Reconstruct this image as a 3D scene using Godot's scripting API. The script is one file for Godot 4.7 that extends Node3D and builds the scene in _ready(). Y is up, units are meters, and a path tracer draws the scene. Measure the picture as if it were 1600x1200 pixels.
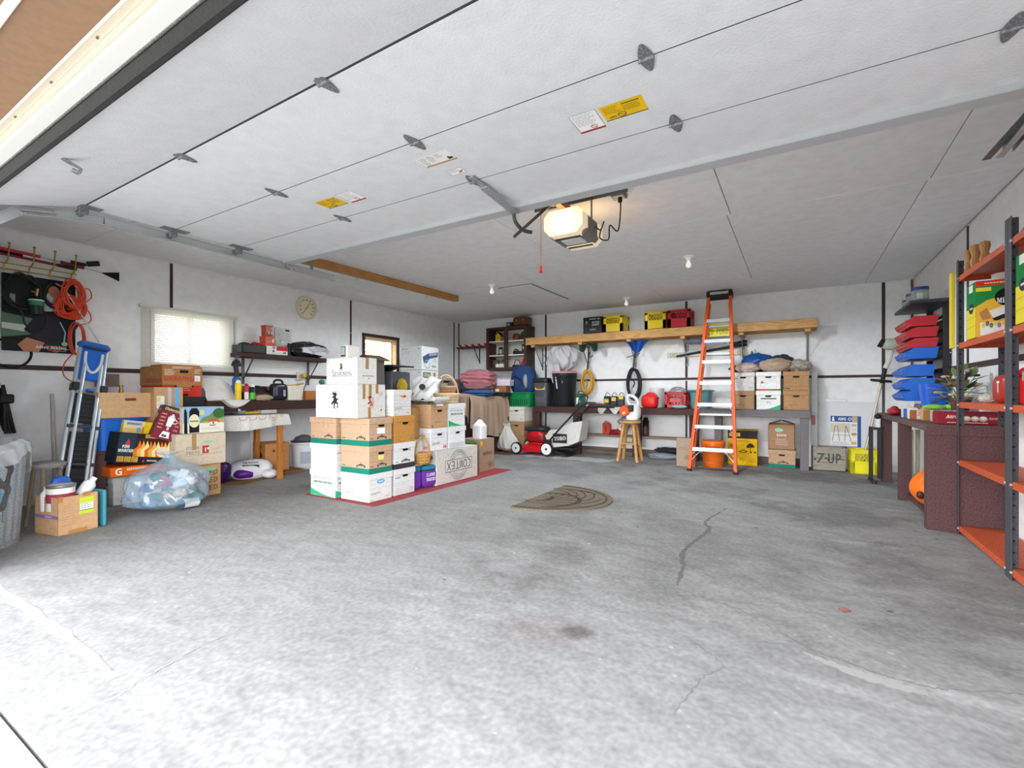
extends Node3D
# ---------------------------------------------------------------- mesh builder
class Mb:
	var v := PackedVector3Array()
	var n := PackedVector3Array()
	var c := PackedColorArray()
	var xf := Transform3D.IDENTITY
	var col := Color(1, 1, 1)
	func vert(p: Vector3, nn: Vector3):
		v.append(xf * p)
		n.append((xf.basis * nn).normalized())
		c.append(col)
	func t(a: Vector3, b: Vector3, d: Vector3, o := Vector3.ZERO):  # a, b, d counter-clockwise from outside; o = outward hint
		var nn := (b - a).cross(d - a)
		if nn.length_squared() < 1e-16:
			return
		if o != Vector3.ZERO and nn.dot(o) < 0:
			var k := b
			b = d
			d = k
			nn = -nn
		nn = nn.normalized()
		vert(a, nn)
		vert(d, nn)
		vert(b, nn)
	func q(a: Vector3, b: Vector3, d: Vector3, e: Vector3, o := Vector3.ZERO):
		t(a, b, d, o)
		t(a, d, e, o)
	func ts(a: Vector3, b: Vector3, d: Vector3, na: Vector3, nb: Vector3, nd: Vector3):
		if (b - a).cross(d - a).dot(na + nb + nd) < 0:
			vert(a, na)
			vert(b, nb)
			vert(d, nd)
		else:
			vert(a, na)
			vert(d, nd)
			vert(b, nb)
	func box(cen: Vector3, s: Vector3, b := 0.0) -> Mb:
		var h := s * 0.5
		b = minf(b, minf(h.x, minf(h.y, h.z)) * 0.9)
		var i := h - Vector3(b, b, b)
		for ax in 3:
			var u := (ax + 1) % 3
			var w := (ax + 2) % 3
			for sg in [-1.0, 1.0]:
				var ps := []
				for k in [[-1, -1], [1, -1], [1, 1], [-1, 1]]:
					var p := Vector3.ZERO
					p[ax] = sg * h[ax]
					p[u] = k[0] * i[u]
					p[w] = k[1] * i[w]
					ps.append(cen + p)
				var o := Vector3.ZERO
				o[ax] = sg
				q(ps[0], ps[1], ps[2], ps[3], o)
			if b > 0:
				for su in [-1.0, 1.0]:
					for sw in [-1.0, 1.0]:
						var p0 := Vector3.ZERO
						p0[u] = su * h[u]
						p0[w] = sw * i[w]
						var p1 := Vector3.ZERO
						p1[u] = su * i[u]
						p1[w] = sw * h[w]
						var e := Vector3.ZERO
						e[ax] = i[ax]
						var o := Vector3.ZERO
						o[u] = su
						o[w] = sw
						q(cen + p0 - e, cen + p0 + e, cen + p1 + e, cen + p1 - e, o)
		if b > 0:
			for k in 8:
				var g := Vector3(1 if k & 1 else -1, 1 if k & 2 else -1, 1 if k & 4 else -1)
				t(cen + g * Vector3(h.x, i.y, i.z), cen + g * Vector3(i.x, h.y, i.z), cen + g * Vector3(i.x, i.y, h.z), g)
		return self
	# a box between two points with a width and thickness
	func bar(a: Vector3, b: Vector3, w: float, h: float, bev := 0.0, hint := Vector3.UP) -> Mb:
		var d := b - a
		var z := d.normalized()
		if absf(z.dot(hint)) > 0.98:
			hint = Vector3.RIGHT
		var x := hint.cross(z).normalized()
		var y := z.cross(x)
		var keep := xf
		xf = xf * Transform3D(Basis(x, y, z), (a + b) * 0.5)
		box(Vector3.ZERO, Vector3(w, h, d.length()), bev)
		xf = keep
		return self
	func lathe(pr: Array, seg := 20, o := Vector3.ZERO, cap := true) -> Mb:  # pr = Vector2(radius, height), from bottom up the outside
		var ns := []
		for k in pr.size() - 1:
			var d: Vector2 = pr[k + 1] - pr[k]
			ns.append(Vector2(d.y, -d.x).normalized())
		for k in pr.size() - 1:
			var n0: Vector2 = ns[k]
			var n1: Vector2 = ns[k]
			if k > 0 and ns[k - 1].dot(ns[k]) > 0.6:
				n0 = (ns[k - 1] + ns[k]).normalized()
			if k < pr.size() - 2 and ns[k + 1].dot(ns[k]) > 0.6:
				n1 = (ns[k + 1] + ns[k]).normalized()
			for s in seg:
				var a0 := TAU * s / seg
				var a1 := TAU * (s + 1) / seg
				var d0 := Vector3(cos(a0), 0, sin(a0))
				var d1 := Vector3(cos(a1), 0, sin(a1))
				var up := Vector3.UP
				var p00: Vector3 = o + d0 * pr[k].x + up * pr[k].y
				var p10: Vector3 = o + d1 * pr[k].x + up * pr[k].y
				var p01: Vector3 = o + d0 * pr[k + 1].x + up * pr[k + 1].y
				var p11: Vector3 = o + d1 * pr[k + 1].x + up * pr[k + 1].y
				var m00 := d0 * n0.x + up * n0.y
				var m10 := d1 * n0.x + up * n0.y
				var m01 := d0 * n1.x + up * n1.y
				var m11 := d1 * n1.x + up * n1.y
				if pr[k].x > 1e-5:
					ts(p00, p10, p11, m00, m10, m11)
				if pr[k + 1].x > 1e-5:
					ts(p00, p11, p01, m00, m11, m01)
		if cap:
			for k in [0, pr.size() - 1]:
				if pr[k].x > 1e-5:
					for s in seg:
						var a0 := TAU * s / seg
						var a1 := TAU * (s + 1) / seg
						var cc: Vector3 = o + Vector3.UP * pr[k].y
						t(cc, cc + Vector3(cos(a0), 0, sin(a0)) * pr[k].x, cc + Vector3(cos(a1), 0, sin(a1)) * pr[k].x, Vector3.DOWN if k == 0 else Vector3.UP)
		return self
	func cyl(a: Vector3, b: Vector3, r: float, seg := 12, r2 := -1.0) -> Mb:
		return tube([a, b], r, seg, false, r2)
	func tube(ps: Array, r: float, seg := 8, closed := false, r2 := -1.0, flat := 1.0) -> Mb:
		var m := ps.size()
		var tang := []
		for k in m:
			var d: Vector3
			if closed:
				d = ps[(k + 1) % m] - ps[(k + m - 1) % m]
			else:
				d = ps[mini(k + 1, m - 1)] - ps[maxi(k - 1, 0)]
			tang.append(d.normalized())
		var x: Vector3 = tang[0].cross(Vector3.UP if absf(tang[0].y) < 0.9 else Vector3.RIGHT).normalized()
		var rings := []
		var norms := []
		for k in m:
			x = (x - tang[k] * x.dot(tang[k])).normalized()
			var y: Vector3 = tang[k].cross(x)
			var rr := r if r2 < 0 else lerpf(r, r2, float(k) / (m - 1))
			var ring := []
			var nr := []
			for s in seg:
				var an := TAU * s / seg
				var dd: Vector3 = x * cos(an) + y * sin(an) * flat
				ring.append(ps[k] + dd * rr)
				nr.append(dd.normalized())
			rings.append(ring)
			norms.append(nr)
		for k in (m if closed else m - 1):
			var k1 := (k + 1) % m
			for s in seg:
				var s1 := (s + 1) % seg
				ts(rings[k][s], rings[k][s1], rings[k1][s1], norms[k][s], norms[k][s1], norms[k1][s1])
				ts(rings[k][s], rings[k1][s1], rings[k1][s], norms[k][s], norms[k1][s1], norms[k1][s])
		if not closed:
			for k in [0, m - 1]:
				for s in range(1, seg - 1):
					t(rings[k][0], rings[k][s], rings[k][s + 1], -tang[0] if k == 0 else tang[m - 1])
		return self
	func prism(poly: PackedVector2Array, z0: float, z1: float) -> Mb:  # outline in x, y pushed along z
		var idx := Geometry2D.triangulate_polygon(poly)
		for k in range(0, idx.size(), 3):
			var a := poly[idx[k]]
			var b := poly[idx[k + 1]]
			var d := poly[idx[k + 2]]
			t(Vector3(a.x, a.y, z1), Vector3(b.x, b.y, z1), Vector3(d.x, d.y, z1), Vector3(0, 0, z1 - z0))
			t(Vector3(a.x, a.y, z0), Vector3(b.x, b.y, z0), Vector3(d.x, d.y, z0), Vector3(0, 0, z0 - z1))
		var cw := Geometry2D.is_polygon_clockwise(poly)
		for k in poly.size():
			var a := poly[k]
			var b := poly[(k + 1) % poly.size()]
			var o := Vector3(b.y - a.y, a.x - b.x, 0) * (-1.0 if cw else 1.0)
			q(Vector3(a.x, a.y, z0), Vector3(b.x, b.y, z0), Vector3(b.x, b.y, z1), Vector3(a.x, a.y, z1), o)
		return self
	# smooth surface through f(u, v); wrap joins u = 0 and u = 1
	func grid(f: Callable, nu: int, nv: int, wrap := false) -> Mb:
		var p := []
		for j in nv + 1:
			var row := PackedVector3Array()
			for i in nu + 1:
				row.append(f.call(float(i) / nu, float(j) / nv))
			p.append(row)
		var nr := []
		for j in nv + 1:
			var row := PackedVector3Array()
			for i in nu + 1:
				var du: Vector3
				if wrap:
					du = p[j][(i + 1) % nu] - p[j][(i + nu - 1) % nu]
				else:
					du = p[j][mini(i + 1, nu)] - p[j][maxi(i - 1, 0)]
				var dv: Vector3 = p[mini(j + 1, nv)][i] - p[maxi(j - 1, 0)][i]
				var m := du.cross(dv)
				row.append(m.normalized() if m.length_squared() > 1e-18 else Vector3.ZERO)
			nr.append(row)
		for j in [0, nv]:
			for i in nu + 1:
				if nr[j][i] == Vector3.ZERO:
					nr[j][i] = nr[1 if j == 0 else nv - 1][i]
		for j in nv:
			for i in nu:
				ts(p[j][i], p[j][i + 1], p[j + 1][i + 1], nr[j][i], nr[j][i + 1], nr[j + 1][i + 1])
				ts(p[j][i], p[j + 1][i + 1], p[j + 1][i], nr[j][i], nr[j + 1][i + 1], nr[j + 1][i])
		return self
	# closed lumpy body; sits with its underside flattened at y = floor_y
	func blob(cen: Vector3, r: Vector3, amp: float, freq: float, sd: int, nu := 36, nv := 24, pw := 1.0, floor_y := -99.0) -> Mb:
		var fn := FastNoiseLite.new()
		fn.seed = sd
		fn.frequency = freq
		fn.fractal_octaves = 4
		return grid(func(u, w):
			var ph: float = -TAU * u
			var th: float = PI * w
			var d := Vector3(sin(th) * cos(ph), cos(th), sin(th) * sin(ph))
			var k := 1.0
			if pw != 1.0:
				k = pow(pow(absf(d.x), pw) + pow(absf(d.y), pw) + pow(absf(d.z), pw), -1.0 / pw)
			var s := 1.0 + amp * fn.get_noise_3dv(d * 10.0)
			var p := cen + d * k * r * s
			p.y = maxf(p.y, floor_y)
			return p, nu, nv, true)
	func mesh() -> ArrayMesh:
		var a := []
		a.resize(Mesh.ARRAY_MAX)
		a[Mesh.ARRAY_VERTEX] = v
		a[Mesh.ARRAY_NORMAL] = n
		a[Mesh.ARRAY_COLOR] = c
		var m := ArrayMesh.new()
		m.add_surface_from_arrays(Mesh.PRIMITIVE_TRIANGLES, a)
		return m

# ---------------------------------------------------------------- flat print: coloured shapes on a face (x right, y up, metres)
class Pr extends Mb:
	static var text_cache := {}
	var z := 0.0006
	func _next():
		z += 0.00022
	func rgb(h) -> Color:
		return (Color(h) if h is String else h).srgb_to_linear()
	func rect(x: float, y: float, w: float, h: float, k) -> Pr:
		return poly([Vector2(x, y), Vector2(x + w, y), Vector2(x + w, y + h), Vector2(x, y + h)], k)
	func poly(ps: Array, k) -> Pr:
		col = rgb(k)
		var pp := PackedVector2Array(ps)
		var idx := Geometry2D.triangulate_polygon(pp)
		for j in range(0, idx.size(), 3):
			var a := pp[idx[j]]
			var b := pp[idx[j + 1]]
			var d := pp[idx[j + 2]]
			t(Vector3(a.x, a.y, z), Vector3(b.x, b.y, z), Vector3(d.x, d.y, z), Vector3.BACK)
		_next()
		return self
	func ell(x: float, y: float, rx: float, ry: float, k, seg := 24) -> Pr:
		var ps := []
		for s in seg:
			ps.append(Vector2(x + rx * cos(TAU * s / seg), y + ry * sin(TAU * s / seg)))
		return poly(ps, k)
	func ring(x: float, y: float, r: float, w: float, k, seg := 32) -> Pr:
		col = rgb(k)
		for s in seg:
			var a := Vector3(cos(TAU * s / seg), sin(TAU * s / seg), 0)
			var b := Vector3(cos(TAU * (s + 1) / seg), sin(TAU * (s + 1) / seg), 0)
			var o := Vector3(x, y, z)
			q(o + a * (r - w), o + b * (r - w), o + b * r, o + a * r, Vector3.BACK)
		_next()
		return self
	func line(ps: Array, w: float, k) -> Pr:
		col = rgb(k)
		for j in ps.size() - 1:
			var a: Vector2 = ps[j]
			var b: Vector2 = ps[j + 1]
			var m := (b - a).normalized().orthogonal() * w * 0.5
			var e := (b - a).normalized() * w * 0.25
			q(Vector3(a.x - m.x - e.x, a.y - m.y - e.y, z), Vector3(b.x - m.x + e.x, b.y - m.y + e.y, z), Vector3(b.x + m.x + e.x, b.y + m.y + e.y, z), Vector3(a.x + m.x - e.x, a.y + m.y - e.y, z), Vector3.BACK)
		_next()
		return self
	func box_line(x: float, y: float, w: float, h: float, lw: float, k) -> Pr:
		return line([Vector2(x, y), Vector2(x + w, y), Vector2(x + w, y + h), Vector2(x, y + h), Vector2(x, y)], lw, k)
	func table(x: float, y: float, w: float, h: float, nx: int, ny: int, lw: float, k) -> Pr:
		for i in nx + 1:
			line([Vector2(x + w * i / nx, y), Vector2(x + w * i / nx, y + h)], lw, k)
			z -= 0.00022
		for j in ny + 1:
			line([Vector2(x, y + h * j / ny), Vector2(x + w, y + h * j / ny)], lw, k)
			z -= 0.00022
		_next()
		return self
	# lettering of cap height h whose middle is x, y; squeezed to width w when w > 0; turned by a
	func text(s: String, x: float, y: float, h: float, k, w := 0.0, font := "Droid Sans", bold := true, a := 0.0, slant := 0.0) -> Pr:
		col = rgb(k)
		var key := s + font + str(bold)
		if not key in text_cache:
			var tm := TextMesh.new()
			var f := SystemFont.new()
			f.font_names = PackedStringArray([font])
			f.font_weight = 700 if bold else 400
			tm.font = f
			tm.text = s
			tm.font_size = 48
			tm.pixel_size = 0.01
			tm.depth = 0.0
			tm.curve_step = 2.5
			var ar := tm.get_mesh_arrays()
			var vs: PackedVector3Array = ar[Mesh.ARRAY_VERTEX]
			var ns: PackedVector3Array = ar[Mesh.ARRAY_NORMAL]
			var ix: PackedInt32Array = ar[Mesh.ARRAY_INDEX]
			var out := PackedVector3Array()
			var lo := Vector3(1e9, 1e9, 0)
			var hi := -lo
			for j in range(0, ix.size(), 3):
				if ns[ix[j]].z > 0.5:
					for m in 3:
						out.append(vs[ix[j + m]])
						lo = lo.min(vs[ix[j + m]])
						hi = hi.max(vs[ix[j + m]])
			text_cache[key] = [out, lo, hi]
		var e: Array = text_cache[key]
		var size: Vector3 = e[2] - e[1]
		var mid: Vector3 = (e[2] + e[1]) * 0.5
		var sc := Vector2(h / size.y, h / size.y)
		if w > 0:
			sc.x = w / size.x
		var ca := cos(a)
		var sa := sin(a)
		var o: PackedVector3Array = e[0]
		var g := func(p: Vector3) -> Vector3:
			var px := (p.x - mid.x) * sc.x + (p.y - mid.y) * sc.y * slant
			var py := (p.y - mid.y) * sc.y
			return Vector3(x + px * ca - py * sa, y + px * sa + py * ca, z)
		for j in range(0, o.size(), 3):
			t(g.call(o[j]), g.call(o[j + 1]), g.call(o[j + 2]), Vector3.BACK)
		_next()
		return self
	# rows of small unreadable print
	func fine(x: float, y: float, w: float, rows: int, step: float, k, h := 0.003, sd := 1) -> Pr:
		col = rgb(k)
		var rg := RandomNumberGenerator.new()
		rg.seed = sd * 77 + rows
		for j in rows:
			var px := x
			var end := x + w * rg.randf_range(0.7, 1.0)
			while px < end:
				var l := rg.randf_range(0.5, 1.6) * step
				l = minf(l, end - px + 0.0005)
				q(Vector3(px, y - j * step, z), Vector3(px + l, y - j * step, z), Vector3(px + l, y - j * step + h, z), Vector3(px, y - j * step + h, z), Vector3.BACK)
				px += l + step * 0.3
		_next()
		return self

# ---------------------------------------------------------------- materials
var mats := {}
var tex := {}
func noise_tex(key: String, freq: float, oct: int, lo: float, hi: float, normal := false, bump := 1.0, kind := FastNoiseLite.TYPE_SIMPLEX_SMOOTH, size := 512) -> Texture2D:
	if key in tex:
		return tex[key]
	var fn := FastNoiseLite.new()
	fn.seed = hash(key) % 1000
	fn.noise_type = kind
	fn.frequency = freq
	fn.fractal_octaves = oct
	var im := fn.get_seamless_image(size, size, false, false, 0.1)
	if normal:
		im.convert(Image.FORMAT_RGBA8)
		im.bump_map_to_normal_map(bump)
	else:
		im.convert(Image.FORMAT_L8)
		var d := im.get_data()
		for i in d.size():
			d[i] = int(255.0 * clampf(lerpf(lo, hi, d[i] / 255.0), 0, 1))
		im = Image.create_from_data(size, size, false, Image.FORMAT_L8, d)
		im.convert(Image.FORMAT_RGB8)
	tex[key] = ImageTexture.create_from_image(im)
	return tex[key]

# kind: plain, card, wood, woodz, cloth, metal, galv, worn, paint, plastic, clear
func M(colour: String, kind := "plain", rough := 0.6, metal := 0.0) -> StandardMaterial3D:
	var key := colour + kind + str(rough) + str(metal)
	if key in mats:
		return mats[key]
	var m := StandardMaterial3D.new()
	m.albedo_color = Color(colour)
	m.roughness = rough
	m.metallic = metal
	m.metallic_specular = 0.4
	var scale := Vector3.ONE
	var at := ""
	match kind:
		"card":
			at = "card"
			m.albedo_texture = noise_tex("card", 0.012, 4, 0.94, 1.03)
			scale = Vector3(3, 3, 3)
			m.metallic_specular = 0.25
		"wood", "woodz", "woody":
			at = "wood"
			m.albedo_texture = noise_tex("wood", 0.02, 5, 0.7, 1.18)
			scale = Vector3(0.5, 9, 9) if kind == "wood" else Vector3(9, 9, 0.5) if kind == "woodz" else Vector3(9, 0.5, 9)
		"cloth":
			at = "cloth"
			m.albedo_texture = noise_tex("cloth", 0.03, 4, 0.75, 1.15)
			m.normal_enabled = true
			m.normal_texture = noise_tex("clothn", 0.25, 2, 0, 1, true, 3.0)
			m.normal_scale = 0.4
			scale = Vector3(6, 6, 6)
			m.rim_enabled = true
			m.rim = 0.2
		"galv":
			at = "galv"
			m.albedo_texture = noise_tex("galv", 0.06, 3, 0.55, 1.25, false, 1.0, FastNoiseLite.TYPE_CELLULAR)
			scale = Vector3(4, 4, 4)
		"worn":
			at = "worn"
			m.albedo_texture = noise_tex("worn", 0.03, 6, 0.72, 1.16)
			scale = Vector3(4, 4, 4)
		"paint":
			at = "paint"
			m.albedo_texture = noise_tex("paint", 0.012, 5, 0.965, 1.015)
			m.normal_enabled = true
			m.normal_texture = noise_tex("paintn", 0.12, 3, 0, 1, true, 2.0)
			m.normal_scale = 0.25
			scale = Vector3(1.1, 1.1, 1.1)
		"clear":
			m.transparency = BaseMaterial3D.TRANSPARENCY_ALPHA
			m.albedo_color.a = 0.3
			m.metallic_specular = 0.5
	if at:
		m.uv1_triplanar = true
		m.uv1_scale = scale
		if kind == "paint":
			m.uv1_world_triplanar = true
	mats[key] = m
	return m
var print_mat: StandardMaterial3D
func ink(rough := 0.55) -> StandardMaterial3D:
	var key := "ink" + str(rough)
	if not key in mats:
		var m := StandardMaterial3D.new()
		m.vertex_color_use_as_albedo = true
		m.roughness = rough
		m.metallic_specular = 0.3
		mats[key] = m
	return mats[key]

# ---------------------------------------------------------------- scene tree
var used := {}
func numbered(s: String) -> String:
	used[s] = used.get(s, 0) + 1
	return s if used[s] == 1 else "%s_%03d" % [s, used[s] - 1]
func tag(o: Node, label: String, category: String, group := ""):
	o.set_meta("label", label)
	o.set_meta("category", category)
	if group:
		o.set_meta("group", group)
func T(called: String, label: String, category: String, at: Vector3, turn := 0.0, group := "") -> Node3D:
	var o := Node3D.new()
	o.name = numbered(called)
	add_child(o, true)
	o.position = at
	o.rotation.y = deg_to_rad(turn)
	tag(o, label, category, group)
	return o
func P(o: Node3D, called: String, b: Mb, m: Material, label := "") -> MeshInstance3D:
	if called in ["print", "packing_tape", "hand_hole", "sticker", "label"] and o.has_node("body"):
		o = o.get_node("body")
	var i := MeshInstance3D.new()
	i.name = called
	i.mesh = b.mesh()
	i.material_override = m
	o.add_child(i, true)
	if label:
		i.set_meta("label", label)
	return i
func S(called: String, label: String, category: String, b: Mb, m: Material, at: Vector3, turn := 0.0, group := "") -> MeshInstance3D:
	var i := MeshInstance3D.new()
	i.name = numbered(called)
	i.mesh = b.mesh()
	i.material_override = m
	add_child(i, true)
	i.position = at
	i.rotation.y = deg_to_rad(turn)
	tag(i, label, category, group)
	return i
func struct(called: String, b: Mb, m: Material, label := "", cat := "") -> MeshInstance3D:
	var i := MeshInstance3D.new()
	i.name = called
	i.mesh = b.mesh()
	i.material_override = m
	add_child(i, true)
	i.set_meta("kind", "structure")
	if label:
		i.set_meta("label", label)
		i.set_meta("category", cat)
	return i
func V(x, y, z) -> Vector3:
	return Vector3(x, y, z)
# a print frame on the face of a box of size s whose base centre is the origin: corner at the face's lower left
func face(side: String, s: Vector3) -> Pr:
	var p := Pr.new()
	match side:
		"front": p.xf = Transform3D(Basis(Vector3(1, 0, 0), Vector3(0, 1, 0), Vector3(0, 0, 1)), Vector3(-s.x / 2, 0, s.z / 2))
		"right": p.xf = Transform3D(Basis(Vector3(0, 0, -1), Vector3(0, 1, 0), Vector3(1, 0, 0)), Vector3(s.x / 2, 0, s.z / 2))
		"left": p.xf = Transform3D(Basis(Vector3(0, 0, 1), Vector3(0, 1, 0), Vector3(-1, 0, 0)), Vector3(-s.x / 2, 0, -s.z / 2))
		"back": p.xf = Transform3D(Basis(Vector3(-1, 0, 0), Vector3(0, 1, 0), Vector3(0, 0, -1)), Vector3(s.x / 2, 0, -s.z / 2))
		"top": p.xf = Transform3D(Basis(Vector3(1, 0, 0), Vector3(0, 0, -1), Vector3(0, 1, 0)), Vector3(-s.x / 2, s.y, s.z / 2))
	return p
func B(cen: Vector3, s: Vector3, bev := 0.003) -> Mb:
	return Mb.new().box(cen, s, bev)
func L() -> Mb:
	return Mb.new()
func curve(ps: Array, n := 6) -> Array:  # Catmull-Rom through points
	var out := []
	for i in ps.size() - 1:
		var a: Vector3 = ps[maxi(i - 1, 0)]
		var b: Vector3 = ps[i]
		var c: Vector3 = ps[i + 1]
		var d: Vector3 = ps[mini(i + 2, ps.size() - 1)]
		for k in n:
			var t := float(k) / n
			out.append(b.cubic_interpolate(c, a, d, t))
	out.append(ps[-1])
	return out
func _ready():
	var cam := Camera3D.new()
	cam.name = "camera"
	add_child(cam)
	cam.position = Vector3(0, 1.025, 0)
	cam.rotation.y = deg_to_rad(31.1)
	cam.near = 0.05
	cam.far = 200.0
	cam.projection = Camera3D.PROJECTION_FRUSTUM
	cam.size = 0.05 * 1200.0 / 739.3
	cam.frustum_offset = Vector2(0, 0.05 * 15.0 / 739.3)
	cam.current = true
	var we := WorldEnvironment.new()
	we.name = "sky_environment"
	var env := Environment.new()
	env.background_mode = Environment.BG_SKY
	var sm := ProceduralSkyMaterial.new()
	sm.sky_top_color = Color(0.77, 0.785, 0.82)
	sm.sky_horizon_color = Color(0.98, 0.98, 0.98)
	sm.sky_curve = 0.3
	sm.ground_bottom_color = Color(0.55, 0.55, 0.53)
	sm.ground_horizon_color = Color(0.75, 0.76, 0.75)
	sm.sky_energy_multiplier = 3.35
	sm.ground_energy_multiplier = 1.0
	var sky := Sky.new()
	sky.sky_material = sm
	env.sky = sky
	env.tonemap_mode = Environment.TONE_MAPPER_LINEAR
	env.tonemap_exposure = 1.0
	env.sdfgi_enabled = true
	env.ssao_enabled = true
	env.ssil_enabled = true
	we.environment = env
	add_child(we)
	build_room()
	build_door()
	build_ceiling_things()
	build_left()
	build_stacks()
	build_left_bench()
	build_corner()
	build_back()
	build_right()

func bulb(at: Vector3, label: String, energy := 2.9):
	var o := T("ceiling_lamp", label, "lamp", at, 0, "bare bulbs on the ceiling")
	P(o, "lamp_holder", L().lathe([Vector2(0.055, 0.0), Vector2(0.058, -0.012), Vector2(0.03, -0.022), Vector2(0.022, -0.05), Vector2(0.0, -0.05)], 20), M("f4f3ef", "plain", 0.3))
	var bm := M("fbfaf6", "plain", 0.25)
	var em: StandardMaterial3D = bm.duplicate()
	em.emission_enabled = true
	em.emission = Color(1, 0.97, 0.93)
	em.emission_energy_multiplier = 0.35
	P(o, "light_bulb", L().lathe([Vector2(0.0, -0.128), Vector2(0.014, -0.125), Vector2(0.026, -0.114), Vector2(0.030, -0.1), Vector2(0.027, -0.084), Vector2(0.018, -0.066), Vector2(0.015, -0.05)], 20), em)
	var li := SpotLight3D.new()
	li.name = "bulb_light"
	li.position = Vector3(0, -0.15, 0)
	li.rotation.x = -PI / 2
	li.spot_angle = 89.0
	li.spot_angle_attenuation = 0.25
	li.light_color = Color(0.94, 0.98, 1.0)
	li.light_energy = energy
	li.light_size = 0.06
	li.spot_range = 14.0
	li.spot_attenuation = 2.0
	li.shadow_enabled = true
	o.add_child(li)

func build_room():
	var wallm := M("ebebec", "paint", 0.75)
	var trim := M("4a3733", "worn", 0.7)
	# floor
	var fm := StandardMaterial3D.new()
	fm.albedo_texture = floor_texture()
	fm.uv1_triplanar = true
	fm.uv1_world_triplanar = true
	fm.uv1_scale = Vector3(0.125, 0.125, 0.125)
	fm.uv1_offset = Vector3(-0.2, 0, 0)
	fm.roughness = 0.8
	fm.metallic_specular = 0.3
	fm.detail_enabled = true
	fm.detail_blend_mode = BaseMaterial3D.BLEND_MODE_MUL
	fm.normal_enabled = true
	fm.normal_texture = noise_tex("floorn", 0.08, 4, 0, 1, true, 3.0)
	fm.normal_scale = 0.15
	var fl := struct("floor", B(V(-2.38, -0.06, -4.22), V(7.52, 0.12, 7.5), 0), fm, "worn grey concrete garage floor with cracks and stains", "floor")
	var cr := Pr.new()
	cr.xf = Transform3D(Basis(Vector3(1, 0, 0), Vector3(0, 0, -1), Vector3(0, 1, 0)), Vector3.ZERO)
	cr.z = 0.0004
	crack(cr, [V(-0.54, 0, -4.62), V(-0.63, 0, -4.05), V(-0.57, 0, -3.81), V(-0.63, 0, -3.31), V(-0.62, 0, -3.1), V(-0.58, 0, -2.93), V(-0.56, 0, -2.71), V(-0.55, 0, -2.62)], [0.01, 0.022, 0.03, 0.026, 0.034, 0.03, 0.02, 0.006], "6c6c6b", 5)
	crack(cr, [V(-1.04, 0, -2.6), V(-0.89, 0, -2.59), V(-0.71, 0, -2.61), V(-0.53, 0, -2.57), V(-0.37, 0, -2.52), V(-0.25, 0, -2.49), V(-0.12, 0, -2.38), V(0.05, 0, -2.24)], [0.003, 0.006, 0.006, 0.007, 0.004, 0.003], "767675", 6)
	crack(cr, [V(-0.05, 0, -2.32), V(0.05, 0, -2.24), V(0.17, 0, -2.2), V(0.3, 0, -2.17), V(0.41, 0, -2.17), V(0.48, 0, -2.2), V(0.7, 0, -2.3)], [0.004, 0.006, 0.008, 0.006, 0.005, 0.003], "7a7a79", 7)
	crack(cr, [V(0.02, 0, -2.2), V(0.14, 0, -2.15), V(0.28, 0, -2.12), V(0.4, 0, -2.12)], [0.01, 0.05, 0.06, 0.02], "a6a6a4", 17)
	crack(cr, [V(-2.01, 0, -0.5), V(-1.97, 0, -0.66), V(-2.0, 0, -0.74), V(-2.07, 0, -1.0), V(-2.06, 0, -1.21), V(-2.02, 0, -1.34), V(-2.05, 0, -1.7)], [0.03, 0.02, 0.008, 0.005, 0.004, 0.002], "a8a8a6", 8)
	crack(cr, [V(-1.98, 0, -0.66), V(-2.0, 0, -0.74), V(-2.07, 0, -1.0), V(-2.06, 0, -1.21)], [0.002, 0.003, 0.002], "6e6e6c", 18)
	crack(cr, [V(-0.38, 0, -2.07), V(-0.24, 0, -1.94), V(-0.29, 0, -1.82), V(-0.34, 0, -1.56)], [0.003, 0.004, 0.003, 0.002], "7c7c7a", 9)
	crack(cr, [V(-4.2, 0, -0.72), V(-3.0, 0, -0.74), V(-2.1, 0, -0.72)], [0.03, 0.05, 0.04], "a0a09d", 10)
	P(fl, "crack", cr, ink(0.9))
	var fk := Pr.new()
	fk.xf = cr.xf
	fk.z = 0.0005
	var rg0 := RandomNumberGenerator.new()
	rg0.seed = 77
	for k in 70:
		var w := rg0.randf_range(0.004, 0.016)
		fk.ell(rg0.randf_range(-4.2, 0.9), rg0.randf_range(0.8, 5.5), w, w * rg0.randf_range(0.4, 0.9), "5c5b59" if k % 3 == 0 else "b4b4b2", 7)
		fk.z = 0.0005
	var fp := P(fl, "floor_fleck", fk, ink(0.9))
	fp.set_meta("kind", "stuff")
	# walls: left with two windows, right, back, front with the door opening
	var wl := L()
	var zs := [-0.47, -2.42, -3.19, -5.37, -6.07, -7.97]
	var holes := {1: [1.35, 1.95], 3: [1.25, 1.95]}
	for k in 5:
		var zc: float = (zs[k] + zs[k + 1]) / 2
		var zl: float = zs[k] - zs[k + 1]
		if k in holes:
			wl.box(V(-6.11, holes[k][0] / 2 - 0.05, zc), V(0.14, holes[k][0] + 0.1, zl))
			wl.box(V(-6.11, (holes[k][1] + 2.6) / 2, zc), V(0.14, 2.6 - holes[k][1], zl))
		else:
			wl.box(V(-6.11, 1.25, zc), V(0.14, 2.7, zl))
	var left := struct("wall_left", wl, wallm, "white painted board wall with brown battens and two windows", "wall")
	P(left, "batten", B(V(-6.034, 1.265, -3.2), V(0.012, 0.045, 5.46)), trim)
	P(left, "batten", B(V(-6.034, 1.265, -6.9), V(0.012, 0.045, 1.9)), trim)
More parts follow.
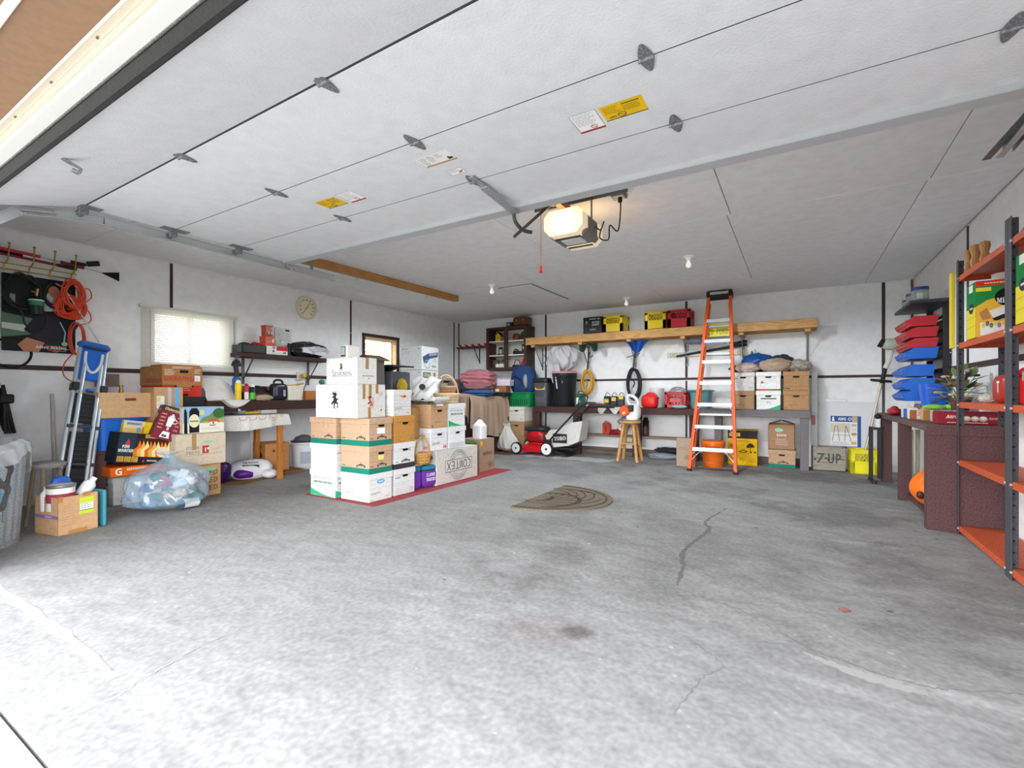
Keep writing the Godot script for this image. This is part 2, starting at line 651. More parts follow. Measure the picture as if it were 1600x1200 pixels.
	for z in [-2.58, -5.08]:
		P(left, "batten", B(V(-6.035, 2.24 if z < -4 else 2.225, z), V(0.01, 0.51 if z < -4 else 0.53, 0.03)), trim)
	P(left, "batten", B(V(-6.035, 1.55, -5.08), V(0.01, 0.86, 0.03)), trim)
	P(left, "batten", B(V(-6.035, 1.89, -7.7), V(0.01, 1.2, 0.03)), M("55514f", "worn", 0.7))
	for z in [-2.58, -5.08]:
		P(left, "batten", B(V(-6.035, 0.63, z), V(0.01, 1.2, 0.03)), M("55514f", "worn", 0.7))
	P(left, "corner_strip", B(V(-6.03, 1.87, -7.86), V(0.02, 1.24, 0.02)), M("7a5238", "wood", 0.7))
	var right := struct("wall_right", B(V(1.35, 1.25, -4.22), V(0.14, 2.7, 7.5), 0), wallm, "white painted board wall on the right with brown battens", "wall")
	P(right, "batten", B(V(1.274, 1.265, -4.25), V(0.012, 0.045, 7.2)), trim)
	for z in [-0.9, -3.3, -5.6]:
		P(right, "batten", B(V(1.275, 1.89, z), V(0.01, 1.2, 0.03)), trim)
	var back := struct("wall_back", B(V(-2.38, 1.25, -7.94), V(7.52, 2.7, 0.14), 0), wallm, "white painted back wall with thin brown battens", "wall")
	P(back, "batten", B(V(-2.38, 1.26, -7.864), V(7.3, 0.035, 0.012)), trim)
	for x in [-4.01, -1.51, 0.97]:
		P(back, "batten", B(V(x, 1.885, -7.865), V(0.035, 1.21, 0.01)), trim)
		P(back, "batten", B(V(x, 0.62, -7.865), V(0.03, 1.22, 0.01)), M("55514f", "worn", 0.7))
	P(back, "corner_strip", B(V(1.26, 1.88, -7.86), V(0.022, 1.22, 0.02)), M("7a5238", "wood", 0.7))
	P(back, "baseboard", B(V(-2.9, 0.05, -7.855), V(6.0, 0.1, 0.025)), M("6f625c", "worn", 0.7))
	var fw := L()
	fw.box(V(-5.06, 1.25, -0.47), V(2.12, 2.7, 0.12))
	fw.box(V(1.14, 1.25, -0.47), V(0.56, 2.7, 0.12))
	fw.box(V(-1.57, 2.4, -0.645), V(4.87, 0.4, 0.05))
	struct("wall_front", fw, wallm, "front wall around the garage door opening", "wall")
	# ceiling sheets with open joints, some of them filled
	var cm := M("e9eaeb", "paint", 0.8)
	var ce := struct("ceiling", B(V(-2.38, 2.6, -4.22), V(7.52, 0.17, 7.5), 0), M("6a6866", "plain", 0.9), "ceiling of white boards with dark joints", "ceiling")
	var rows := [[-7.86, -6.8, [-6.03, -4.2, -1.75, 0.77, 1.27]], [-6.8, -5.54, [-6.03, -5.45, -3.0, -0.5, 0.77, 1.27]], [-5.54, -4.27, [-6.03, -5.4, -2.97, -0.5, 0.77, 1.27]], [-4.27, -3.01, [-6.03, -4.23, -2.2, -0.47, 0.78, 1.27]], [-3.01, -1.8, [-6.03, -5.3, -3.0, -0.47, 0.78, 1.27]], [-1.8, -0.62, [-6.03, -4.2, -1.75, 0.78, 1.27]]]
	for r in rows:
		for k in r[2].size() - 1:
			var x0: float = r[2][k]
			var x1: float = r[2][k + 1]
			P(ce, "ceiling_panel", B(V((x0 + x1) / 2, 2.507, (r[0] + r[1]) / 2), V(x1 - x0 - 0.006, 0.014, r[1] - r[0] - 0.004), 0.001), cm)
	var rg := RandomNumberGenerator.new()
	rg.seed = 5
	for s in [[-5.9, -4.27, -3.2, -4.27], [-3.0, -4.27, -2.5, -4.27], [-2.2, -4.27, -1.7, -4.27], [0.2, -4.27, 1.2, -4.27], [-4.9, -5.54, -3.65, -5.54], [-1.8, -5.54, -0.6, -5.54], [-4.23, -3.4, -4.23, -4.2], [-2.97, -4.3, -2.97, -4.8], [0.0, -6.8, 0.75, -6.8], [-5.9, -6.8, -4.4, -6.8]]:
		var b := L()
		var n := 14
		var a0 := V(s[0], 2.4993, s[1])
		var a1 := V(s[2], 2.4993, s[3])
		var side := (a1 - a0).cross(Vector3.UP).normalized()
		for k in n:
			var w0 := rg.randf_range(0.012, 0.035)
			b.box((a0 + (a1 - a0) * (k + 0.5) / n) + side * rg.randf_range(-0.008, 0.008), Vector3(absf((a1 - a0).x) / n + w0 * absf(side.x), 0.0015, absf((a1 - a0).z) / n + w0 * absf(side.z)), 0)
		P(ce, "joint_filler", b, M("ededee", "plain", 0.85))
	# windows
	window_one()
	window_two()
	# outdoors
	struct("driveway", B(V(-2, -0.09, 6.0), V(14, 0.12, 12.92), 0), M("a09f9c", "card", 0.9), "concrete driveway outside the open door", "driveway")
	struct("ground", B(V(0, -0.4, 0), V(90, 0.3, 90), 0), M("7f8a62", "worn", 0.95), "grass around the garage", "ground")
	var so := struct("trim_1", B(V(-2.38, 2.215, -0.05), V(8.0, 0.02, 1.12), 0), M("94765e", "card", 0.8), "brown plywood soffit under the eave", "soffit")
	P(so, "batten", B(V(-2.38, 2.2, -0.44), V(8.0, 0.012, 0.025)), M("e8e4dc", "plain", 0.6))
	var jb := struct("trim_2", B(V(-1.57, 2.145, -0.64), V(5.0, 0.113, 0.05), 0.003), M("c6bfae", "plain", 0.6), "cream trim board over the garage door opening", "trim")
	P(jb, "trim_cap", B(V(-1.57, 2.092, -0.641), V(5.0, 0.01, 0.062), 0.003), M("dcdad4", "plain", 0.5))
	P(jb, "trim_ridge", B(V(-1.57, 2.15, -0.613), V(5.0, 0.005, 0.008), 0.001), M("c6bfae", "plain", 0.6))
	P(jb, "trim_ridge", B(V(-1.57, 2.115, -0.613), V(5.0, 0.004, 0.008), 0.001), M("c6bfae", "plain", 0.6))
	for k in 7:
		P(jb, "nail", L().cyl(V(-3.6 + 0.42 * k, 2.165, -0.617), V(-3.6 + 0.42 * k, 2.165, -0.609), 0.005, 8), M("8e8a84", "metal", 0.4, 0.8))
	for x in [-4.03, 0.885]:
		struct("trim_3" if x < 0 else "trim_4", B(V(x, 1.045, -0.59), V(0.05, 2.07, 0.15), 0.004), M("efe9dc", "plain", 0.6), "cream side jamb of the garage door", "jamb")

func crack(p: Pr, ps: Array, ws: Array, k: String, sd: int):
	var rg := RandomNumberGenerator.new()
	rg.seed = sd
	p.col = p.rgb(k)
	var pts := curve(ps, 14)
	var prev_l := Vector2.ZERO
	var prev_r := Vector2.ZERO
	for i in pts.size():
		var f := float(i) / (pts.size() - 1) * (ws.size() - 1)
		var w: float = lerpf(ws[int(f)], ws[mini(int(f) + 1, ws.size() - 1)], f - int(f)) * rg.randf_range(0.55, 1.3)
		var q := Vector2(pts[i].x, -pts[i].z) + Vector2(rg.randf_range(-1, 1), rg.randf_range(-1, 1)) * 0.006
		var d: Vector3 = pts[mini(i + 1, pts.size() - 1)] - pts[maxi(i - 1, 0)]
		var s := Vector2(d.x, -d.z).normalized().orthogonal() * w * 0.5
		if i > 0:
			p.q(V(prev_l.x, prev_l.y, p.z), V(prev_r.x, prev_r.y, p.z), V((q - s).x, (q - s).y, p.z), V((q + s).x, (q + s).y, p.z), Vector3.BACK)
		prev_l = q + s
		prev_r = q - s
	p.z += 0.0001

func floor_texture() -> Texture2D:
	var n := 1024
	var big := FastNoiseLite.new()
	big.seed = 3
	big.frequency = 0.014
	big.fractal_octaves = 6
	big.fractal_gain = 0.6
	var a := big.get_image(n, n, false, false, true)
	a.convert(Image.FORMAT_L8)
	var fine := FastNoiseLite.new()
	fine.seed = 9
	fine.frequency = 0.25
	fine.fractal_octaves = 3
	var b := fine.get_image(n, n, false, false, true)
	b.convert(Image.FORMAT_L8)
	var da := a.get_data()
	var db := b.get_data()
	var out := PackedByteArray()
	out.resize(n * n * 3)
	# stains: x, z, radius x, radius z, strength, warmth
	var st := [[-0.8, -1.88, 0.09, 0.055, 0.26, 0.3], [-0.95, -1.86, 0.22, 0.12, 0.06, 2.0], [-1.4, -2.3, 0.2, 0.12, 0.07, 0.3], [-1.0, -5.5, 0.6, 0.45, 0.1, 0.4], [-1.23, -2.8, 0.18, 0.14, 0.08, 0.8], [-2.6, -6.0, 1.2, 0.5, 0.08, 0.2], [0.3, -4.9, 0.5, 0.5, 0.12, 0.1], [-0.3, -6.9, 1.6, 0.4, 0.16, 0.3], [0.7, -3.2, 0.4, 0.6, 0.1, 0.0], [-1.0, -3.3, 1.0, 0.8, 0.06, 0.0], [0.55, -2.15, 0.35, 0.05, -0.14, 0.0], [0.2, -2.0, 0.3, 0.04, -0.12, 0.0], [0.35, -4.0, 0.2, 0.05, -0.14, 0.0], [0.6, -5.3, 0.3, 0.06, -0.12, 0.0], [-2.1, -0.75, 1.9, 0.05, -0.05, 0.0], [-3.0, -2.0, 1.0, 0.8, -0.05, 0.0]]
	for j in n:
		for i in n:
			var k := j * n + i
			var g := 0.565 + (da[k] - 128) * 0.0003 + (db[k] - 128) * 0.0005
			if db[k] > 222 and da[k] > 120:
				g += 0.1
			out[k * 3] = int(clampf(g, 0, 1) * 255)
			out[k * 3 + 1] = out[k * 3]
			out[k * 3 + 2] = int(clampf(g * 0.995, 0, 1) * 255)
	for s in st:
		var cx := int((s[0] / 8.0 + 0.8) * n)
		var cz := int((s[1] + 8.0) / 8.0 * n)
		var rx: float = s[2] / 8.0 * n
		var rz: float = s[3] / 8.0 * n
		for j in range(maxi(0, int(cz - rz * 2)), mini(n, int(cz + rz * 2))):
			for i in range(maxi(0, int(cx - rx * 2)), mini(n, int(cx + rx * 2))):
				var d := Vector2((i - cx) / rx, (j - cz) / rz).length()
				d += (da[j * n + i] - 128) * 0.008
				var f: float = clampf(1.3 - d, 0, 1)
				f = f * f * (3 - 2 * f) * s[4]
				var k := (j * n + i) * 3
				out[k] = int(clampf(out[k] * (1 - f * (1 - 0.2 * s[5])), 0, 255))
				out[k + 1] = int(clampf(out[k + 1] * (1 - f), 0, 255))
				out[k + 2] = int(clampf(out[k + 2] * (1 - f * (1 - 0.02 * s[5])), 0, 255))
	return ImageTexture.create_from_image(Image.create_from_data(n, n, false, Image.FORMAT_RGB8, out))

func glass() -> StandardMaterial3D:
	var g := M("dfe8ea", "clear", 0.02)
	g.albedo_color.a = 0.08
	return g

func window_one():
	var w := L()
	w.box(V(-6.13, 1.945, -2.805), V(0.05, 0.03, 0.77)).box(V(-6.13, 1.365, -2.805), V(0.05, 0.03, 0.77))
	for z in [-2.435, -2.805, -3.175]:
		w.box(V(-6.13, 1.65, z), V(0.05, 0.6, 0.03))
	var o := struct("window_1", w, M("e9e7e2", "plain", 0.5), "left wall window behind the white blind", "window")
	P(o, "pane", B(V(-6.13, 1.65, -2.62), V(0.005, 0.56, 0.34), 0), glass())
	P(o, "pane", B(V(-6.13, 1.65, -2.99), V(0.005, 0.56, 0.34), 0), glass())
	P(o, "reveal", B(V(-6.1, 1.948, -2.805), V(0.12, 0.006, 0.76), 0), M("b98d63", "wood", 0.6))
	var b := T("window_blind", "white slatted blind hanging over the window on the left wall", "blind", V(-5.985, 1.3, -2.77))
	P(b, "headrail", B(V(0, 0.665, 0), V(0.035, 0.03, 1.03), 0.004), M("d9d7d3", "plain", 0.5))
	var sm := M("e2dfd8", "plain", 0.5)
	sm.backlight_enabled = true
	sm.backlight = Color(0.25, 0.25, 0.24)
	var s := L()
	s.xf = Transform3D(Basis(Vector3(0, 0, 1), deg_to_rad(38)), Vector3.ZERO)
	s.box(Vector3.ZERO, V(0.025, 0.0012, 1.0), 0)
	var sl := s.mesh()
	for k in 32:
		var i := MeshInstance3D.new()
		i.name = "slat"
		i.mesh = sl
		i.material_override = sm
		i.position = V(0, 0.635 - k * 0.0195, 0)
		b.add_child(i, true)
	P(b, "bottom_rail", B(V(0, 0.005, 0), V(0.025, 0.018, 1.01), 0.003), M("d9d7d3", "plain", 0.5))
	for z in [-0.42, 0.0, 0.42]:
		P(b, "ladder_cord", L().cyl(V(0.014, 0.01, z), V(0.014, 0.65, z), 0.0015, 6), M("c9c6c0", "plain", 0.8))
	P(b, "tilt_wand", L().cyl(V(0.022, 0.1, -0.47), V(0.022, 0.63, -0.46), 0.004, 8), M("8f8d89", "plain", 0.4))
	P(b, "tilt_wand", L().cyl(V(0.022, 0.05, 0.42), V(0.022, 0.63, 0.42), 0.004, 8), M("b5b3af", "plain", 0.4))

func window_two():
	var w := L()
	var zc := -5.72
	for s in [[1.985, 0.05, 0.83, zc], [1.215, 0.05, 0.83, zc]]:
		w.box(V(-6.03, s[0], s[3]), V(0.02, s[1], s[2]), 0.002)
	for z in [-5.335, -6.105]:
		w.box(V(-6.03, 1.6, z), V(0.02, 0.72, 0.05), 0.002)
	var o := struct("window_2", w, M("4a2c22", "wood", 0.6), "brown framed open window beside the stacked white cartons", "window")
	var j := L()
	for z in [-5.372, -6.068]:
		j.box(V(-6.11, 1.6, z), V(0.14, 0.7, 0.012))
	j.box(V(-6.11, 1.948, zc), V(0.14, 0.012, 0.7)).box(V(-6.11, 1.252, zc), V(0.14, 0.012, 0.7))
	P(o, "jamb", j, M("d8a878", "wood", 0.6))
	var sash := L()
	for z in [-5.39, -6.05]:
		sash.box(V(-6.15, 1.6, z), V(0.03, 0.66, 0.025))
	sash.box(V(-6.15, 1.93, zc), V(0.03, 0.025, 0.68)).box(V(-6.15, 1.27, zc), V(0.03, 0.025, 0.68))
	P(o, "sash", sash, M("e8e6e2", "plain", 0.5))
	P(o, "pane", B(V(-6.15, 1.6, zc), V(0.004, 0.64, 0.64), 0), glass())
	# trees beyond
	var rg := RandomNumberGenerator.new()
	rg.seed = 21
	var spots := [[-10.5, -9.8, 2.3, 1.3], [-12.5, -12.2, 2.6, 1.5], [-9.5, -7.9, 1.6, 0.9]]
	var labs := ["leafy tree outside the brown framed window", "taller leafy tree farther out beyond the brown framed window", "low leafy bush outside the brown framed window"]
	for k in 3:
		var sp: Array = spots[k]
		var t := T("garden_tree", labs[k], "tree", V(sp[0], -0.25, sp[1]))
		P(t, "trunk", L().tube([V(0, 0, 0), V(0.05, sp[2] * 0.6, 0), V(0, sp[2], 0.05)], 0.07, 8, false, 0.03), M("6b5848", "worn", 0.9))
		var lm := L()
		for m in 2600:
			var d: Vector3 = Vector3(rg.randfn(), rg.randfn(), rg.randfn()).normalized() * pow(rg.randf(), 0.5) * sp[3]
			var c: Vector3 = V(0, sp[2], 0) + d
			var ax := Vector3(rg.randfn(), rg.randfn(), rg.randfn()).normalized()
			var bx := ax.cross(Vector3(rg.randfn(), rg.randfn(), rg.randfn())).normalized()
			lm.q(c - ax * 0.05, c - bx * 0.025, c + ax * 0.05, c + bx * 0.025)
		var fo := P(t, "foliage", lm, M("93a878", "plain", 0.7))
		fo.set_meta("kind", "stuff")

func leaf_plate(b: Mb, o: Vector3, len_: float, w: float, th: float):  # pointed oval plate lying in x, z
	var pp := PackedVector2Array()
	for k in 20:
		var a := TAU * k / 20
		pp.append(Vector2(w * 0.5 * cos(a) * (1.0 - 0.35 * absf(sin(a))), len_ * 0.5 * sin(a)))
	var keep := b.xf
	b.xf = b.xf * Transform3D(Basis(Vector3.RIGHT, PI / 2), o)
	b.prism(pp, -th / 2, th / 2)
	b.xf = keep

func build_door():
	var d := T("garage_door", "raised white sectional garage door hanging under the ceiling", "garage door", V(-1.57, 2.22, 0))
	var m := M("d7d8d9", "paint", 0.55)
	var g := M("9a9da0", "galv", 0.4, 0.7)
	var w := 4.71
	var secs := [[-0.70, -0.14, -1.164, 0.0], [-1.179, 0.0, -1.683, 0.0], [-1.688, 0.0, -2.16, 0.0], [-2.165, 0.0, -2.64, 0.0]]
	for s in secs:
		var b := L()
		b.bar(V(0, s[1] + 0.022, s[0]), V(0, s[3] + 0.022, s[2]), w, 0.044, 0.001)
		P(d, "door_section", b, m)
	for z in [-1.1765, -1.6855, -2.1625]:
		P(d, "joint_shade_strip", B(V(0, 0.0155, z), V(w - 0.004, 0.03, 0.02 if z > -1.2 else 0.012), 0), M("3a3a39", "plain", 0.9))  # added dark strips in the section gaps, painted in place of seam shade
	P(d, "bottom_seal", L().bar(V(0, -0.155, -0.675), V(0, -0.135, -0.70), w, 0.05, 0.01), M("2c2b2a", "worn", 0.8))
	P(d, "seal_retainer", L().bar(V(0, -0.13, -0.655), V(0, -0.105, -0.69), w, 0.02, 0.003), M("7d7b78", "galv", 0.5, 0.6))
	P(d, "strut", L().box(V(0, -0.025, -2.6), V(w, 0.006, 0.085)).box(V(0, 0.0, -2.558), V(w, 0.05, 0.006)).box(V(0, 0.0, -2.642), V(w, 0.05, 0.006)), M("b9bbbd", "metal", 0.5, 0.25))
	for z in [-1.176, -1.685, -2.162]:
		for x in [-2.65, -1.555, -0.46, 0.6]:
			var h := L()
			leaf_plate(h, V(0, -0.003, 0), 0.15, 0.055, 0.005)
			h.cyl(V(-0.028, -0.007, 0), V(0.028, -0.007, 0), 0.008, 10)
			for e in [-0.055, -0.03, 0.03, 0.055]:
				h.cyl(V(0, -0.004, e), V(0, -0.01, e), 0.006, 8)
			var i := P(d, "hinge", h, M("8d9093", "galv", 0.45, 0.25))
			i.position = V(x + 1.57, 0.0, z)
		for sx in [-1, 1]:
			var h := L()
			h.box(V(0, -0.004, 0), V(0.07, 0.006, 0.17), 0.002).box(V(-0.03, -0.025, 0), V(0.03, 0.045, 0.05), 0.004)
			h.cyl(V(-0.1, -0.03, 0), V(0, -0.03, 0), 0.006, 8)
			h.cyl(V(-0.105, -0.03, 0), V(-0.085, -0.03, 0), 0.022, 14)
			if sx > 0:
				h.xf = Transform3D()
			var i := P(d, "roller_hinge", h, M("8d9093", "galv", 0.45, 0.25))
			i.position = V(sx * (w / 2 - 0.04), 0, z)
			if sx > 0:
				i.rotation.y = PI
	# lift handle on the lowest section
	var hd := L()
	hd.xf = Transform3D(Basis(Vector3.RIGHT, -0.29), V(-2.9 + 1.57, -0.115, -0.82))
	leaf_plate(hd, V(0, -0.004, 0), 0.1, 0.035, 0.004)
	hd.box(V(0.0, -0.02, -0.045), V(0.03, 0.03, 0.012), 0.003).box(V(0.012, -0.036, -0.03), V(0.03, 0.012, 0.03), 0.003)
	P(d, "lift_handle", hd, M("c2c4c5", "galv", 0.3, 0.8))
	# printed notices on the underside: x right in photo = +x, up = +z
	sticker(d, V(-0.625, 0, -1.94), 0.18, 0.115, "e8bb10", "notice_yellow")
	sticker(d, V(-0.79, 0, -1.955), 0.12, 0.15, "efefee", "notice_white")
	sticker(d, V(-2.5, 0, -1.955), 0.18, 0.115, "e8bb10", "notice_yellow")
	sticker(d, V(-2.32, 0, -1.955), 0.13, 0.13, "efefee", "notice_white")
	sticker(d, V(-1.575, 0, -1.865), 0.2, 0.1, "e9e7e2", "notice_wood")
	sticker(d, V(-1.57, 0, -2.025), 0.1, 0.065, "efefee", "notice_small")
	# operator bracket, arm
	P(d, "operator_bracket", L().bar(V(0.04, -0.02, -2.22), V(0.03, -0.045, -2.6), 0.05, 0.012, 0.002).bar(V(0.04, -0.01, -2.1), V(0.04, -0.012, -2.24), 0.035, 0.006, 0.001), M("c4c6c8", "galv", 0.4, 0.6))
	# tracks
	for s in [[-3.98, "door_track", "galvanised door track along the left edge of the raised garage door", 1.0], [0.84, "door_track", "galvanised door track along the right edge of the raised garage door", -1.0]]:
		var o := T(s[1], s[2], "rail", V(s[0], 2.18, 0))
		var path := [V(0, -2.17, -0.72), V(0, -0.5, -0.72), V(0, -0.3, -0.73), V(0, -0.16, -0.79), V(0, -0.06, -0.9), V(0, -0.03, -1.06), V(0, 0, -1.3), V(0, 0, -3.14)]
		var c := L()
		for k in path.size() - 1:
			c.bar(path[k], path[k + 1] + (path[k + 1] - path[k]).normalized() * 0.004, 0.004, 0.055, 0, Vector3.UP if k > 4 else Vector3.BACK)
			for e in [-0.027, 0.027]:
				var off := V(s[3] * 0.012, e, 0) if k > 3 else V(s[3] * 0.012, e * 0.5, e * 0.86)
				if k < 2:
					off = V(s[3] * 0.012, 0, e)
				c.bar(path[k] + off, path[k + 1] + off, 0.026, 0.003, 0, Vector3.UP if k > 2 else Vector3.BACK)
		P(o, "channel", c, M("b4b6b8", "metal", 0.45, 0.35))
		P(o, "support_angle", L().box(V(-0.02 * s[3], 0.03, -2.2), V(0.035, 0.004, 1.9)).box(V(-0.036 * s[3], 0.012, -2.2), V(0.004, 0.035, 1.9)), M("a2a5a8", "galv", 0.4, 0.6))
		P(o, "corner_bracket", L().box(V(0.02 * s[3], 0.01, -2.63), V(0.05, 0.06, 0.05), 0.004).bar(V(0, 0.03, -2.62), V(0.03 * s[3], -0.03, -2.66), 0.05, 0.01), M("c9cbcc", "galv", 0.3, 0.8))
		P(o, "hanger_strap", L().bar(V(-0.02 * s[3], 0.02, -2.9), V(-0.02 * s[3], 0.318, -2.9), 0.03, 0.003), g)
	var hb := T("track_hanger", "perforated steel angle hanging from the ceiling at the right door track", "bracket", V(0.79, 2.2, -2.9))
	P(hb, "angle_bar", L().bar(V(-0.0, -0.03, -0.28), V(0.06, 0.02, 0.25), 0.032, 0.004).bar(V(0.014, -0.016, -0.28), V(0.074, 0.034, 0.25), 0.004, 0.03), M("8f9295", "galv", 0.45, 0.6))
	P(hb, "hanger_strap", L().bar(V(0.05, 0.0, 0.1), V(0.05, 0.298, 0.1), 0.03, 0.003), g)
	# the opener
	opener()

func sticker(d: Node3D, at: Vector3, w: float, h: float, k: String, kind: String):
	var p := Pr.new()
	# seen from below: u = +x, v = +z
	p.xf = Transform3D(Basis(Vector3(1, 0, 0), Vector3(0, 0, 1), Vector3(0, -1, 0)), at + V(1.57, 0.0, 0)) * Transform3D(Basis(), V(-w / 2, -h / 2, 0))
	p.rect(0, 0, w, h, k)
	match kind:
		"notice_yellow":
			p.rect(0, 0, w, 0.006, "3a3a30")
			p.fine(0.01, h - 0.02, w * 0.42, 6, 0.009, "6b5a18", 0.003, 1)
			p.rect(w * 0.5, h - 0.022, w * 0.42, 0.006, "3a3a30")
			p.fine(w * 0.5, h - 0.034, w * 0.42, 5, 0.009, "6b5a18", 0.003, 2)
			p.ring(w * 0.42, 0.026, 0.018, 0.003, "3a3a30")
			p.line([Vector2(w * 0.42 - 0.012, 0.036), Vector2(w * 0.42 + 0.012, 0.016)], 0.003, "3a3a30")
			p.fine(0.02, 0.026, 0.03, 2, 0.008, "3a3a30", 0.004, 3)
		"notice_white":
			p.box_line(0.001, 0.001, w - 0.002, h - 0.002, 0.002, "55555a")
			p.rect(0, 0, w, 0.014, "a93324")
			p.fine(0.01, h - 0.015, w - 0.02, 8, 0.011, "8f9096", 0.003, 4)
			p.ring(w * 0.62, 0.032, 0.015, 0.003, "a93324")
			p.line([Vector2(w * 0.62 - 0.01, 0.042), Vector2(w * 0.62 + 0.01, 0.022)], 0.003, "a93324")
		"notice_wood":
			p.rect(0, 0, w, 0.014, "c9a06a")
			p.rect(0.0, 0.002, w, 0.003, "6a563a")
			p.fine(0.01, h - 0.012, w * 0.2, 6, 0.01, "7c7c78", 0.003, 5)
			p.fine(w * 0.3, h - 0.012, w * 0.2, 6, 0.01, "7c7c78", 0.003, 6)
			p.fine(w * 0.55, h - 0.012, w * 0.2, 4, 0.01, "b08a80", 0.003, 7)
			p.ring(0.03, 0.028, 0.011, 0.002, "55555a")
			p.poly([Vector2(w - 0.04, 0.02), Vector2(w - 0.01, 0.022), Vector2(w - 0.015, 0.04), Vector2(w - 0.025, 0.034), Vector2(w - 0.03, 0.05), Vector2(w - 0.038, 0.04)], "222226")
		_:
			p.box_line(0.002, 0.002, w - 0.004, h - 0.004, 0.0025, "8a3a3a")
			p.fine(0.012, h - 0.014, w * 0.7, 3, 0.01, "77777c", 0.003, 8)
			p.line([Vector2(w - 0.03, 0.014), Vector2(w - 0.012, 0.034)], 0.006, "a93324")
			p.line([Vector2(w - 0.042, 0.014), Vector2(w - 0.024, 0.034)], 0.006, "a93324")
	P(d, "sticker", p, ink(0.4))

func opener():
	var o := T("garage_door_opener", "white and grey ceiling door opener with its lamp lit, hung on perforated steel", "door opener", V(-1.43, 2.16, -3.27))
	P(o, "motor_housing", L().box(V(0, 0.085, 0), V(0.29, 0.16, 0.28), 0.02), M("6e6b68", "plain", 0.5))
	P(o, "name_plate", B(V(0.0, 0.003, 0.0), V(0.16, 0.008, 0.12), 0.002), M("cfcfcd", "plain", 0.4))
	var gl := M("f6e9d2", "plain", 0.4)
	var em: StandardMaterial3D = gl.duplicate()
	em.emission_enabled = true
	em.emission = Color(1, 0.86, 0.66)
	em.emission_energy_multiplier = 0.3
	for s in [1.0, -1.0]:
		var b := L()
		var pp := PackedVector2Array([Vector2(-0.15, 0.05), Vector2(-0.105, 0.0), Vector2(0.105, 0.0), Vector2(0.15, 0.05), Vector2(0.15, 0.14), Vector2(0.11, 0.18), Vector2(-0.11, 0.18), Vector2(-0.15, 0.14)])
		b.prism(pp, 0.1 * s, 0.2 * s)
		P(o, "lamp_lens", b, em, "glowing cream lens cover")
		var li := OmniLight3D.new()
		li.name = "lens_light"
		li.position = V(0, 0.09, 0.27 * s)
		li.light_color = Color(1, 0.8, 0.55)
		li.light_energy = 0.07
		li.light_size = 0.08
		li.omni_range = 12.0
		li.omni_attenuation = 2.0
		li.shadow_enabled = true
		o.add_child(li)
	for e in [0.11, -0.12]:
		P(o, "vent_slot", B(V(0, 0.0, e), V(0.2, 0.012, 0.025), 0.002), M("4b3a28", "plain", 0.6))
	P(o, "rail", L().bar(V(0.0, 0.2, 0.1), V(0, 0.2, 2.5), 0.05, 0.045, 0.003), M("8a6a48", "metal", 0.35, 0.7))
	P(o, "trolley", L().box(V(0, 0.18, 0.42), V(0.07, 0.06, 0.16), 0.01).box(V(0.02, 0.15, 0.4), V(0.03, 0.04, 0.04), 0.005), M("2b2622", "plain", 0.5))
	var arm := curve([V(-0.12, 0.035, 0.68), V(-0.12, -0.03, 0.66), V(-0.1, -0.07, 0.6), V(-0.06, -0.08, 0.55)], 5)
	P(o, "curved_arm", L().tube(arm, 0.012, 8), M("4a4947", "metal", 0.4, 0.5))
	P(o, "straight_arm", L().bar(V(-0.18, -0.1, 0.58), V(0.02, 0.14, 0.42), 0.028, 0.005).bar(V(-0.165, -0.105, 0.6), V(0.03, 0.13, 0.44), 0.005, 0.02), M("4f4c48", "metal", 0.45, 0.5))
	for x in [-0.13, 0.13]:
		P(o, "hanger_strap", L().bar(V(x, 0.14, -0.02), V(x, 0.335, -0.02), 0.03, 0.003), M("8f9295", "galv", 0.45, 0.6))
	var cr := L()
	cr.box(V(0.02, 0.331, -0.02), V(0.75, 0.005, 0.035), 0).box(V(0.02, 0.316, -0.037), V(0.75, 0.032, 0.004), 0)
	for k in 16:
		cr.box(V(-0.33 + k * 0.045, 0.316, -0.034), V(0.02, 0.012, 0.004), 0)
	P(o, "perforated_angle", cr, M("85888a", "galv", 0.45, 0.6))
	P(o, "release_cord", L().cyl(V(-0.06, 0.14, 0.42), V(-0.06, -0.27, 0.42), 0.0022, 6), M("a8742f", "plain", 0.7))
	P(o, "release_handle", L().box(V(-0.06, -0.285, 0.42), V(0.018, 0.035, 0.012), 0.004).box(V(-0.06, -0.31, 0.42), V(0.03, 0.012, 0.012), 0.004), M("b3201a", "plain", 0.4))
	P(o, "power_cord", L().tube(curve([V(0.15, 0.1, -0.05), V(0.2, 0.06, -0.02), V(0.24, 0.1, 0.02), V(0.2, 0.0, 0.0), V(0.26, -0.02, -0.02), V(0.27, 0.08, -0.02), V(0.32, 0.04, -0.05), V(0.33, 0.2, -0.08), V(0.32, 0.32, -0.1)], 6), 0.005, 8), M("26221f", "plain", 0.5))
	var ob := T("ceiling_outlet", "square outlet box with a black plug on the ceiling behind the opener", "outlet", V(-1.12, 2.46, -3.37))
	P(ob, "outlet_box", B(V(0, 0.02, 0), V(0.1, 0.036, 0.1), 0.004), M("8b8679", "galv", 0.5, 0.4))
	P(ob, "cover_plate", B(V(0, 0.0, 0), V(0.075, 0.005, 0.075), 0.001), M("d6cdb4", "plain", 0.5))
	P(ob, "plug", L().cyl(V(0.01, 0.0, 0), V(0.01, -0.035, 0), 0.016, 12), M("26221f", "plain", 0.5))

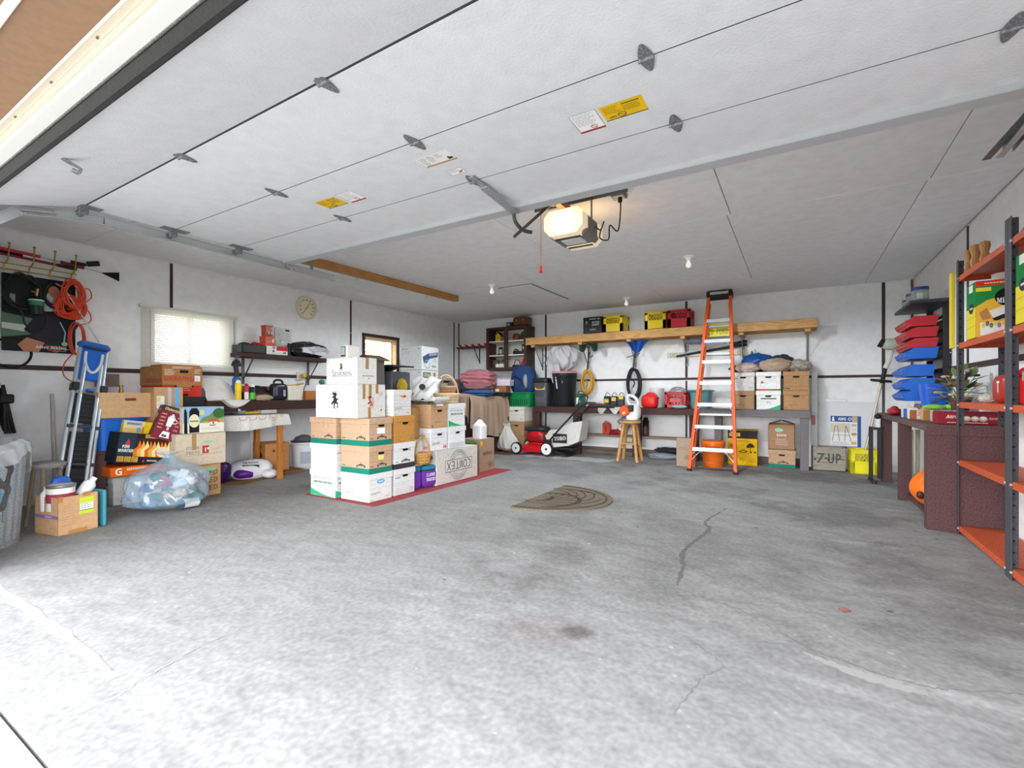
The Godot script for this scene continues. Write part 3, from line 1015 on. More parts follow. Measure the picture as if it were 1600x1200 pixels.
func build_ceiling_things():
	bulb(V(-3.54, 2.499, -5.34), "bare white bulb on the ceiling beside the hatch")
	bulb(V(-1.0, 2.499, -5.32), "bare white bulb on the ceiling right of the opener")
	bulb(V(-2.25, 2.499, -7.13), "bare white bulb on the ceiling nearest the back wall", 0.12)
	var b := T("ceiling_beam", "long bare orange pine board fixed under the ceiling with eye hooks", "beam", V(-4.5, 2.415, -4.1))
	P(b, "board", L().bar(V(-0.04, 0.042, 1.75), V(0.08, 0.042, -1.6), 0.09, 0.08, 0.004), M("b9834a", "woodz", 0.6))
	for z in [0.22, -0.43, -1.02]:
		var h := L()
		var ring := []
		for k in 14:
			ring.append(V(0.015 * cos(TAU * k / 14), -0.022 + 0.015 * sin(TAU * k / 14), z))
		h.tube(ring, 0.003, 6, true)
		h.cyl(V(0, 0.01, z), V(0, -0.008, z), 0.003, 6)
		P(b, "eye_hook", h, M("c9c9c6", "metal", 0.3, 0.9))
	var ht := T("attic_hatch", "pale attic hatch panel set in the ceiling near the back", "hatch", V(-3.31, 2.483, -6.15))
	P(ht, "hatch_panel", B(V(0, 0.008, 0), V(0.5, 0.01, 1.16), 0.002), M("e6e6e4", "paint", 0.8))
	P(ht, "hatch_edge", L().box(V(0, 0.012, 0.59), V(0.53, 0.006, 0.01), 0).box(V(0, 0.012, -0.59), V(0.53, 0.006, 0.01), 0).box(V(0.262, 0.012, 0), V(0.01, 0.006, 1.19), 0).box(V(-0.262, 0.012, 0), V(0.01, 0.006, 1.19), 0), M("77746f", "plain", 0.9))
const KRAFT := "c2a184"
const WHITE := "dddedd"
# ---------------------------------------------------------------- shared builders
func carton(called: String, label: String, cat: String, at: Vector3, turn: float, s: Vector3, k := KRAFT, flaps := true, group := "") -> Node3D:
	var o := T(called, label, cat, at, turn, group)
	P(o, "body", B(V(0, s.y / 2 - 0.002, 0), V(s.x, s.y - 0.004, s.z), 0.004), M(k, "card", 0.8))
	if flaps:
		for e in [-1, 1]:
			P(o, "top_flap", B(V(0, s.y - 0.002, e * s.z * 0.2505), V(s.x - 0.002, 0.004, s.z * 0.497), 0.001), M(k, "card", 0.8))
	return o
func open_body(s: Vector3, w := 0.006) -> Mb:
	return L().box(V(0, w / 2, 0), V(s.x, w, s.z), 0.001).box(V(0, s.y / 2, s.z / 2 - w / 2), V(s.x, s.y, w), 0.001).box(V(0, s.y / 2, -s.z / 2 + w / 2), V(s.x, s.y, w), 0.001).box(V(s.x / 2 - w / 2, s.y / 2, 0), V(w, s.y, s.z), 0.001).box(V(-s.x / 2 + w / 2, s.y / 2, 0), V(w, s.y, s.z), 0.001)
func slot(p: Pr, x: float, y: float, w: float, h: float, k := "1e1712"):  # hand hole
	var ps := []
	for i in 20:
		var a := TAU * i / 20
		ps.append(Vector2(x + signf(cos(a)) * (w - h) / 2 + cos(a) * h / 2, y + sin(a) * h / 2))
	p.poly(ps, k)
func tape(o: Node3D, cen: Vector3, s: Vector3, k := "a9804e"):
	P(o, "packing_tape", B(cen, s, 0.0005), M(k, "plain", 0.35))

# a lidded file box; long axis = local x, so its short ends are the left and right faces
func file_box(label: String, at: Vector3, turn: float, style: String, k := WHITE, s := Vector3(0.405, 0.262, 0.306), group := "") -> Node3D:
	var o := T("file_box", label, "box", at, turn, group)
	var m := M(k, "card", 0.75)
	var lid := 0.058
	var b := Vector3(s.x - 0.016, s.y - 0.003, s.z - 0.016)
	P(o, "body", B(V(0, b.y / 2, 0), b, 0.003), m)
	P(o, "lid", B(V(0, s.y - lid / 2, 0), V(s.x, lid, s.z), 0.004), m)
	for side in ["front", "right", "left"]:
		var p := face(side, b)
		var w := b.x if side == "front" else b.z
		box_print(p, style, w, b.y - lid, side != "front")
		if p.v.size() > 0:
			P(o, "print", p, ink(0.6))
		if side != "front" and style != "storage" and style != "blueoval" and style != "mc":
			var q := face(side, s)
			q.z = 0.0008
			q.poly([Vector2(s.z / 2 - 0.045, s.y - lid + 0.0), Vector2(s.z / 2 + 0.045, s.y - lid + 0.0), Vector2(s.z / 2 + 0.045, s.y - lid + 0.012), Vector2(s.z / 2 - 0.045, s.y - lid + 0.012)], k)
			q.poly([Vector2(s.z / 2 - 0.032, s.y - lid - 0.026), Vector2(s.z / 2 + 0.032, s.y - lid - 0.026), Vector2(s.z / 2 + 0.042, s.y - lid - 0.004), Vector2(s.z / 2 - 0.042, s.y - lid - 0.004)], "17130f")
			P(o, "hand_hole", q, ink(0.6))
	return o
func emblem(p: Pr, x: float, y: float, s: float):
	var a := []
	for k in 13:
		a.append(Vector2(x + s * (k / 12.0 - 0.5), y + s * 0.06 + s * 0.1 * sin(PI * k / 12.0)))
	for k in 13:
		a.append(Vector2(x + s * (0.5 - k / 12.0), y - s * 0.1 + s * 0.07 * sin(PI * k / 12.0)))
	p.poly(a, "2c2622")
	p.ring(x, y + s * 0.22, s * 0.08, s * 0.025, "2c2622", 16)
	p.rect(x - s * 0.05, y + s * 0.13, s * 0.1, s * 0.03, "2c2622")
	p.text("BANKERS BOX", x, y + s * 0.03, s * 0.07, "d9c4a4", s * 0.8)
	p.fine(x - s * 0.35, y - s * 0.05, s * 0.75, 1, 0.008, "c9b494", 0.003)
func box_print(p: Pr, style: String, w: float, h: float, end: bool):
	match style:
		"green", "black":
			p.rect(0, 0.0, w, h * 0.26, "1f7b68" if style == "green" else "38353b")
			emblem(p, w * (0.55 if end else 0.72), h * 0.36, 0.12)
			p.fine(w * 0.05, h * 0.33, w * 0.12, 1, 0.012, "3a332c", 0.008)
			if end:
				for k in 3:
					p.line([Vector2(0, h * (0.55 + 0.16 * k)), Vector2(w, h * (0.55 + 0.16 * k))], 0.0015, "8a6a4c" if style == "green" else "a9a6a2")
				if style == "black":
					p.text("STOR/FILE", w * 0.6, h * 0.92, 0.016, "2c2622", w * 0.35, "Droid Sans", true, 0.0, 0.2)
		"772":
			p.table(w * 0.06, h * 0.09, w * 0.6, h * 0.24, 12, 3, 0.0012, "b4b3b0")
			p.text("772", w * 0.83, h * 0.17, h * 0.14, "55534f", 0.0, "Droid Sans", false)
			p.fine(w * 0.72, h * 0.29, w * 0.2, 1, 0.01, "8a8885", 0.004)
			if end:
				p.line([Vector2(0, h * 0.62), Vector2(w, h * 0.62)], 0.0015, "a9a8a5")
				p.line([Vector2(0, h * 0.48), Vector2(w, h * 0.48)], 0.0015, "a9a8a5")
				p.line([Vector2(w * 0.5, h * 0.62), Vector2(w * 0.5, h * 0.8)], 0.0015, "a9a8a5")
				p.fine(w * 0.05, h * 0.85, w * 0.25, 1, 0.014, "55534f", 0.008)
		"storage":
			p.text("file storage box", w * 0.5, h * 0.9, h * 0.13, "4a4f4e", w * 0.8, "Droid Sans", false)
			for k in 4:
				p.rect(w * (0.13 + k * 0.19), h * 0.66, w * 0.165, h * 0.085, "2f6b5c")
				p.fine(w * (0.145 + k * 0.19), h * 0.69, w * 0.13, 1, 0.006, "b9cfc6", 0.005, k)
			p.table(w * 0.13, h * 0.38, w * 0.74, h * 0.22, 4, 1, 0.0016, "9aa09e")
			var a := [Vector2(0, 0.004), Vector2(w * 0.98, 0.004)]
			for k in 11:
				var t := 1.0 - k / 10.0
				a.append(Vector2(w * 0.98 * t, 0.006 + h * 0.34 * pow(1.0 - t, 1.8)))
			p.poly(a, "3aa878")
			p.text("office", w * 0.2, h * 0.06, h * 0.06, "e6f2ec", 0.0, "Droid Sans", false)
		"lift", "blueoval", "mc":
			if not end or style == "lift" or style == "mc":
				p.line([Vector2(w * 0.03, h * 0.45), Vector2(w * 0.97, h * 0.45)], 0.0022, "55534f")
				p.line([Vector2(w * 0.03, h * 0.3), Vector2(w * 0.97, h * 0.3)], 0.0022, "55534f")
			if end:
				p.line([Vector2(w * 0.03, h * 0.62), Vector2(w * 0.97, h * 0.62)], 0.0015, "a9a8a5")
				p.line([Vector2(w * 0.03, h * 0.78), Vector2(w * 0.97, h * 0.78)], 0.0015, "a9a8a5")
				p.rect(w * 0.06, h * 0.33, w * 0.88, h * 0.09, "e0e0de")
			p.text("LIFT-LID SYSTEM" if end else "STORAGE FILE", w * 0.28, h * 0.375, h * 0.07, "3b3936", w * 0.4)
			p.text("Staples" if not end else "RECORD", w * 0.82, h * 0.15, h * 0.05, "c4554a", w * 0.16, "Droid Sans", true)
			p.fine(w * 0.05, h * 0.06, w * 0.14, 1, 0.01, "6b6966", 0.005)
			if style == "blueoval" and end:
				p.ell(w * 0.5, h * 0.9, w * 0.17, h * 0.1, "4aa3d6")
				p.text("GEO", w * 0.5, h * 0.9, h * 0.08, "e6f2f8", w * 0.2)
			if style == "mc" and end:
				p.ell(w * 0.47, h * 0.98, w * 0.11, h * 0.07, "d8b23a")
				p.ell(w * 0.6, h * 0.98, w * 0.11, h * 0.07, "c0392f")
				p.rect(w * 0.5, h * 0.93, w * 0.07, h * 0.1, "d8742f")
		"liftred":
			p.line([Vector2(w * 0.03, h * 0.5), Vector2(w * 0.97, h * 0.5)], 0.0018, "77757a")
			p.line([Vector2(w * 0.03, h * 0.75), Vector2(w * 0.97, h * 0.75)], 0.0018, "77757a")
			if not end:
				p.rect(0, h * 0.86, w * 0.8, h * 0.07, "c2a06a")
			p.line([Vector2(w * 0.03, h * 0.35), Vector2(w * 0.97, h * 0.35)], 0.0018, "77757a")
			p.text("LIFT-LID SYSTEM", w * 0.3, h * 0.42, h * 0.08, "3b3936", w * 0.45)
			p.rect(w * 0.74, h * 0.1, w * 0.2, h * 0.16, "c2443c")
			p.fine(w * 0.75, h * 0.19, w * 0.17, 2, 0.011, "f2dcd8", 0.005)
		"grid":
			p.table(w * 0.05, h * 0.06, w * 0.88, h * 0.24, 14, 3, 0.003, "8f8e92")
		"orangebox":
			p.line([Vector2(0, h * 0.3), Vector2(w, h * 0.3)], 0.002, "7d5a2c")
			p.line([Vector2(0, h * 0.62), Vector2(w, h * 0.62)], 0.001, "9c7238")
			p.ell(w * 0.82, h * 0.16, w * 0.11, h * 0.07, "6f9152")
			p.fine(w * 0.08, h * 0.17, w * 0.22, 2, 0.012, "7d6a3c", 0.004)
		"kraft":
			p.text("Bankers Box", w * 0.4, h * 0.35, 0.014, "5c452c", w * 0.32, "Droid Serif", true)
			p.ell(w * 0.1, h * 0.12, 0.016, 0.016, "8a7a48")
			p.fine(w * 0.65, h * 0.06, w * 0.28, 1, 0.008, "7a5c3c", 0.003)
			p.line([Vector2(0, h * 0.72), Vector2(w, h * 0.72)], 0.001, "94704a")
		"kraftlines":
			for k in 4:
				p.line([Vector2(w * 0.03, h * (0.3 + 0.16 * k)), Vector2(w * 0.27, h * (0.3 + 0.16 * k))], 0.0018, "7a5c3c")
				p.line([Vector2(w * 0.73, h * (0.3 + 0.16 * k)), Vector2(w * 0.97, h * (0.3 + 0.16 * k))], 0.0018, "7a5c3c")
			p.line([Vector2(w * 0.03, h * 0.26), Vector2(w * 0.97, h * 0.26)], 0.002, "7a5c3c")
			p.box_line(w * 0.29, h * 0.3, w * 0.42, h * 0.5, 0.0018, "7a5c3c")
			p.fine(w * 0.04, h * 0.12, w * 0.22, 1, 0.016, "4a3620", 0.012)
			p.fine(w * 0.6, h * 0.06, w * 0.34, 1, 0.008, "7a5c3c", 0.004)
		"redband":
			p.rect(0, h * 0.02, w, h * 0.1, "b8443a")
			p.box_line(w * 0.18, h * 0.28, w * 0.66, h * 0.42, 0.0015, "b8443a")
			p.rect(w * 0.2, h * 0.5, w * 0.09, h * 0.16, "c2443c")
			p.fine(w * 0.31, h * 0.55, w * 0.1, 1, 0.01, "8a4a44", 0.006)
		"greenlabel":
			var a := [Vector2(w, 0.004)]
			for k in 11:
				a.append(Vector2(w * (0.3 + 0.7 * k / 10.0), 0.004 + h * 0.36 * pow(k / 10.0, 1.7)))
			p.poly(a, "3aa878")
			p.rect(w * 0.18, h * 0.72, w * 0.66, h * 0.09, "3c7a6c")
			p.table(w * 0.16, h * 0.34, w * 0.7, h * 0.32, 1, 4, 0.0012, "9a9a9c")
			p.fine(w * 0.45, h * 0.54, w * 0.2, 2, 0.02, "3f4a7c", 0.006)

# pieces of soft cloth or bags
func blobm(r: Vector3, amp: float, fr: float, sd: int, pw := 2.0, fl := -99.0, nu := 44, nv := 26) -> Mb:
	return L().blob(V(0, r.y * 0.9, 0), r, amp, fr, sd, nu, nv, pw, maxf(fl, 0.0))
func folded(w: float, d: float, layers: int, th: float, sd: int) -> Mb:  # a folded blanket: one soft heap with its layers showing as ridges
	var fn := FastNoiseLite.new()
	fn.seed = sd
	fn.frequency = 0.16
	var h := th * layers
	return L().grid(func(u, v):
		var an: float = -TAU * u
		var t: float = PI * v
		var c := cos(an)
		var sn := sin(an)
		var k := pow(pow(absf(c), 4.0) + pow(absf(sn), 4.0), -0.25)
		var pr := pow(sin(t), 0.45)
		var nz: float = fn.get_noise_3d(c * 10, cos(t) * 12, sn * 10)
		var ridge: float = 1.0 + 0.07 * sin((0.5 + 0.5 * cos(t) + 0.12 * nz + 0.04 * c) * TAU * layers) * pr + 0.16 * nz
		return V(w / 2 * k * c * pr * ridge, maxf(0.0, h * 0.5 + h * 0.5 * cos(t) * (1.0 + 0.3 * nz)), d / 2 * k * sn * pr * ridge), 72, 48, true)
func coil(c: Vector3, rx: float, ry: float, turns: int, r: float, jit: float, sd: int, n := 26, spread := 0.03) -> Mb:  # hose or cord looped in a plane facing +z
	var rg := RandomNumberGenerator.new()
	rg.seed = sd
	var ps := []
	for t in turns:
		var ox := rg.randf_range(-jit, jit)
		var oy := rg.randf_range(-jit, jit)
		var sx := rx * rg.randf_range(0.86, 1.06)
		var sy := ry * rg.randf_range(0.9, 1.04)
		var oz := rg.randf_range(0, spread)
		for k in n:
			var a := TAU * k / n + PI / 2
			ps.append(c + V(ox + cos(a) * sx, oy + sin(a) * sy - ry, oz))
	var out := []
	for k in ps.size():
		var s := Vector3.ZERO
		for e in [-1, 0, 1]:
			s += ps[clampi(k + e, 0, ps.size() - 1)]
		out.append(s / 3.0)
	return L().tube(out, r, 6)
func horse(p: Pr, x: float, y: float, s: float):
	# a rearing horse as a plain silhouette
	var a := [[-0.1, 0.5], [0.02, 0.46], [0.1, 0.5], [0.12, 0.42], [0.2, 0.36], [0.12, 0.3], [0.08, 0.2], [0.16, 0.08], [0.3, 0.1], [0.28, 0.16], [0.36, 0.08], [0.2, 0.0], [0.14, -0.1], [0.3, -0.2], [0.22, -0.36], [0.3, -0.46], [0.16, -0.48], [0.16, -0.34], [0.18, -0.24], [0.02, -0.22], [-0.04, -0.38], [0.02, -0.5], [-0.14, -0.5], [-0.12, -0.36], [-0.14, -0.16], [-0.24, -0.3], [-0.36, -0.28], [-0.3, -0.14], [-0.14, -0.02], [-0.12, 0.14], [-0.2, 0.1], [-0.28, 0.2], [-0.2, 0.24], [-0.08, 0.26], [-0.16, 0.34], [-0.26, 0.36], [-0.22, 0.44]]
	var ps := []
	for e in a:
		ps.append(Vector2(x + e[0] * s, y + e[1] * s))
	p.poly(ps, "2b2927")

# ---------------------------------------------------------------- left wall, near the camera
func build_left():
	var metal := M("b9bcc0", "metal", 0.35, 0.8)
	# poster
	var po := T("poster", "advertising poster of a seated cyclist on the left wall behind black hoses", "poster", V(-6.026, 1.41, -1.5), 90)
	var ps := V(0.5, 0.69, 0.006)
	P(po, "sheet", B(V(0, ps.y / 2, 0), ps, 0.001), M("1f2a26", "plain", 0.5))
	var p := face("front", ps)
	p.rect(0, 0, 0.5, 0.69, "1b2622")
	p.poly([Vector2(0, 0.12), Vector2(0.2, 0.16), Vector2(0.24, 0.3), Vector2(0, 0.34)], "5f7a66")
	p.poly([Vector2(0, 0.2), Vector2(0.14, 0.18), Vector2(0.2, 0.24), Vector2(0, 0.25)], "c9d4c6")
	p.ring(0.06, -0.02, 0.14, 0.02, "14181a")
	p.poly([Vector2(0.26, 0.38), Vector2(0.4, 0.4), Vector2(0.42, 0.56), Vector2(0.3, 0.56)], "d9dde2")
	p.poly([Vector2(0.14, 0.2), Vector2(0.22, 0.34), Vector2(0.36, 0.37), Vector2(0.44, 0.2), Vector2(0.46, 0.07), Vector2(0.28, 0.08)], "2b2e38")
	p.poly([Vector2(0.1, 0.06), Vector2(0.16, 0.13), Vector2(0.28, 0.09), Vector2(0.24, 0.0), Vector2(0.14, 0.0)], "c08066")
	p.poly([Vector2(0.28, 0.07), Vector2(0.44, 0.07), Vector2(0.36, 0.0), Vector2(0.3, 0.02)], "8a5040")
	p.ell(0.37, 0.6, 0.055, 0.06, "2b1f1a")
	p.ell(0.345, 0.575, 0.04, 0.055, "c98a70")
	p.rect(0.325, 0.555, 0.02, 0.005, "8a4038")
	p.poly([Vector2(0.39, 0.3), Vector2(0.43, 0.2), Vector2(0.42, 0.1), Vector2(0.41, 0.1), Vector2(0.42, 0.2), Vector2(0.385, 0.29)], "9fb4d0")
	p.ell(0.42, 0.09, 0.022, 0.02, "9cc8a4")
	p.rect(0.05, 0.44, 0.035, 0.07, "8c988a")
	p.text("After Biking...", 0.34, 0.045, 0.034, "e9ebe8", 0.25, "Droid Serif", true)
	p.fine(0.34, 0.016, 0.1, 1, 0.01, "c0c4c0", 0.004)
	P(po, "printed_picture", p, ink(0.45))
	# panel behind the poster's left part
	S("wall_panel", "grey metal sheet on the left wall at the edge of the poster", "panel", B(V(0, 0, 0), V(0.012, 0.7, 0.2), 0.002), M("a5a4a2", "plain", 0.5), V(-6.03, 1.8, -1.14))
	# rack of brass hooks
	var rk := T("hook_rack", "brass rail rack with upright hooks on the left wall above the poster", "rack", V(-5.99, 2.15, -1.5))
	var brass := M("b79a5c", "metal", 0.3, 0.9)
	P(rk, "backboard", B(V(-0.035, 0.03, 0.05), V(0.012, 0.1, 0.6), 0.002), M("e2ddd0", "plain", 0.6))
	for y in [0.03, -0.02]:
		P(rk, "rail", L().cyl(V(0, y, 0.38), V(0, y, -0.25), 0.005, 8), brass)
	for z in [0.23, 0.07, -0.07, -0.22]:
		var h := L().tube(curve([V(0, -0.04, z + 0.015), V(0.01, 0.02, z + 0.01), V(0.05, 0.05, z), V(0.06, 0.12, z - 0.005), V(0.055, 0.19, z - 0.01)], 4), 0.006, 8)
		h.lathe([Vector2(0.0, 0.188), Vector2(0.011, 0.194), Vector2(0.011, 0.206), Vector2(0.0, 0.213)], 10, V(0.055, 0, z - 0.01))
		P(rk, "hook", h, brass)
	# snow brushes
	var b1 := T("snow_brush", "red handled snow brush with a black fan bristle head on the brass hooks", "brush", V(-5.945, 2.27, -1.5))
	P(b1, "handle", L().cyl(V(0, 0.025, 0.32), V(0, 0.01, 0.02), 0.014, 10), M("c0283a", "plain", 0.4))
	P(b1, "shaft", L().cyl(V(0, 0.01, 0.02), V(0, -0.005, -0.12), 0.007, 8), metal)
	P(b1, "grip", L().tube([V(0, -0.005, -0.12), V(0, -0.012, -0.17), V(0, -0.016, -0.22), V(0, -0.022, -0.29)], 0.016, 10), M("7c2430", "cloth", 0.8))
	P(b1, "thin_shaft", L().cyl(V(0, -0.022, -0.29), V(0, -0.04, -0.43), 0.004, 8), metal)
	var fan := L()
	for k in 15:
		fan.cyl(V(0, -0.04, -0.43), V(0.004 * (k % 2), -0.04 - 0.012 + (k - 7) * 0.0062, -0.57), 0.0035, 5)
	P(b1, "bristles", fan, M("1e1d20", "plain", 0.8))
	var b2 := T("snow_brush", "black and red ice scraper with a flat black blade behind the snow brush", "brush", V(-5.962, 2.235, -1.5))
	P(b2, "handle", L().cyl(V(0, 0.02, 0.32), V(0, 0.0, -0.1), 0.012, 10), M("8e2030", "plain", 0.4))
	P(b2, "black_grip", L().cyl(V(0, 0.0, -0.1), V(0, -0.01, -0.24), 0.015, 10), M("1c1b1e", "plain", 0.6))
	P(b2, "blade", L().bar(V(-0.01, 0.055, -0.2), V(-0.01, 0.05, -0.32), 0.006, 0.03, 0.002).bar(V(-0.01, 0.06, -0.32), V(-0.01, 0.09, -0.42), 0.006, 0.05, 0.002), M("1c1b1e", "plain", 0.5))
	P(b2, "brush_head", L().box(V(0, 0.03, 0.25), V(0.02, 0.05, 0.24), 0.006), M("17161a", "cloth", 0.9))
	# black hoses and torch over the poster
	var dk := M("1b1c1f", "plain", 0.45)
	var h1 := T("hose_coil", "black rubber hose coiled in wide loops over the left half of the poster", "hose", V(-5.97, 2.09, -1.36), 90)
	P(h1, "loops", coil(V(0, 0, 0), 0.13, 0.15, 5, 0.008, 0.02, 4), dk)
	P(h1, "tail", L().tube(curve([V(-0.05, -0.28, 0.02), V(0.0, -0.34, 0.03), V(0.02, -0.44, 0.03), V(0.09, -0.5, 0.03), V(0.16, -0.42, 0.03), V(0.14, -0.3, 0.03), V(0.06, -0.33, 0.03)], 6), 0.007, 8), dk)
	var h2 := T("hose_coil", "thick black hose looped over the right half of the poster", "hose", V(-5.97, 2.07, -1.6), 90)
	P(h2, "loops", coil(V(0, 0, 0), 0.1, 0.12, 4, 0.009, 0.012, 8), dk)
	P(h2, "brass_fitting", L().cyl(V(-0.02, -0.02, 0.05), V(0.02, -0.04, 0.05), 0.008, 8), brass)
	var to := T("camp_stove_cylinder", "dark green gas cylinder with a white and green label hung among the hoses", "cylinder", V(-5.93, 1.74, -1.45), 90)
	P(to, "tank", L().lathe([Vector2(0.0, 0.0), Vector2(0.045, 0.004), Vector2(0.052, 0.02), Vector2(0.052, 0.13), Vector2(0.04, 0.15), Vector2(0.014, 0.16), Vector2(0.012, 0.175)], 22), M("14281f", "plain", 0.3))
	P(to, "label_band", L().lathe([Vector2(0.0528, 0.085), Vector2(0.0528, 0.125)], 22, Vector3.ZERO, false), M("2f7d5c", "plain", 0.4))
	P(to, "white_rim", L().lathe([Vector2(0.054, 0.126), Vector2(0.054, 0.134), Vector2(0.05, 0.138)], 22, Vector3.ZERO, false), M("e6e6e2", "plain", 0.4))
	P(to, "valve", L().cyl(V(0, 0.17, 0), V(0.01, 0.24, 0), 0.012, 10).cyl(V(0.01, 0.2, 0), V(-0.03, 0.21, 0), 0.006, 8), brass)
	# orange extension cord
	var oc := T("extension_cord", "orange extension cord hung in a thick bundle with trailing loops on the left wall", "cord", V(-5.975, 2.11, -1.71), 90)
	var om := M("d8482a", "plain", 0.45)
	P(oc, "upper_bundle", coil(V(0, 0, 0), 0.07, 0.13, 22, 0.0055, 0.022, 14, 22, 0.05), om)
	P(oc, "lower_bundle", coil(V(-0.02, -0.16, 0), 0.09, 0.095, 24, 0.0055, 0.035, 15, 22, 0.05), om)
	P(oc, "trailing_loops", coil(V(0.02, -0.38, 0.01), 0.055, 0.16, 4, 0.005, 0.025, 16, 22), om)
	P(oc, "side_loop", L().tube(curve([V(0.06, -0.08, 0.02), V(0.12, -0.06, 0.02), V(0.14, -0.14, 0.02), V(0.08, -0.22, 0.02), V(0.13, -0.3, 0.02), V(0.13, -0.38, 0.02), V(0.05, -0.42, 0.02)], 6), 0.005, 6), om)
	P(oc, "low_loop", L().tube(curve([V(0.02, -0.68, 0.01), V(-0.06, -0.8, 0.02), V(-0.06, -0.92, 0.02), V(0.04, -0.98, 0.02), V(0.11, -0.9, 0.02), V(0.07, -0.72, 0.01)], 6), 0.005, 6), om)
	P(oc, "plug", L().cyl(V(0.03, -0.42, 0.03), V(0.0, -0.48, 0.03), 0.014, 10), dk)
	S("rod", "thin silver rod leaning on the wall across the orange cord", "rod", L().cyl(V(0, 0, 0), V(-0.02, 0.5, 0.26), 0.006, 8), metal, V(-5.92, 1.53, -1.9))
	S("wall_picture", "small faded picture card pinned low on the left wall behind the ladder", "picture", B(V(0, 0, 0), V(0.008, 0.13, 0.2), 0.001), M("9a8a86", "worn", 0.7), V(-6.03, 1.16, -2.0))
	# black folded things at the edge of the picture
	var fu := T("folded_umbrella", "black folded umbrella hanging low on the left wall", "umbrella", V(-5.9, 0.7, -1.2))
	P(fu, "canopy", L().tube([V(0, 0.0, -0.05), V(0, 0.12, -0.03), V(0, 0.3, 0.0), V(0, 0.36, 0.02)], 0.018, 10, false, 0.05), M("161519", "cloth", 0.9))
	P(fu, "grip", L().tube(curve([V(0, 0.36, 0.02), V(0, 0.41, 0.03), V(0.03, 0.44, 0.02), V(0.05, 0.4, 0.0)], 5), 0.012, 8), M("6b5a4c", "plain", 0.5))
	var fo := T("folded_tripod", "second black folded stand hanging beside the umbrella at the picture edge", "tripod", V(-5.84, 0.68, -1.27))
	for k in 3:
		P(fo, "leg", L().cyl(V(0, 0.42, 0.05), V(0.01 * k, 0.0, -0.02 + 0.028 * k), 0.012, 8), M("1a191c", "plain", 0.5))
	P(fo, "collar", B(V(0, 0.3, 0.03), V(0.06, 0.08, 0.09), 0.01), M("1a191c", "plain", 0.5))
	# planks leaning
	S("plank", "pale grey narrow board leaning upright on the left wall", "board", L().bar(V(0.06, 0.0, 0.0), V(0.0, 1.02, 0.01), 0.02, 0.05, 0.003, Vector3.RIGHT), M("d2cdc4", "woody", 0.7), V(-5.99, 0.002, -1.58))
	S("plank", "short yellow pine offcut standing beside the pale grey board", "board", L().bar(V(0.05, 0.0, 0.0), V(0.0, 0.62, 0.0), 0.02, 0.045, 0.003, Vector3.RIGHT), M("c99f63", "woody", 0.7), V(-5.94, 0.002, -1.655))
	# folding ladder thing
	var la := T("folding_ladder", "blue topped folding frame with silver tubes and black ribbed treads leaning by the left wall", "ladder", V(-5.15, 0.01, -1.457))
	var up := V(-0.45, 1.53, -0.313).normalized()
	var ax := up.cross(V(0, 0, 1)).normalized()
	la.basis = Basis(ax, up, ax.cross(up))
	for e in [[0.105, 0.0, 1.6, 0.018], [0.06, 0.03, 1.46, 0.016], [-0.105, 0.0, 1.6, 0.018], [-0.07, 0.03, 1.46, 0.016]]:
		P(la, "tube", L().cyl(V(e[1], 0.02, e[0]), V(e[1], e[2] - 0.1, e[0] * 0.9), e[3], 12), M("c9d2da", "metal", 0.3, 0.7))
	P(la, "top_cap", L().box(V(0, 1.54, 0), V(0.07, 0.07, 0.24), 0.025).box(V(0.005, 1.36, 0), V(0.05, 0.32, 0.17), 0.015), M("2560b8", "plain", 0.35))
	P(la, "pale_yoke", L().tube(curve([V(0.036, 1.46, 0.06), V(0.036, 1.36, 0.055), V(0.036, 1.28, 0.02), V(0.036, 1.28, -0.02), V(0.036, 1.36, -0.055), V(0.036, 1.46, -0.06)], 5), 0.012, 8), M("c6cdd6", "plain", 0.4))
	P(la, "handle_strap", B(V(0.04, 1.5, 0), V(0.012, 0.02, 0.18), 0.004), M("2b2a2c", "plain", 0.6))
	for z in [0.1, -0.1]:
		P(la, "joint_block", B(V(0.02, 1.12, z), V(0.08, 0.07, 0.05), 0.008), M("2b2d31", "plain", 0.5))
	P(la, "blue_latch", L().lathe([Vector2(0.0, 0.0), Vector2(0.03, 0.0), Vector2(0.03, 0.02), Vector2(0.0, 0.024)], 12, V(0.05, 1.08, 0)), M("2560b8", "plain", 0.35))
	for pan in [[0.8, 1.07], [0.45, 0.72], [0.08, 0.4]]:
		P(la, "tread_panel", B(V(0.0, (pan[0] + pan[1]) / 2, 0), V(0.02, pan[1] - pan[0], 0.16), 0.004), M("232428", "plain", 0.6))
		var y: float = pan[0] + 0.02
		while y < pan[1] - 0.01:
			P(la, "rib", B(V(0.018, y, 0), V(0.016, 0.012, 0.155), 0.003), M("2b2d31", "plain", 0.5))
			y += 0.042
	for y in [0.76, 0.43]:
		P(la, "crossbar", L().cyl(V(0.03, y, 0.11), V(0.03, y, -0.11), 0.014, 10), M("4a4d52", "metal", 0.4, 0.5))
	# trash can
	var tc := T("trash_can", "galvanised ribbed trash can with a clear liner and black sprayed marks", "trash can", V(-4.70, 0, -0.83))
	var gm := M("b4bcc2", "galv", 0.45, 0.45)
	var cb := L().grid(func(u, w):
		var a: float = -TAU * u
		var r: float = lerpf(0.225, 0.262, w) + 0.005 * cos(a * 26) * clampf(minf(w, 1 - w) * 12, 0, 1)
		return V(r * cos(a), 0.02 + 0.62 * w, r * sin(a)), 156, 16, true)
	P(tc, "ribbed_wall", cb, gm)
	P(tc, "rim", L().tube(ring_pts(0.264, 0.645, 40), 0.009, 8, true), gm)
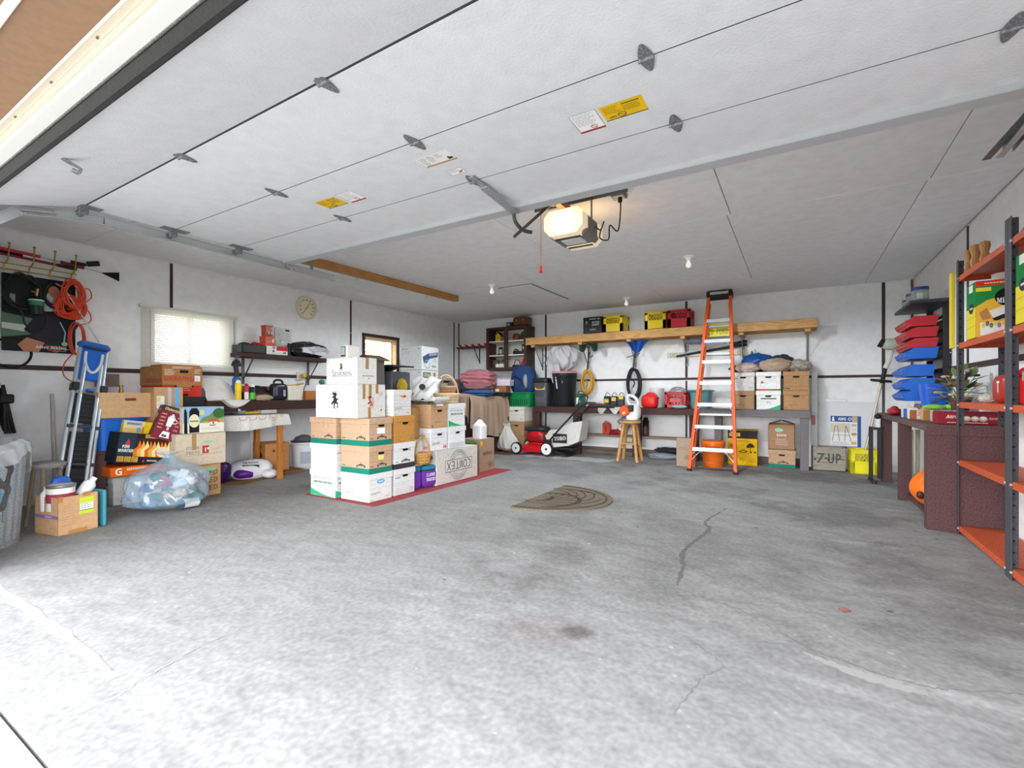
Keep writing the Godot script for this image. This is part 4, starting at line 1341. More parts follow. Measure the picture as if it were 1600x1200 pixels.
	P(tc, "base_hoop", L().lathe([Vector2(0.22, 0.0), Vector2(0.23, 0.0), Vector2(0.232, 0.03), Vector2(0.222, 0.035)], 40, Vector3.ZERO, false), gm)
	P(tc, "bottom", L().lathe([Vector2(0.22, 0.008), Vector2(0.0, 0.01)], 30, Vector3.ZERO, false), gm)
	# sprayed marks: two eyes with drips
	for e in [[0.05, 0.5, 0.075, "4a4a4c"], [0.03, 0.36, 0.085, "5a5a5c"], [-0.15, 0.34, 0.06, "4c4c4e"], [0.03, 0.35, 0.035, "4f9ccc"], [-0.05, 0.12, 0.035, "8fc0dc"]]:
		var sp := Pr.new()
		spray(sp, e[0], e[1], e[2], e[3])
		P(tc, "sprayed_mark", sp, ink(0.6))
	var fl := L().grid(func(u, w):
		var a: float = -TAU * u
		var dr: float = 0.16 + 0.06 * sin(a * 3 + 1) + 0.03 * sin(a * 7)
		var y: float = 0.7 - dr * w
		var r: float = lerpf(0.255, 0.285, smoothstep(0.0, 0.3, w)) + 0.006 * sin(a * 23 + w * 4)
		return V(r * cos(a), y + 0.015 * sin(a * 5), r * sin(a)), 100, 10, true)
	var film := M("e8eef2", "clear", 0.15)
	film.albedo_color.a = 0.38
	P(tc, "liner", fl, film)
	P(tc, "rubbish", L().blob(V(0, 0.58, 0), V(0.22, 0.1, 0.22), 0.25, 0.25, 5), M("c9ccd0", "plain", 0.6))
	# carton with paint things
	var pb := T("open_carton", "small open kraft carton of paint cans with a lime label beside the trash can", "box", V(-4.69, 0, -1.315), 102)
	var s := V(0.25, 0.275, 0.27)
	P(pb, "body", open_body(s), M("c8a078", "card", 0.8))
	p = face("front", s)
	p.rect(0.13, 0.13, 0.09, 0.12, "c2d437")
	p.rect(0.134, 0.16, 0.082, 0.05, "dfe4ea")
	p.fine(0.14, 0.2, 0.07, 3, 0.014, "55606a", 0.004)
	p.rect(0.133, 0.155, 0.084, 0.004, "4a4a40")
	p.fine(0.02, 0.23, 0.1, 9, 0.02, "a58260", 0.003)
	p.rect(0.06, 0.0, 0.12, 0.03, "b07f48")
	P(pb, "print", p, ink())
	p = face("left", s)
	p.rect(0.0, 0.12, 0.27, 0.026, "8272a8")
	p.text("FRAGILE", 0.16, 0.133, 0.012, "d8d2e6", 0.08)
	p.box_line(0.18, 0.02, 0.06, 0.03, 0.002, "7c5c3c")
	P(pb, "print", p, ink())
	P(pb, "packing_tape", L().box(V(0.05, 0.275, 0.135), V(0.05, 0.03, 0.002)).box(V(-0.11, 0.26, 0.1361), V(0.03, 0.04, 0.001)), M("b07f48", "plain", 0.35))
	var pc := T("paint_can", "white paint can with a grey metal rim and dark red label in the open carton", "paint can", V(-4.655, 0.17, -1.27), 100)
	P(pc, "can", L().lathe([Vector2(0.0, 0.0), Vector2(0.078, 0.0), Vector2(0.08, 0.004), Vector2(0.08, 0.17)], 26), M("e6e4e0", "plain", 0.4))
	P(pc, "rim", L().lathe([Vector2(0.082, 0.165), Vector2(0.085, 0.172), Vector2(0.085, 0.185), Vector2(0.078, 0.19), Vector2(0.072, 0.184)], 26, Vector3.ZERO, false), M("9da0a3", "metal", 0.35, 0.8))
	P(pc, "paint_lid", L().lathe([Vector2(0.0, 0.184), Vector2(0.074, 0.184), Vector2(0.07, 0.187), Vector2(0.0, 0.188)], 26), M("dcdcd8", "plain", 0.5))
	P(pc, "label_band", L().lathe([Vector2(0.0806, 0.06), Vector2(0.0806, 0.125)], 26, Vector3.ZERO, false), M("9c3648", "plain", 0.5))
	var wb := T("plastic_bottle", "white plastic bottle lying tilted behind the paint can", "bottle", V(-4.72, 0.24, -1.40))
	wb.rotation.x = -0.6
	P(wb, "bottle_body", L().lathe([Vector2(0.0, 0.0), Vector2(0.04, 0.004), Vector2(0.044, 0.03), Vector2(0.044, 0.1), Vector2(0.02, 0.13), Vector2(0.018, 0.135)], 18), M("e3e7ec", "plain", 0.35))
	P(wb, "cap", L().lathe([Vector2(0.02, 0.132), Vector2(0.02, 0.155), Vector2(0.0, 0.157)], 14), M("f0f1f2", "plain", 0.4))
	var wj := T("plastic_bottle", "white plastic jug standing left of the paint can", "bottle", V(-4.72, 0.16, -1.225))
	P(wj, "jug_body", L().lathe([Vector2(0.0, 0.0), Vector2(0.048, 0.004), Vector2(0.05, 0.02), Vector2(0.05, 0.13), Vector2(0.03, 0.16), Vector2(0.026, 0.165)], 18), M("e3e7ec", "plain", 0.35))
	P(wj, "cap", L().lathe([Vector2(0.03, 0.162), Vector2(0.03, 0.185), Vector2(0.0, 0.187)], 14), M("f0f1f2", "plain", 0.4))
	S("blue_scoop", "blue plastic scoop sticking up behind the paint can", "scoop", L().blob(V(0, 0.06, 0), V(0.03, 0.06, 0.06), 0.05, 0.2, 3, 18, 10, 3.0), M("2a57b4", "plain", 0.35), V(-4.765, 0.28, -1.30))
	S("teal_lid", "teal plastic bin lid standing on edge behind the small open carton", "lid", B(V(0, 0.14, 0), V(0.2, 0.28, 0.025), 0.01), M("3a8796", "plain", 0.4), V(-4.68, 0.001, -1.49), 12)
	var st := T("stool", "low weathered round stool behind the trash can", "stool", V(-4.98, 0, -1.27))
	P(st, "seat", L().lathe([Vector2(0.0, 0.455), Vector2(0.11, 0.455), Vector2(0.12, 0.47), Vector2(0.12, 0.485), Vector2(0.11, 0.495), Vector2(0.0, 0.497)], 28), M("8c8a88", "worn", 0.7))
	for k in 3:
		var a := TAU * k / 3 + 0.4
		P(st, "leg", L().cyl(V(0.08 * cos(a), 0.456, 0.08 * sin(a)), V(0.14 * cos(a), 0, 0.14 * sin(a)), 0.014, 8), M("8d7a62", "wood", 0.6))
	# brown low shelf unit with the blue bin
	var bs := T("low_shelf", "dark brown painted low shelf by the left wall under the blue bin", "shelf", V(-5.68, 0, -2.1))
	var bm := M("5b3f3d", "worn", 0.7)
	P(bs, "leg_panel", B(V(0, 0.235, 0.375), V(0.6, 0.47, 0.11), 0.004), bm)
	P(bs, "leg_panel", B(V(-0.2, 0.235, -0.22), V(0.2, 0.47, 0.05), 0.004), bm)
	P(bs, "shelf_board", B(V(0, 0.485, 0.08), V(0.6, 0.03, 0.7), 0.004), bm)
	var bb := T("recycling_bin", "bright blue plastic recycling bin on the brown low shelf", "bin", V(-5.575, 0.502, -1.9), 90)
	P(bb, "bin_wall", tub(0.36, 0.34, 0.4, 0.37, 0.29), M("1767cf", "plain", 0.35))
	P(bb, "rim", tub_rim(0.42, 0.385, 0.285), M("1767cf", "plain", 0.35))
	p = Pr.new()
	p.xf = Transform3D(Basis(), V(0, 0.1, 0.178))
	p.ring(0.06, 0.0, 0.018, 0.005, "cfe05a")
	p.text("recycle", 0.12, 0.0, 0.02, "bcd8f2", 0.08)
	p.fine(0.06, -0.035, 0.1, 2, 0.016, "bcd8f2", 0.006)
	P(bb, "print", p, ink())
	var kb := T("open_carton", "plain kraft carton with oval vent holes on top of the blue bin", "box", V(-5.57, 0.794, -1.925), 90)
	s = V(0.42, 0.24, 0.36)
	P(kb, "body", open_body(s), M("cba67c", "card", 0.8))
	p = face("front", s)
	slot(p, 0.25, 0.175, 0.09, 0.026, "7a3b2c")
	slot(p, 0.12, 0.12, 0.022, 0.034, "5c2c22")
	slot(p, 0.375, 0.125, 0.02, 0.036, "1e1712")
	P(kb, "hand_hole", p, ink())
	P(kb, "contents", L().blob(V(0, 0.17, 0), V(0.19, 0.06, 0.16), 0.2, 0.2, 9), M("6b4a36", "cloth", 0.9))
	var br := T("brass_bottle", "brass neck of a bottle rising from the vented kraft carton", "bottle", V(-5.5, 0.99, -1.93))
	P(br, "neck", L().lathe([Vector2(0.02, 0.0), Vector2(0.018, 0.06), Vector2(0.013, 0.085), Vector2(0.013, 0.1), Vector2(0.017, 0.102), Vector2(0.017, 0.115), Vector2(0.0, 0.115)], 16), M("8e6f3e", "metal", 0.35, 0.6))
	var gj := T("glass_jar", "small clear jar standing on the vented kraft carton", "jar", V(-5.62, 1.036, -1.83))
	P(gj, "glass", L().lathe([Vector2(0.0, 0.0), Vector2(0.025, 0.0), Vector2(0.027, 0.01), Vector2(0.027, 0.07), Vector2(0.02, 0.08)], 16), film)
	P(gj, "jar_lid", L().lathe([Vector2(0.021, 0.078), Vector2(0.021, 0.095), Vector2(0.0, 0.096)], 14), M("c6c9cc", "metal", 0.4, 0.5))
	var k2 := carton("carton", "kraft carton with blue and clear tape stripes standing right of the vented one", "box", V(-5.46, 0.502, -2.25), 90, V(0.25, 0.585, 0.3), "bd9770")
	p = face("front", V(0.25, 0.585, 0.3))
	p.rect(0.02, 0.38, 0.065, 0.12, "e6e4e2")
	p.rect(0.022, 0.44, 0.03, 0.05, "d8cf7a")
	p.fine(0.03, 0.42, 0.045, 4, 0.014, "77777c", 0.004)
	p.rect(0.115, 0.2, 0.03, 0.383, "b9b6b8")
	p.rect(0.175, 0.2, 0.035, 0.383, "5fa8e0")
	P(k2, "print", p, ink(0.4))
	# crates behind: support carton, black crate, fruit box
	carton("carton", "dark kraft carton standing under the black crate beside the left bench", "box", V(-5.75, 0.0, -2.515), 90, V(0.27, 0.84, 0.4), "8d6b4c")
	var bc := T("crate", "black crate under the red bottomed fruit carton", "crate", V(-5.7, 0.842, -2.5), 90)
	P(bc, "body", open_body(V(0.32, 0.145, 0.5), 0.01), M("1f2024", "plain", 0.5))
	P(bc, "handle_tab", B(V(-0.06, 0.13, 0.252), V(0.12, 0.02, 0.006), 0.002), M("2d2e33", "plain", 0.5))
	var fb := T("fruit_carton", "brown fruit carton with a red bottom tray and red print, topmost by the blind", "box", V(-5.755, 0.99, -2.46), 90)
	s = V(0.37, 0.34, 0.5)
	P(fb, "tray", B(V(0, 0.065, 0), V(0.365, 0.13, 0.49), 0.003), M("c4392e", "card", 0.7))
	P(fb, "cover", L().box(V(0, 0.22, 0), V(0.378, 0.2, 0.502), 0.004).box(V(0.0, 0.328, 0.1), V(0.36, 0.015, 0.25), 0.003), M("a9774c", "card", 0.8))
	p = face("front", V(0.378, 0.34, 0.504))
	slot(p, 0.2, 0.265, 0.085, 0.03)
	p.text("UKRAINIAN", 0.19, 0.19, 0.05, "b4442e", 0.34)
	p.ell(0.2, 0.155, 0.05, 0.03, "a9774c")
	p.ring(0.2, 0.14, 0.042, 0.006, "b4442e")
	p.rect(0.13, 0.1, 0.14, 0.04, "a9774c")
	p.rect(0.3, 0.165, 0.055, 0.06, "ece8e6")
	p.fine(0.31, 0.2, 0.035, 3, 0.013, "7d7d88", 0.004)
	p.fine(0.02, 0.28, 0.1, 6, 0.011, "e2cfc0", 0.005)
	p.fine(0.09, 0.31, 0.22, 2, 0.013, "e8d6c4", 0.006)
	p.fine(0.3, 0.285, 0.06, 3, 0.018, "e2cfc0", 0.007)
	P(fb, "print", p, ink())
	p = face("front", V(0.366, 0.3, 0.492))
	p.ell(0.12, 0.115, 0.012, 0.013, "3a1410")
	p.ell(0.28, 0.115, 0.012, 0.013, "3a1410")
	slot(p, 0.2, 0.02, 0.07, 0.022, "2a100c")
	p.fine(0.14, 0.085, 0.12, 2, 0.02, "e08a6a", 0.008)
	P(fb, "tray_print", p, ink())
	p = face("left", V(0.378, 0.34, 0.504))
	p.text("UKRAINIAN", 0.32, 0.17, 0.045, "8e3a2c", 0.36)
	p.ring(0.26, 0.265, 0.035, 0.006, "8e3a2c")
	p.rect(0.22, 0.22, 0.08, 0.035, "a9774c")
	p.rect(0.1, 0.12, 0.006, 0.2, "7a4a36")
	P(fb, "print", p, ink())
	# white file box, orange thin box, fire log box, yellow box, blender box
	file_box("white file box on the floor at the brown low shelf's foot", V(-5.49, 0, -2.01), 90, "772", WHITE, V(0.4, 0.256, 0.3))
	carton("carton", "dark flat carton between the white file box and the orange one", "box", V(-5.49, 0.258, -2.03), 90, V(0.36, 0.02, 0.3), "2a211e", false)
	var ob := T("carton", "flat bright orange carton with white lettering under the fire log carton", "box", V(-5.36, 0.28, -1.965), 90)
	s = V(0.44, 0.085, 0.33)
	P(ob, "body", B(V(0, 0.0425, 0), s, 0.003), M("e0661c", "card", 0.6))
	p = face("front", s)
	p.text("G", 0.06, 0.045, 0.06, "f4ead8")
	p.text("GREENWORKS", 0.2, 0.06, 0.022, "f4ead8", 0.16)
	p.text("PRO", 0.24, 0.03, 0.022, "d83a1c", 0.05)
	p.fine(0.3, 0.03, 0.08, 1, 0.01, "f4d8b0", 0.005)
	P(ob, "print", p, ink())
	var pm := T("carton", "tilted black carton with flames printed on it above the orange one", "box", V(-5.27, 0.38, -1.985))
	pm.basis = Basis(Vector3.RIGHT, deg_to_rad(-9)) * Basis(Vector3.UP, deg_to_rad(92))
	s = V(0.46, 0.27, 0.2)
	P(pm, "body", B(V(0, s.y / 2, 0), s, 0.003), M("1d2026", "card", 0.6))
	p = face("front", s)
	p.xf = p.xf.scaled_local(V(1, 1.227, 1))
	p.rect(0, 0, 0.46, 0.22, "20222a")
	p.rect(0.005, 0.055, 0.13, 0.16, "2a3848")
	flame(p, 0.075, 0.155, 0.05, "c83a3a")
	p.text("PINE", 0.065, 0.12, 0.022, "f2f2f0", 0.055)
	p.text("MOUNTAIN", 0.07, 0.09, 0.022, "f2f2f0", 0.115)
	for k in 3:
		p.rect(0.012 + k * 0.055, 0.008, 0.05, 0.04, "c9a24a")
		p.fine(0.016 + k * 0.055, 0.034, 0.042, 3, 0.011, "4a3a18", 0.004, k)
	p.rect(0.14, 0.045, 0.32, 0.14, "4a2418")
	for k in 9:
		flame(p, 0.165 + k * 0.03, 0.11, 0.12, ["d8742a", "e8b04a", "f2dc9a"][k % 3])
	p.ell(0.36, 0.09, 0.05, 0.04, "e6d8c4")
	p.rect(0.2, 0.19, 0.14, 0.026, "c9a24a")
	p.text("EXTRA CLEAN FLAME", 0.27, 0.203, 0.012, "3a2c14", 0.12)
	p.rect(0.36, 0.188, 0.04, 0.028, "5c4a28")
	p.rect(0.41, 0.188, 0.045, 0.028, "c9a24a")
	p.rect(0.19, 0.0, 0.27, 0.045, "24242c")
	flame(p, 0.215, 0.022, 0.026, "c83a3a")
	p.text("PINE MOUNTAIN", 0.285, 0.022, 0.012, "f2f2f0", 0.08)
	P(pm, "print", p, ink(0.4))
	var yb := T("carton", "small yellow carton propped on the fire log carton against the blue bin", "box", V(-5.33, 0.645, -1.99))
	yb.basis = Basis(Vector3.RIGHT, deg_to_rad(-9)) * Basis(Vector3.UP, deg_to_rad(85))
	s = V(0.24, 0.12, 0.07)
	P(yb, "body", B(V(0, 0.06, 0), s, 0.003), M("e8c81c", "card", 0.5))
	p = face("front", s)
	p.rect(0, 0, 0.16, 0.12, "d9cfa4")
	p.rect(0.02, 0.08, 0.12, 0.025, "8fa4b4")
	p.fine(0.03, 0.088, 0.09, 1, 0.014, "4a5a6a", 0.008)
	p.rect(0.0, 0.0, 0.16, 0.05, "e0b868")
	p.ell(0.12, 0.035, 0.02, 0.025, "7aa0b0")
	p.rect(0.145, 0.01, 0.015, 0.06, "d8702a")
	P(yb, "print", p, ink(0.4))
	var cf := T("carton", "tilted maroon carton picturing a white blender beside the landscape one", "box", V(-5.2, 0.585, -2.135))
	cf.basis = Basis(Vector3.RIGHT, deg_to_rad(-20)) * Basis(Vector3.UP, deg_to_rad(80))
	s = V(0.2, 0.32, 0.12)
	P(cf, "body", B(V(0, s.y / 2, 0), s, 0.003), M("5c2430", "card", 0.5))
	p = face("front", s)
	p.rect(0, 0, 0.2, 0.32, "7c2838")
	p.rect(0, 0.268, 0.2, 0.052, "3c3028")
	p.text("Osterizer", 0.1, 0.29, 0.03, "e6cf9a", 0.15, "Droid Serif", true, -0.05, 0.25)
	p.poly([Vector2(0.08, 0.13), Vector2(0.12, 0.13), Vector2(0.135, 0.22), Vector2(0.075, 0.22)], "eeeaec")
	p.rect(0.085, 0.222, 0.04, 0.014, "e0dcde")
	p.rect(0.096, 0.236, 0.02, 0.016, "e0dcde")
	p.ring(0.138, 0.185, 0.022, 0.007, "eeeaec", 18)
	p.rect(0.094, 0.095, 0.018, 0.03, "d8d0d4")
	p.poly([Vector2(0.06, 0.02), Vector2(0.14, 0.02), Vector2(0.13, 0.08), Vector2(0.075, 0.08)], "eeeaec")
	p.rect(0.075, 0.028, 0.04, 0.022, "5a5a5e")
	for k in 5:
		p.rect(0.015, 0.1 + k * 0.033, 0.04, 0.012, "c98a72")
		p.rect(0.15, 0.06 + k * 0.04, 0.035, 0.014, "c07a66")
	P(cf, "print", p, ink(0.4))
	p = face("left", s)
	p.text("Osterizer", 0.07, 0.28, 0.022, "d8c088", 0.08, "Droid Serif", true)
	p.rect(0.02, 0.13, 0.05, 0.1, "8e3040")
	p.rect(0.03, 0.2, 0.03, 0.04, "d8d4d0")
	p.rect(0.0, 0.265, 0.12, 0.002, "8a7a6a")
	P(cf, "print", p, ink(0.4))
	# colour press stack
	var un := carton("carton", "kraft carton with large grey lettering at the bottom of the beige stack", "box", V(-5.225, 0, -2.415), 90, V(0.4, 0.315, 0.31), "c39a68")
	p = face("front", V(0.4, 0.315, 0.31))
	for k in 3:
		p.text("UNITED", 0.24, 0.23 - k * 0.075, 0.05, "6b5c4c", 0.26, "Droid Sans", true, 0.0, 0.15)
	p.rect(0.22, 0.25, 0.13, 0.035, "86c4a0")
	P(un, "print", p, ink())
	var cp := carton("carton", "beige carton printed with a red square between the lettered one and the landscape one", "box", V(-5.215, 0.318, -2.425), 90, V(0.46, 0.315, 0.33), "cdbfa8")
	p = face("front", V(0.46, 0.315, 0.33))
	p.text("COLOR", 0.15, 0.175, 0.03, "5c5650", 0.12, "Droid Serif", false)
	p.text("PRESS", 0.15, 0.13, 0.03, "5c5650", 0.12, "Droid Serif", false)
	p.rect(0.235, 0.115, 0.06, 0.075, "b8343a")
	p.rect(0.258, 0.13, 0.012, 0.04, "e6dccc")
	p.rect(0.28, 0.15, 0.015, 0.02, "e6dccc")
	p.line([Vector2(0.1, 0.1), Vector2(0.42, 0.112)], 0.003, "8c847a")
	p.text("Print", 0.36, 0.15, 0.03, "a09488", 0.08, "Droid Serif", false, 0.05, 0.3)
	p.ell(0.29, 0.225, 0.04, 0.015, "8fc4a6")
	P(cp, "print", p, ink())
	tape(cp, V(-0.07, 0.235, 0.1655), V(0.04, 0.16, 0.001), "a88458")
	var te := carton("carton", "carton printed with a dark jar and a green landscape on top of the beige stack", "box", V(-5.18, 0.637, -2.455), 90, V(0.38, 0.255, 0.22), "d8d2c4")
	s = V(0.38, 0.255, 0.22)
	p = face("front", s)
	p.rect(0, 0.1, 0.38, 0.155, "8fb4d4")
	p.poly([Vector2(0.14, 0.1), Vector2(0.18, 0.15), Vector2(0.24, 0.17), Vector2(0.29, 0.22), Vector2(0.38, 0.235), Vector2(0.38, 0.08)], "6f8a5a")
	p.ell(0.33, 0.19, 0.055, 0.05, "3f6a3a")
	p.poly([Vector2(0.14, 0.1), Vector2(0.38, 0.14), Vector2(0.38, 0.08), Vector2(0.14, 0.08)], "a4a85c")
	p.rect(0, 0, 0.38, 0.095, "e2ded0")
	p.poly([Vector2(0.22, 0.1), Vector2(0.24, 0.13), Vector2(0.32, 0.13), Vector2(0.34, 0.1)], "c8583c")
	p.rect(0.24, 0.075, 0.08, 0.03, "e6dcc4")
	p.rect(0.27, 0.082, 0.014, 0.02, "4a3a30")
	p.rect(0.24, 0.066, 0.06, 0.008, "3a3430")
	p.fine(0.16, 0.045, 0.2, 2, 0.014, "a09a8c", 0.003)
	p.poly([Vector2(0.01, 0.0), Vector2(0.01, 0.22), Vector2(0.02, 0.245), Vector2(0.035, 0.2), Vector2(0.04, 0.0)], "17171a")
	p.poly([Vector2(0.055, 0.005), Vector2(0.055, 0.21), Vector2(0.075, 0.245), Vector2(0.125, 0.245), Vector2(0.145, 0.21), Vector2(0.145, 0.005)], "1d1e22")
	p.ell(0.1, 0.12, 0.048, 0.065, "e2dcb8")
	p.rect(0.06, 0.11, 0.08, 0.014, "7a8a5c")
	p.ell(0.17, 0.2, 0.024, 0.026, "cfd08a")
	P(te, "print", p, ink(0.4))
	# bag of rubbish
	var gb := T("garbage_bag", "clear bluish bag of crumpled rubbish on the floor in front of the cartons", "bag", V(-4.78, 0, -2.03))
	var bagm := M("b4d4ea", "clear", 0.12)
	bagm.albedo_color.a = 0.3
	P(gb, "film", L().grid(func(u, w):
		var a: float = -TAU * u
		var y: float = 0.005 + 0.5 * w
		var prof: float = sqrt(clampf(w * 7.0, 0, 1)) * (1.0 - 0.9 * smoothstep(0.55, 0.96, w)) + 0.25 * smoothstep(0.95, 1.0, w)
		var k: float = 1.0 + 0.05 * sin(a * 7 + w * 6) + 0.06 * sin(a * 3 + 1.0) + 0.04 * sin(a * 13 - w * 17)
		return V(0.235 * prof * k * cos(a), y, 0.31 * prof * k * sin(a)), 70, 34, true), bagm)
	P(gb, "twist_tie", L().tube(ring_pts(0.022, 0.47, 14), 0.006, 6, true), M("6fb4e0", "plain", 0.4))
	var rg := RandomNumberGenerator.new()
	rg.seed = 11
	var cols := ["eef0f2", "e3e6ea", "dfe3e8", "f2f2f0", "c9d4dc", "3c5a8c", "b4343c", "2f6a5c", "c2a47c", "e8e6e0", "5c94c8", "ecebe6"]
	for k in 34:
		var a := rg.randf() * TAU
		var rr := sqrt(rg.randf()) * 0.8
		var y := rg.randf_range(0.05, 0.3)
		var sh := 1.0 - 0.7 * smoothstep(0.2, 0.42, y)
		var c := V(0.19 * rr * sh * cos(a), y, 0.26 * rr * sh * sin(a))
		var mm := L()
		if k % 3 == 0:
			mm.xf = Transform3D(Basis.from_euler(Vector3(rg.randf() * 6, rg.randf() * 6, rg.randf() * 6)), c)
			mm.box(Vector3.ZERO, V(0.11, 0.07, 0.03), 0.006)
		else:
			mm.blob(c, V(0.055, 0.04, 0.065) * rg.randf_range(0.7, 1.2), 0.45, 0.35, k, 16, 10)
		P(gb, "crumpled_paper" if k % 3 else "small_packet", mm, M(cols[k % cols.size()], "plain", 0.6))
	var bt := P(gb, "bottle", L().cyl(V(0.17, 0.06, -0.02), V(0.13, 0.05, -0.16), 0.04, 16), M("dfe3e8", "plain", 0.4))
	P(gb, "bottle_cap", L().cyl(V(0.175, 0.06, -0.005), V(0.171, 0.06, -0.02), 0.042, 16), M("3f4c66", "plain", 0.4))

func ring_pts(r: float, y: float, n: int, sx := 1.0, sz := 1.0) -> Array:
	var a := []
	for k in n:
		a.append(V(r * sx * cos(TAU * k / n), y, r * sz * sin(TAU * k / n)))
	return a
func spray(p: Pr, off: float, y: float, r: float, k: String):  # sprayed blot wrapped on the can, off = angle from the camera side
	var base := 0.15 + off * 4.0
	p.col = p.rgb(k)
	for q in 2:
		var r0 := r * (0.55 if q == 0 else 0.0)
		var n := 26
		for i in n:
			var a0 := TAU * i / n
			var a1 := TAU * (i + 1) / n
			var f := func(a: float, rad: float) -> Vector3:
				var rr := rad * (1.0 + 0.12 * sin(a * 5))
				var an: float = -base - rr * cos(a) / 0.255
				var yy: float = y + rr * 1.35 * sin(a)
				var cr: float = lerpf(0.225, 0.262, clampf((yy - 0.02) / 0.62, 0, 1)) + 0.0062
				return V(cr * cos(an), yy, cr * sin(an))
			if q == 0:
				p.q(f.call(a0, r0), f.call(a1, r0), f.call(a1, r), f.call(a0, r), f.call(a0, r) * V(1, 0, 1))
	for d in 3:
		var an0: float = -base - (d - 1) * r * 0.5 / 0.255
		var cr: float = lerpf(0.225, 0.262, clampf((y - 0.05) / 0.62, 0, 1)) + 0.006
		var a := V(cr * cos(an0), y - r * 1.1, cr * sin(an0))
		var b := V((cr - 0.004) * cos(an0), y - r * 1.1 - 0.05 - 0.02 * d, (cr - 0.004) * sin(an0))
		var sd := V(-sin(an0), 0, cos(an0)) * 0.0022
		p.q(a - sd, a + sd, b + sd, b - sd, a * V(1, 0, 1))
func flame(p: Pr, x: float, y: float, s: float, k: String):
	p.poly([Vector2(x - s * 0.3, y - s * 0.5), Vector2(x - s * 0.36, y - s * 0.1), Vector2(x - s * 0.1, y + s * 0.1), Vector2(x - s * 0.02, y + s * 0.5), Vector2(x + s * 0.16, y + s * 0.15), Vector2(x + s * 0.34, y - s * 0.2), Vector2(x + s * 0.2, y - s * 0.5)], k)
func tub(w0: float, d0: float, w1: float, d1: float, h: float, wall := 0.005) -> Mb:  # open tapered tub, rounded square
	var f := func(inner: float):
		return func(u, w):
			var a: float = -TAU * u
			var c := cos(a)
			var sn := sin(a)
			var k := pow(pow(absf(c), 6) + pow(absf(sn), 6), -1.0 / 6)
			return V((lerpf(w0, w1, w) / 2 - inner) * c * k, inner + (h - inner) * w, (lerpf(d0, d1, w) / 2 - inner) * sn * k)
	var b := L()
	b.grid(f.call(0.0), 48, 4, true)
	b.grid(f.call(wall), 48, 4, true)
	b.box(V(0, wall / 2, 0), V(w0 * 0.94, wall, d0 * 0.94))
	return b
func tub_rim(w: float, d: float, y: float, r := 0.008) -> Mb:
	var ps := []
	for i in 48:
		var a := TAU * i / 48
		var c := cos(a)
		var sn := sin(a)
		var k := pow(pow(absf(c), 6) + pow(absf(sn), 6), -1.0 / 6)
		ps.append(V(w / 2 * c * k, y, d / 2 * sn * k))
	return L().tube(ps, r, 6, true)
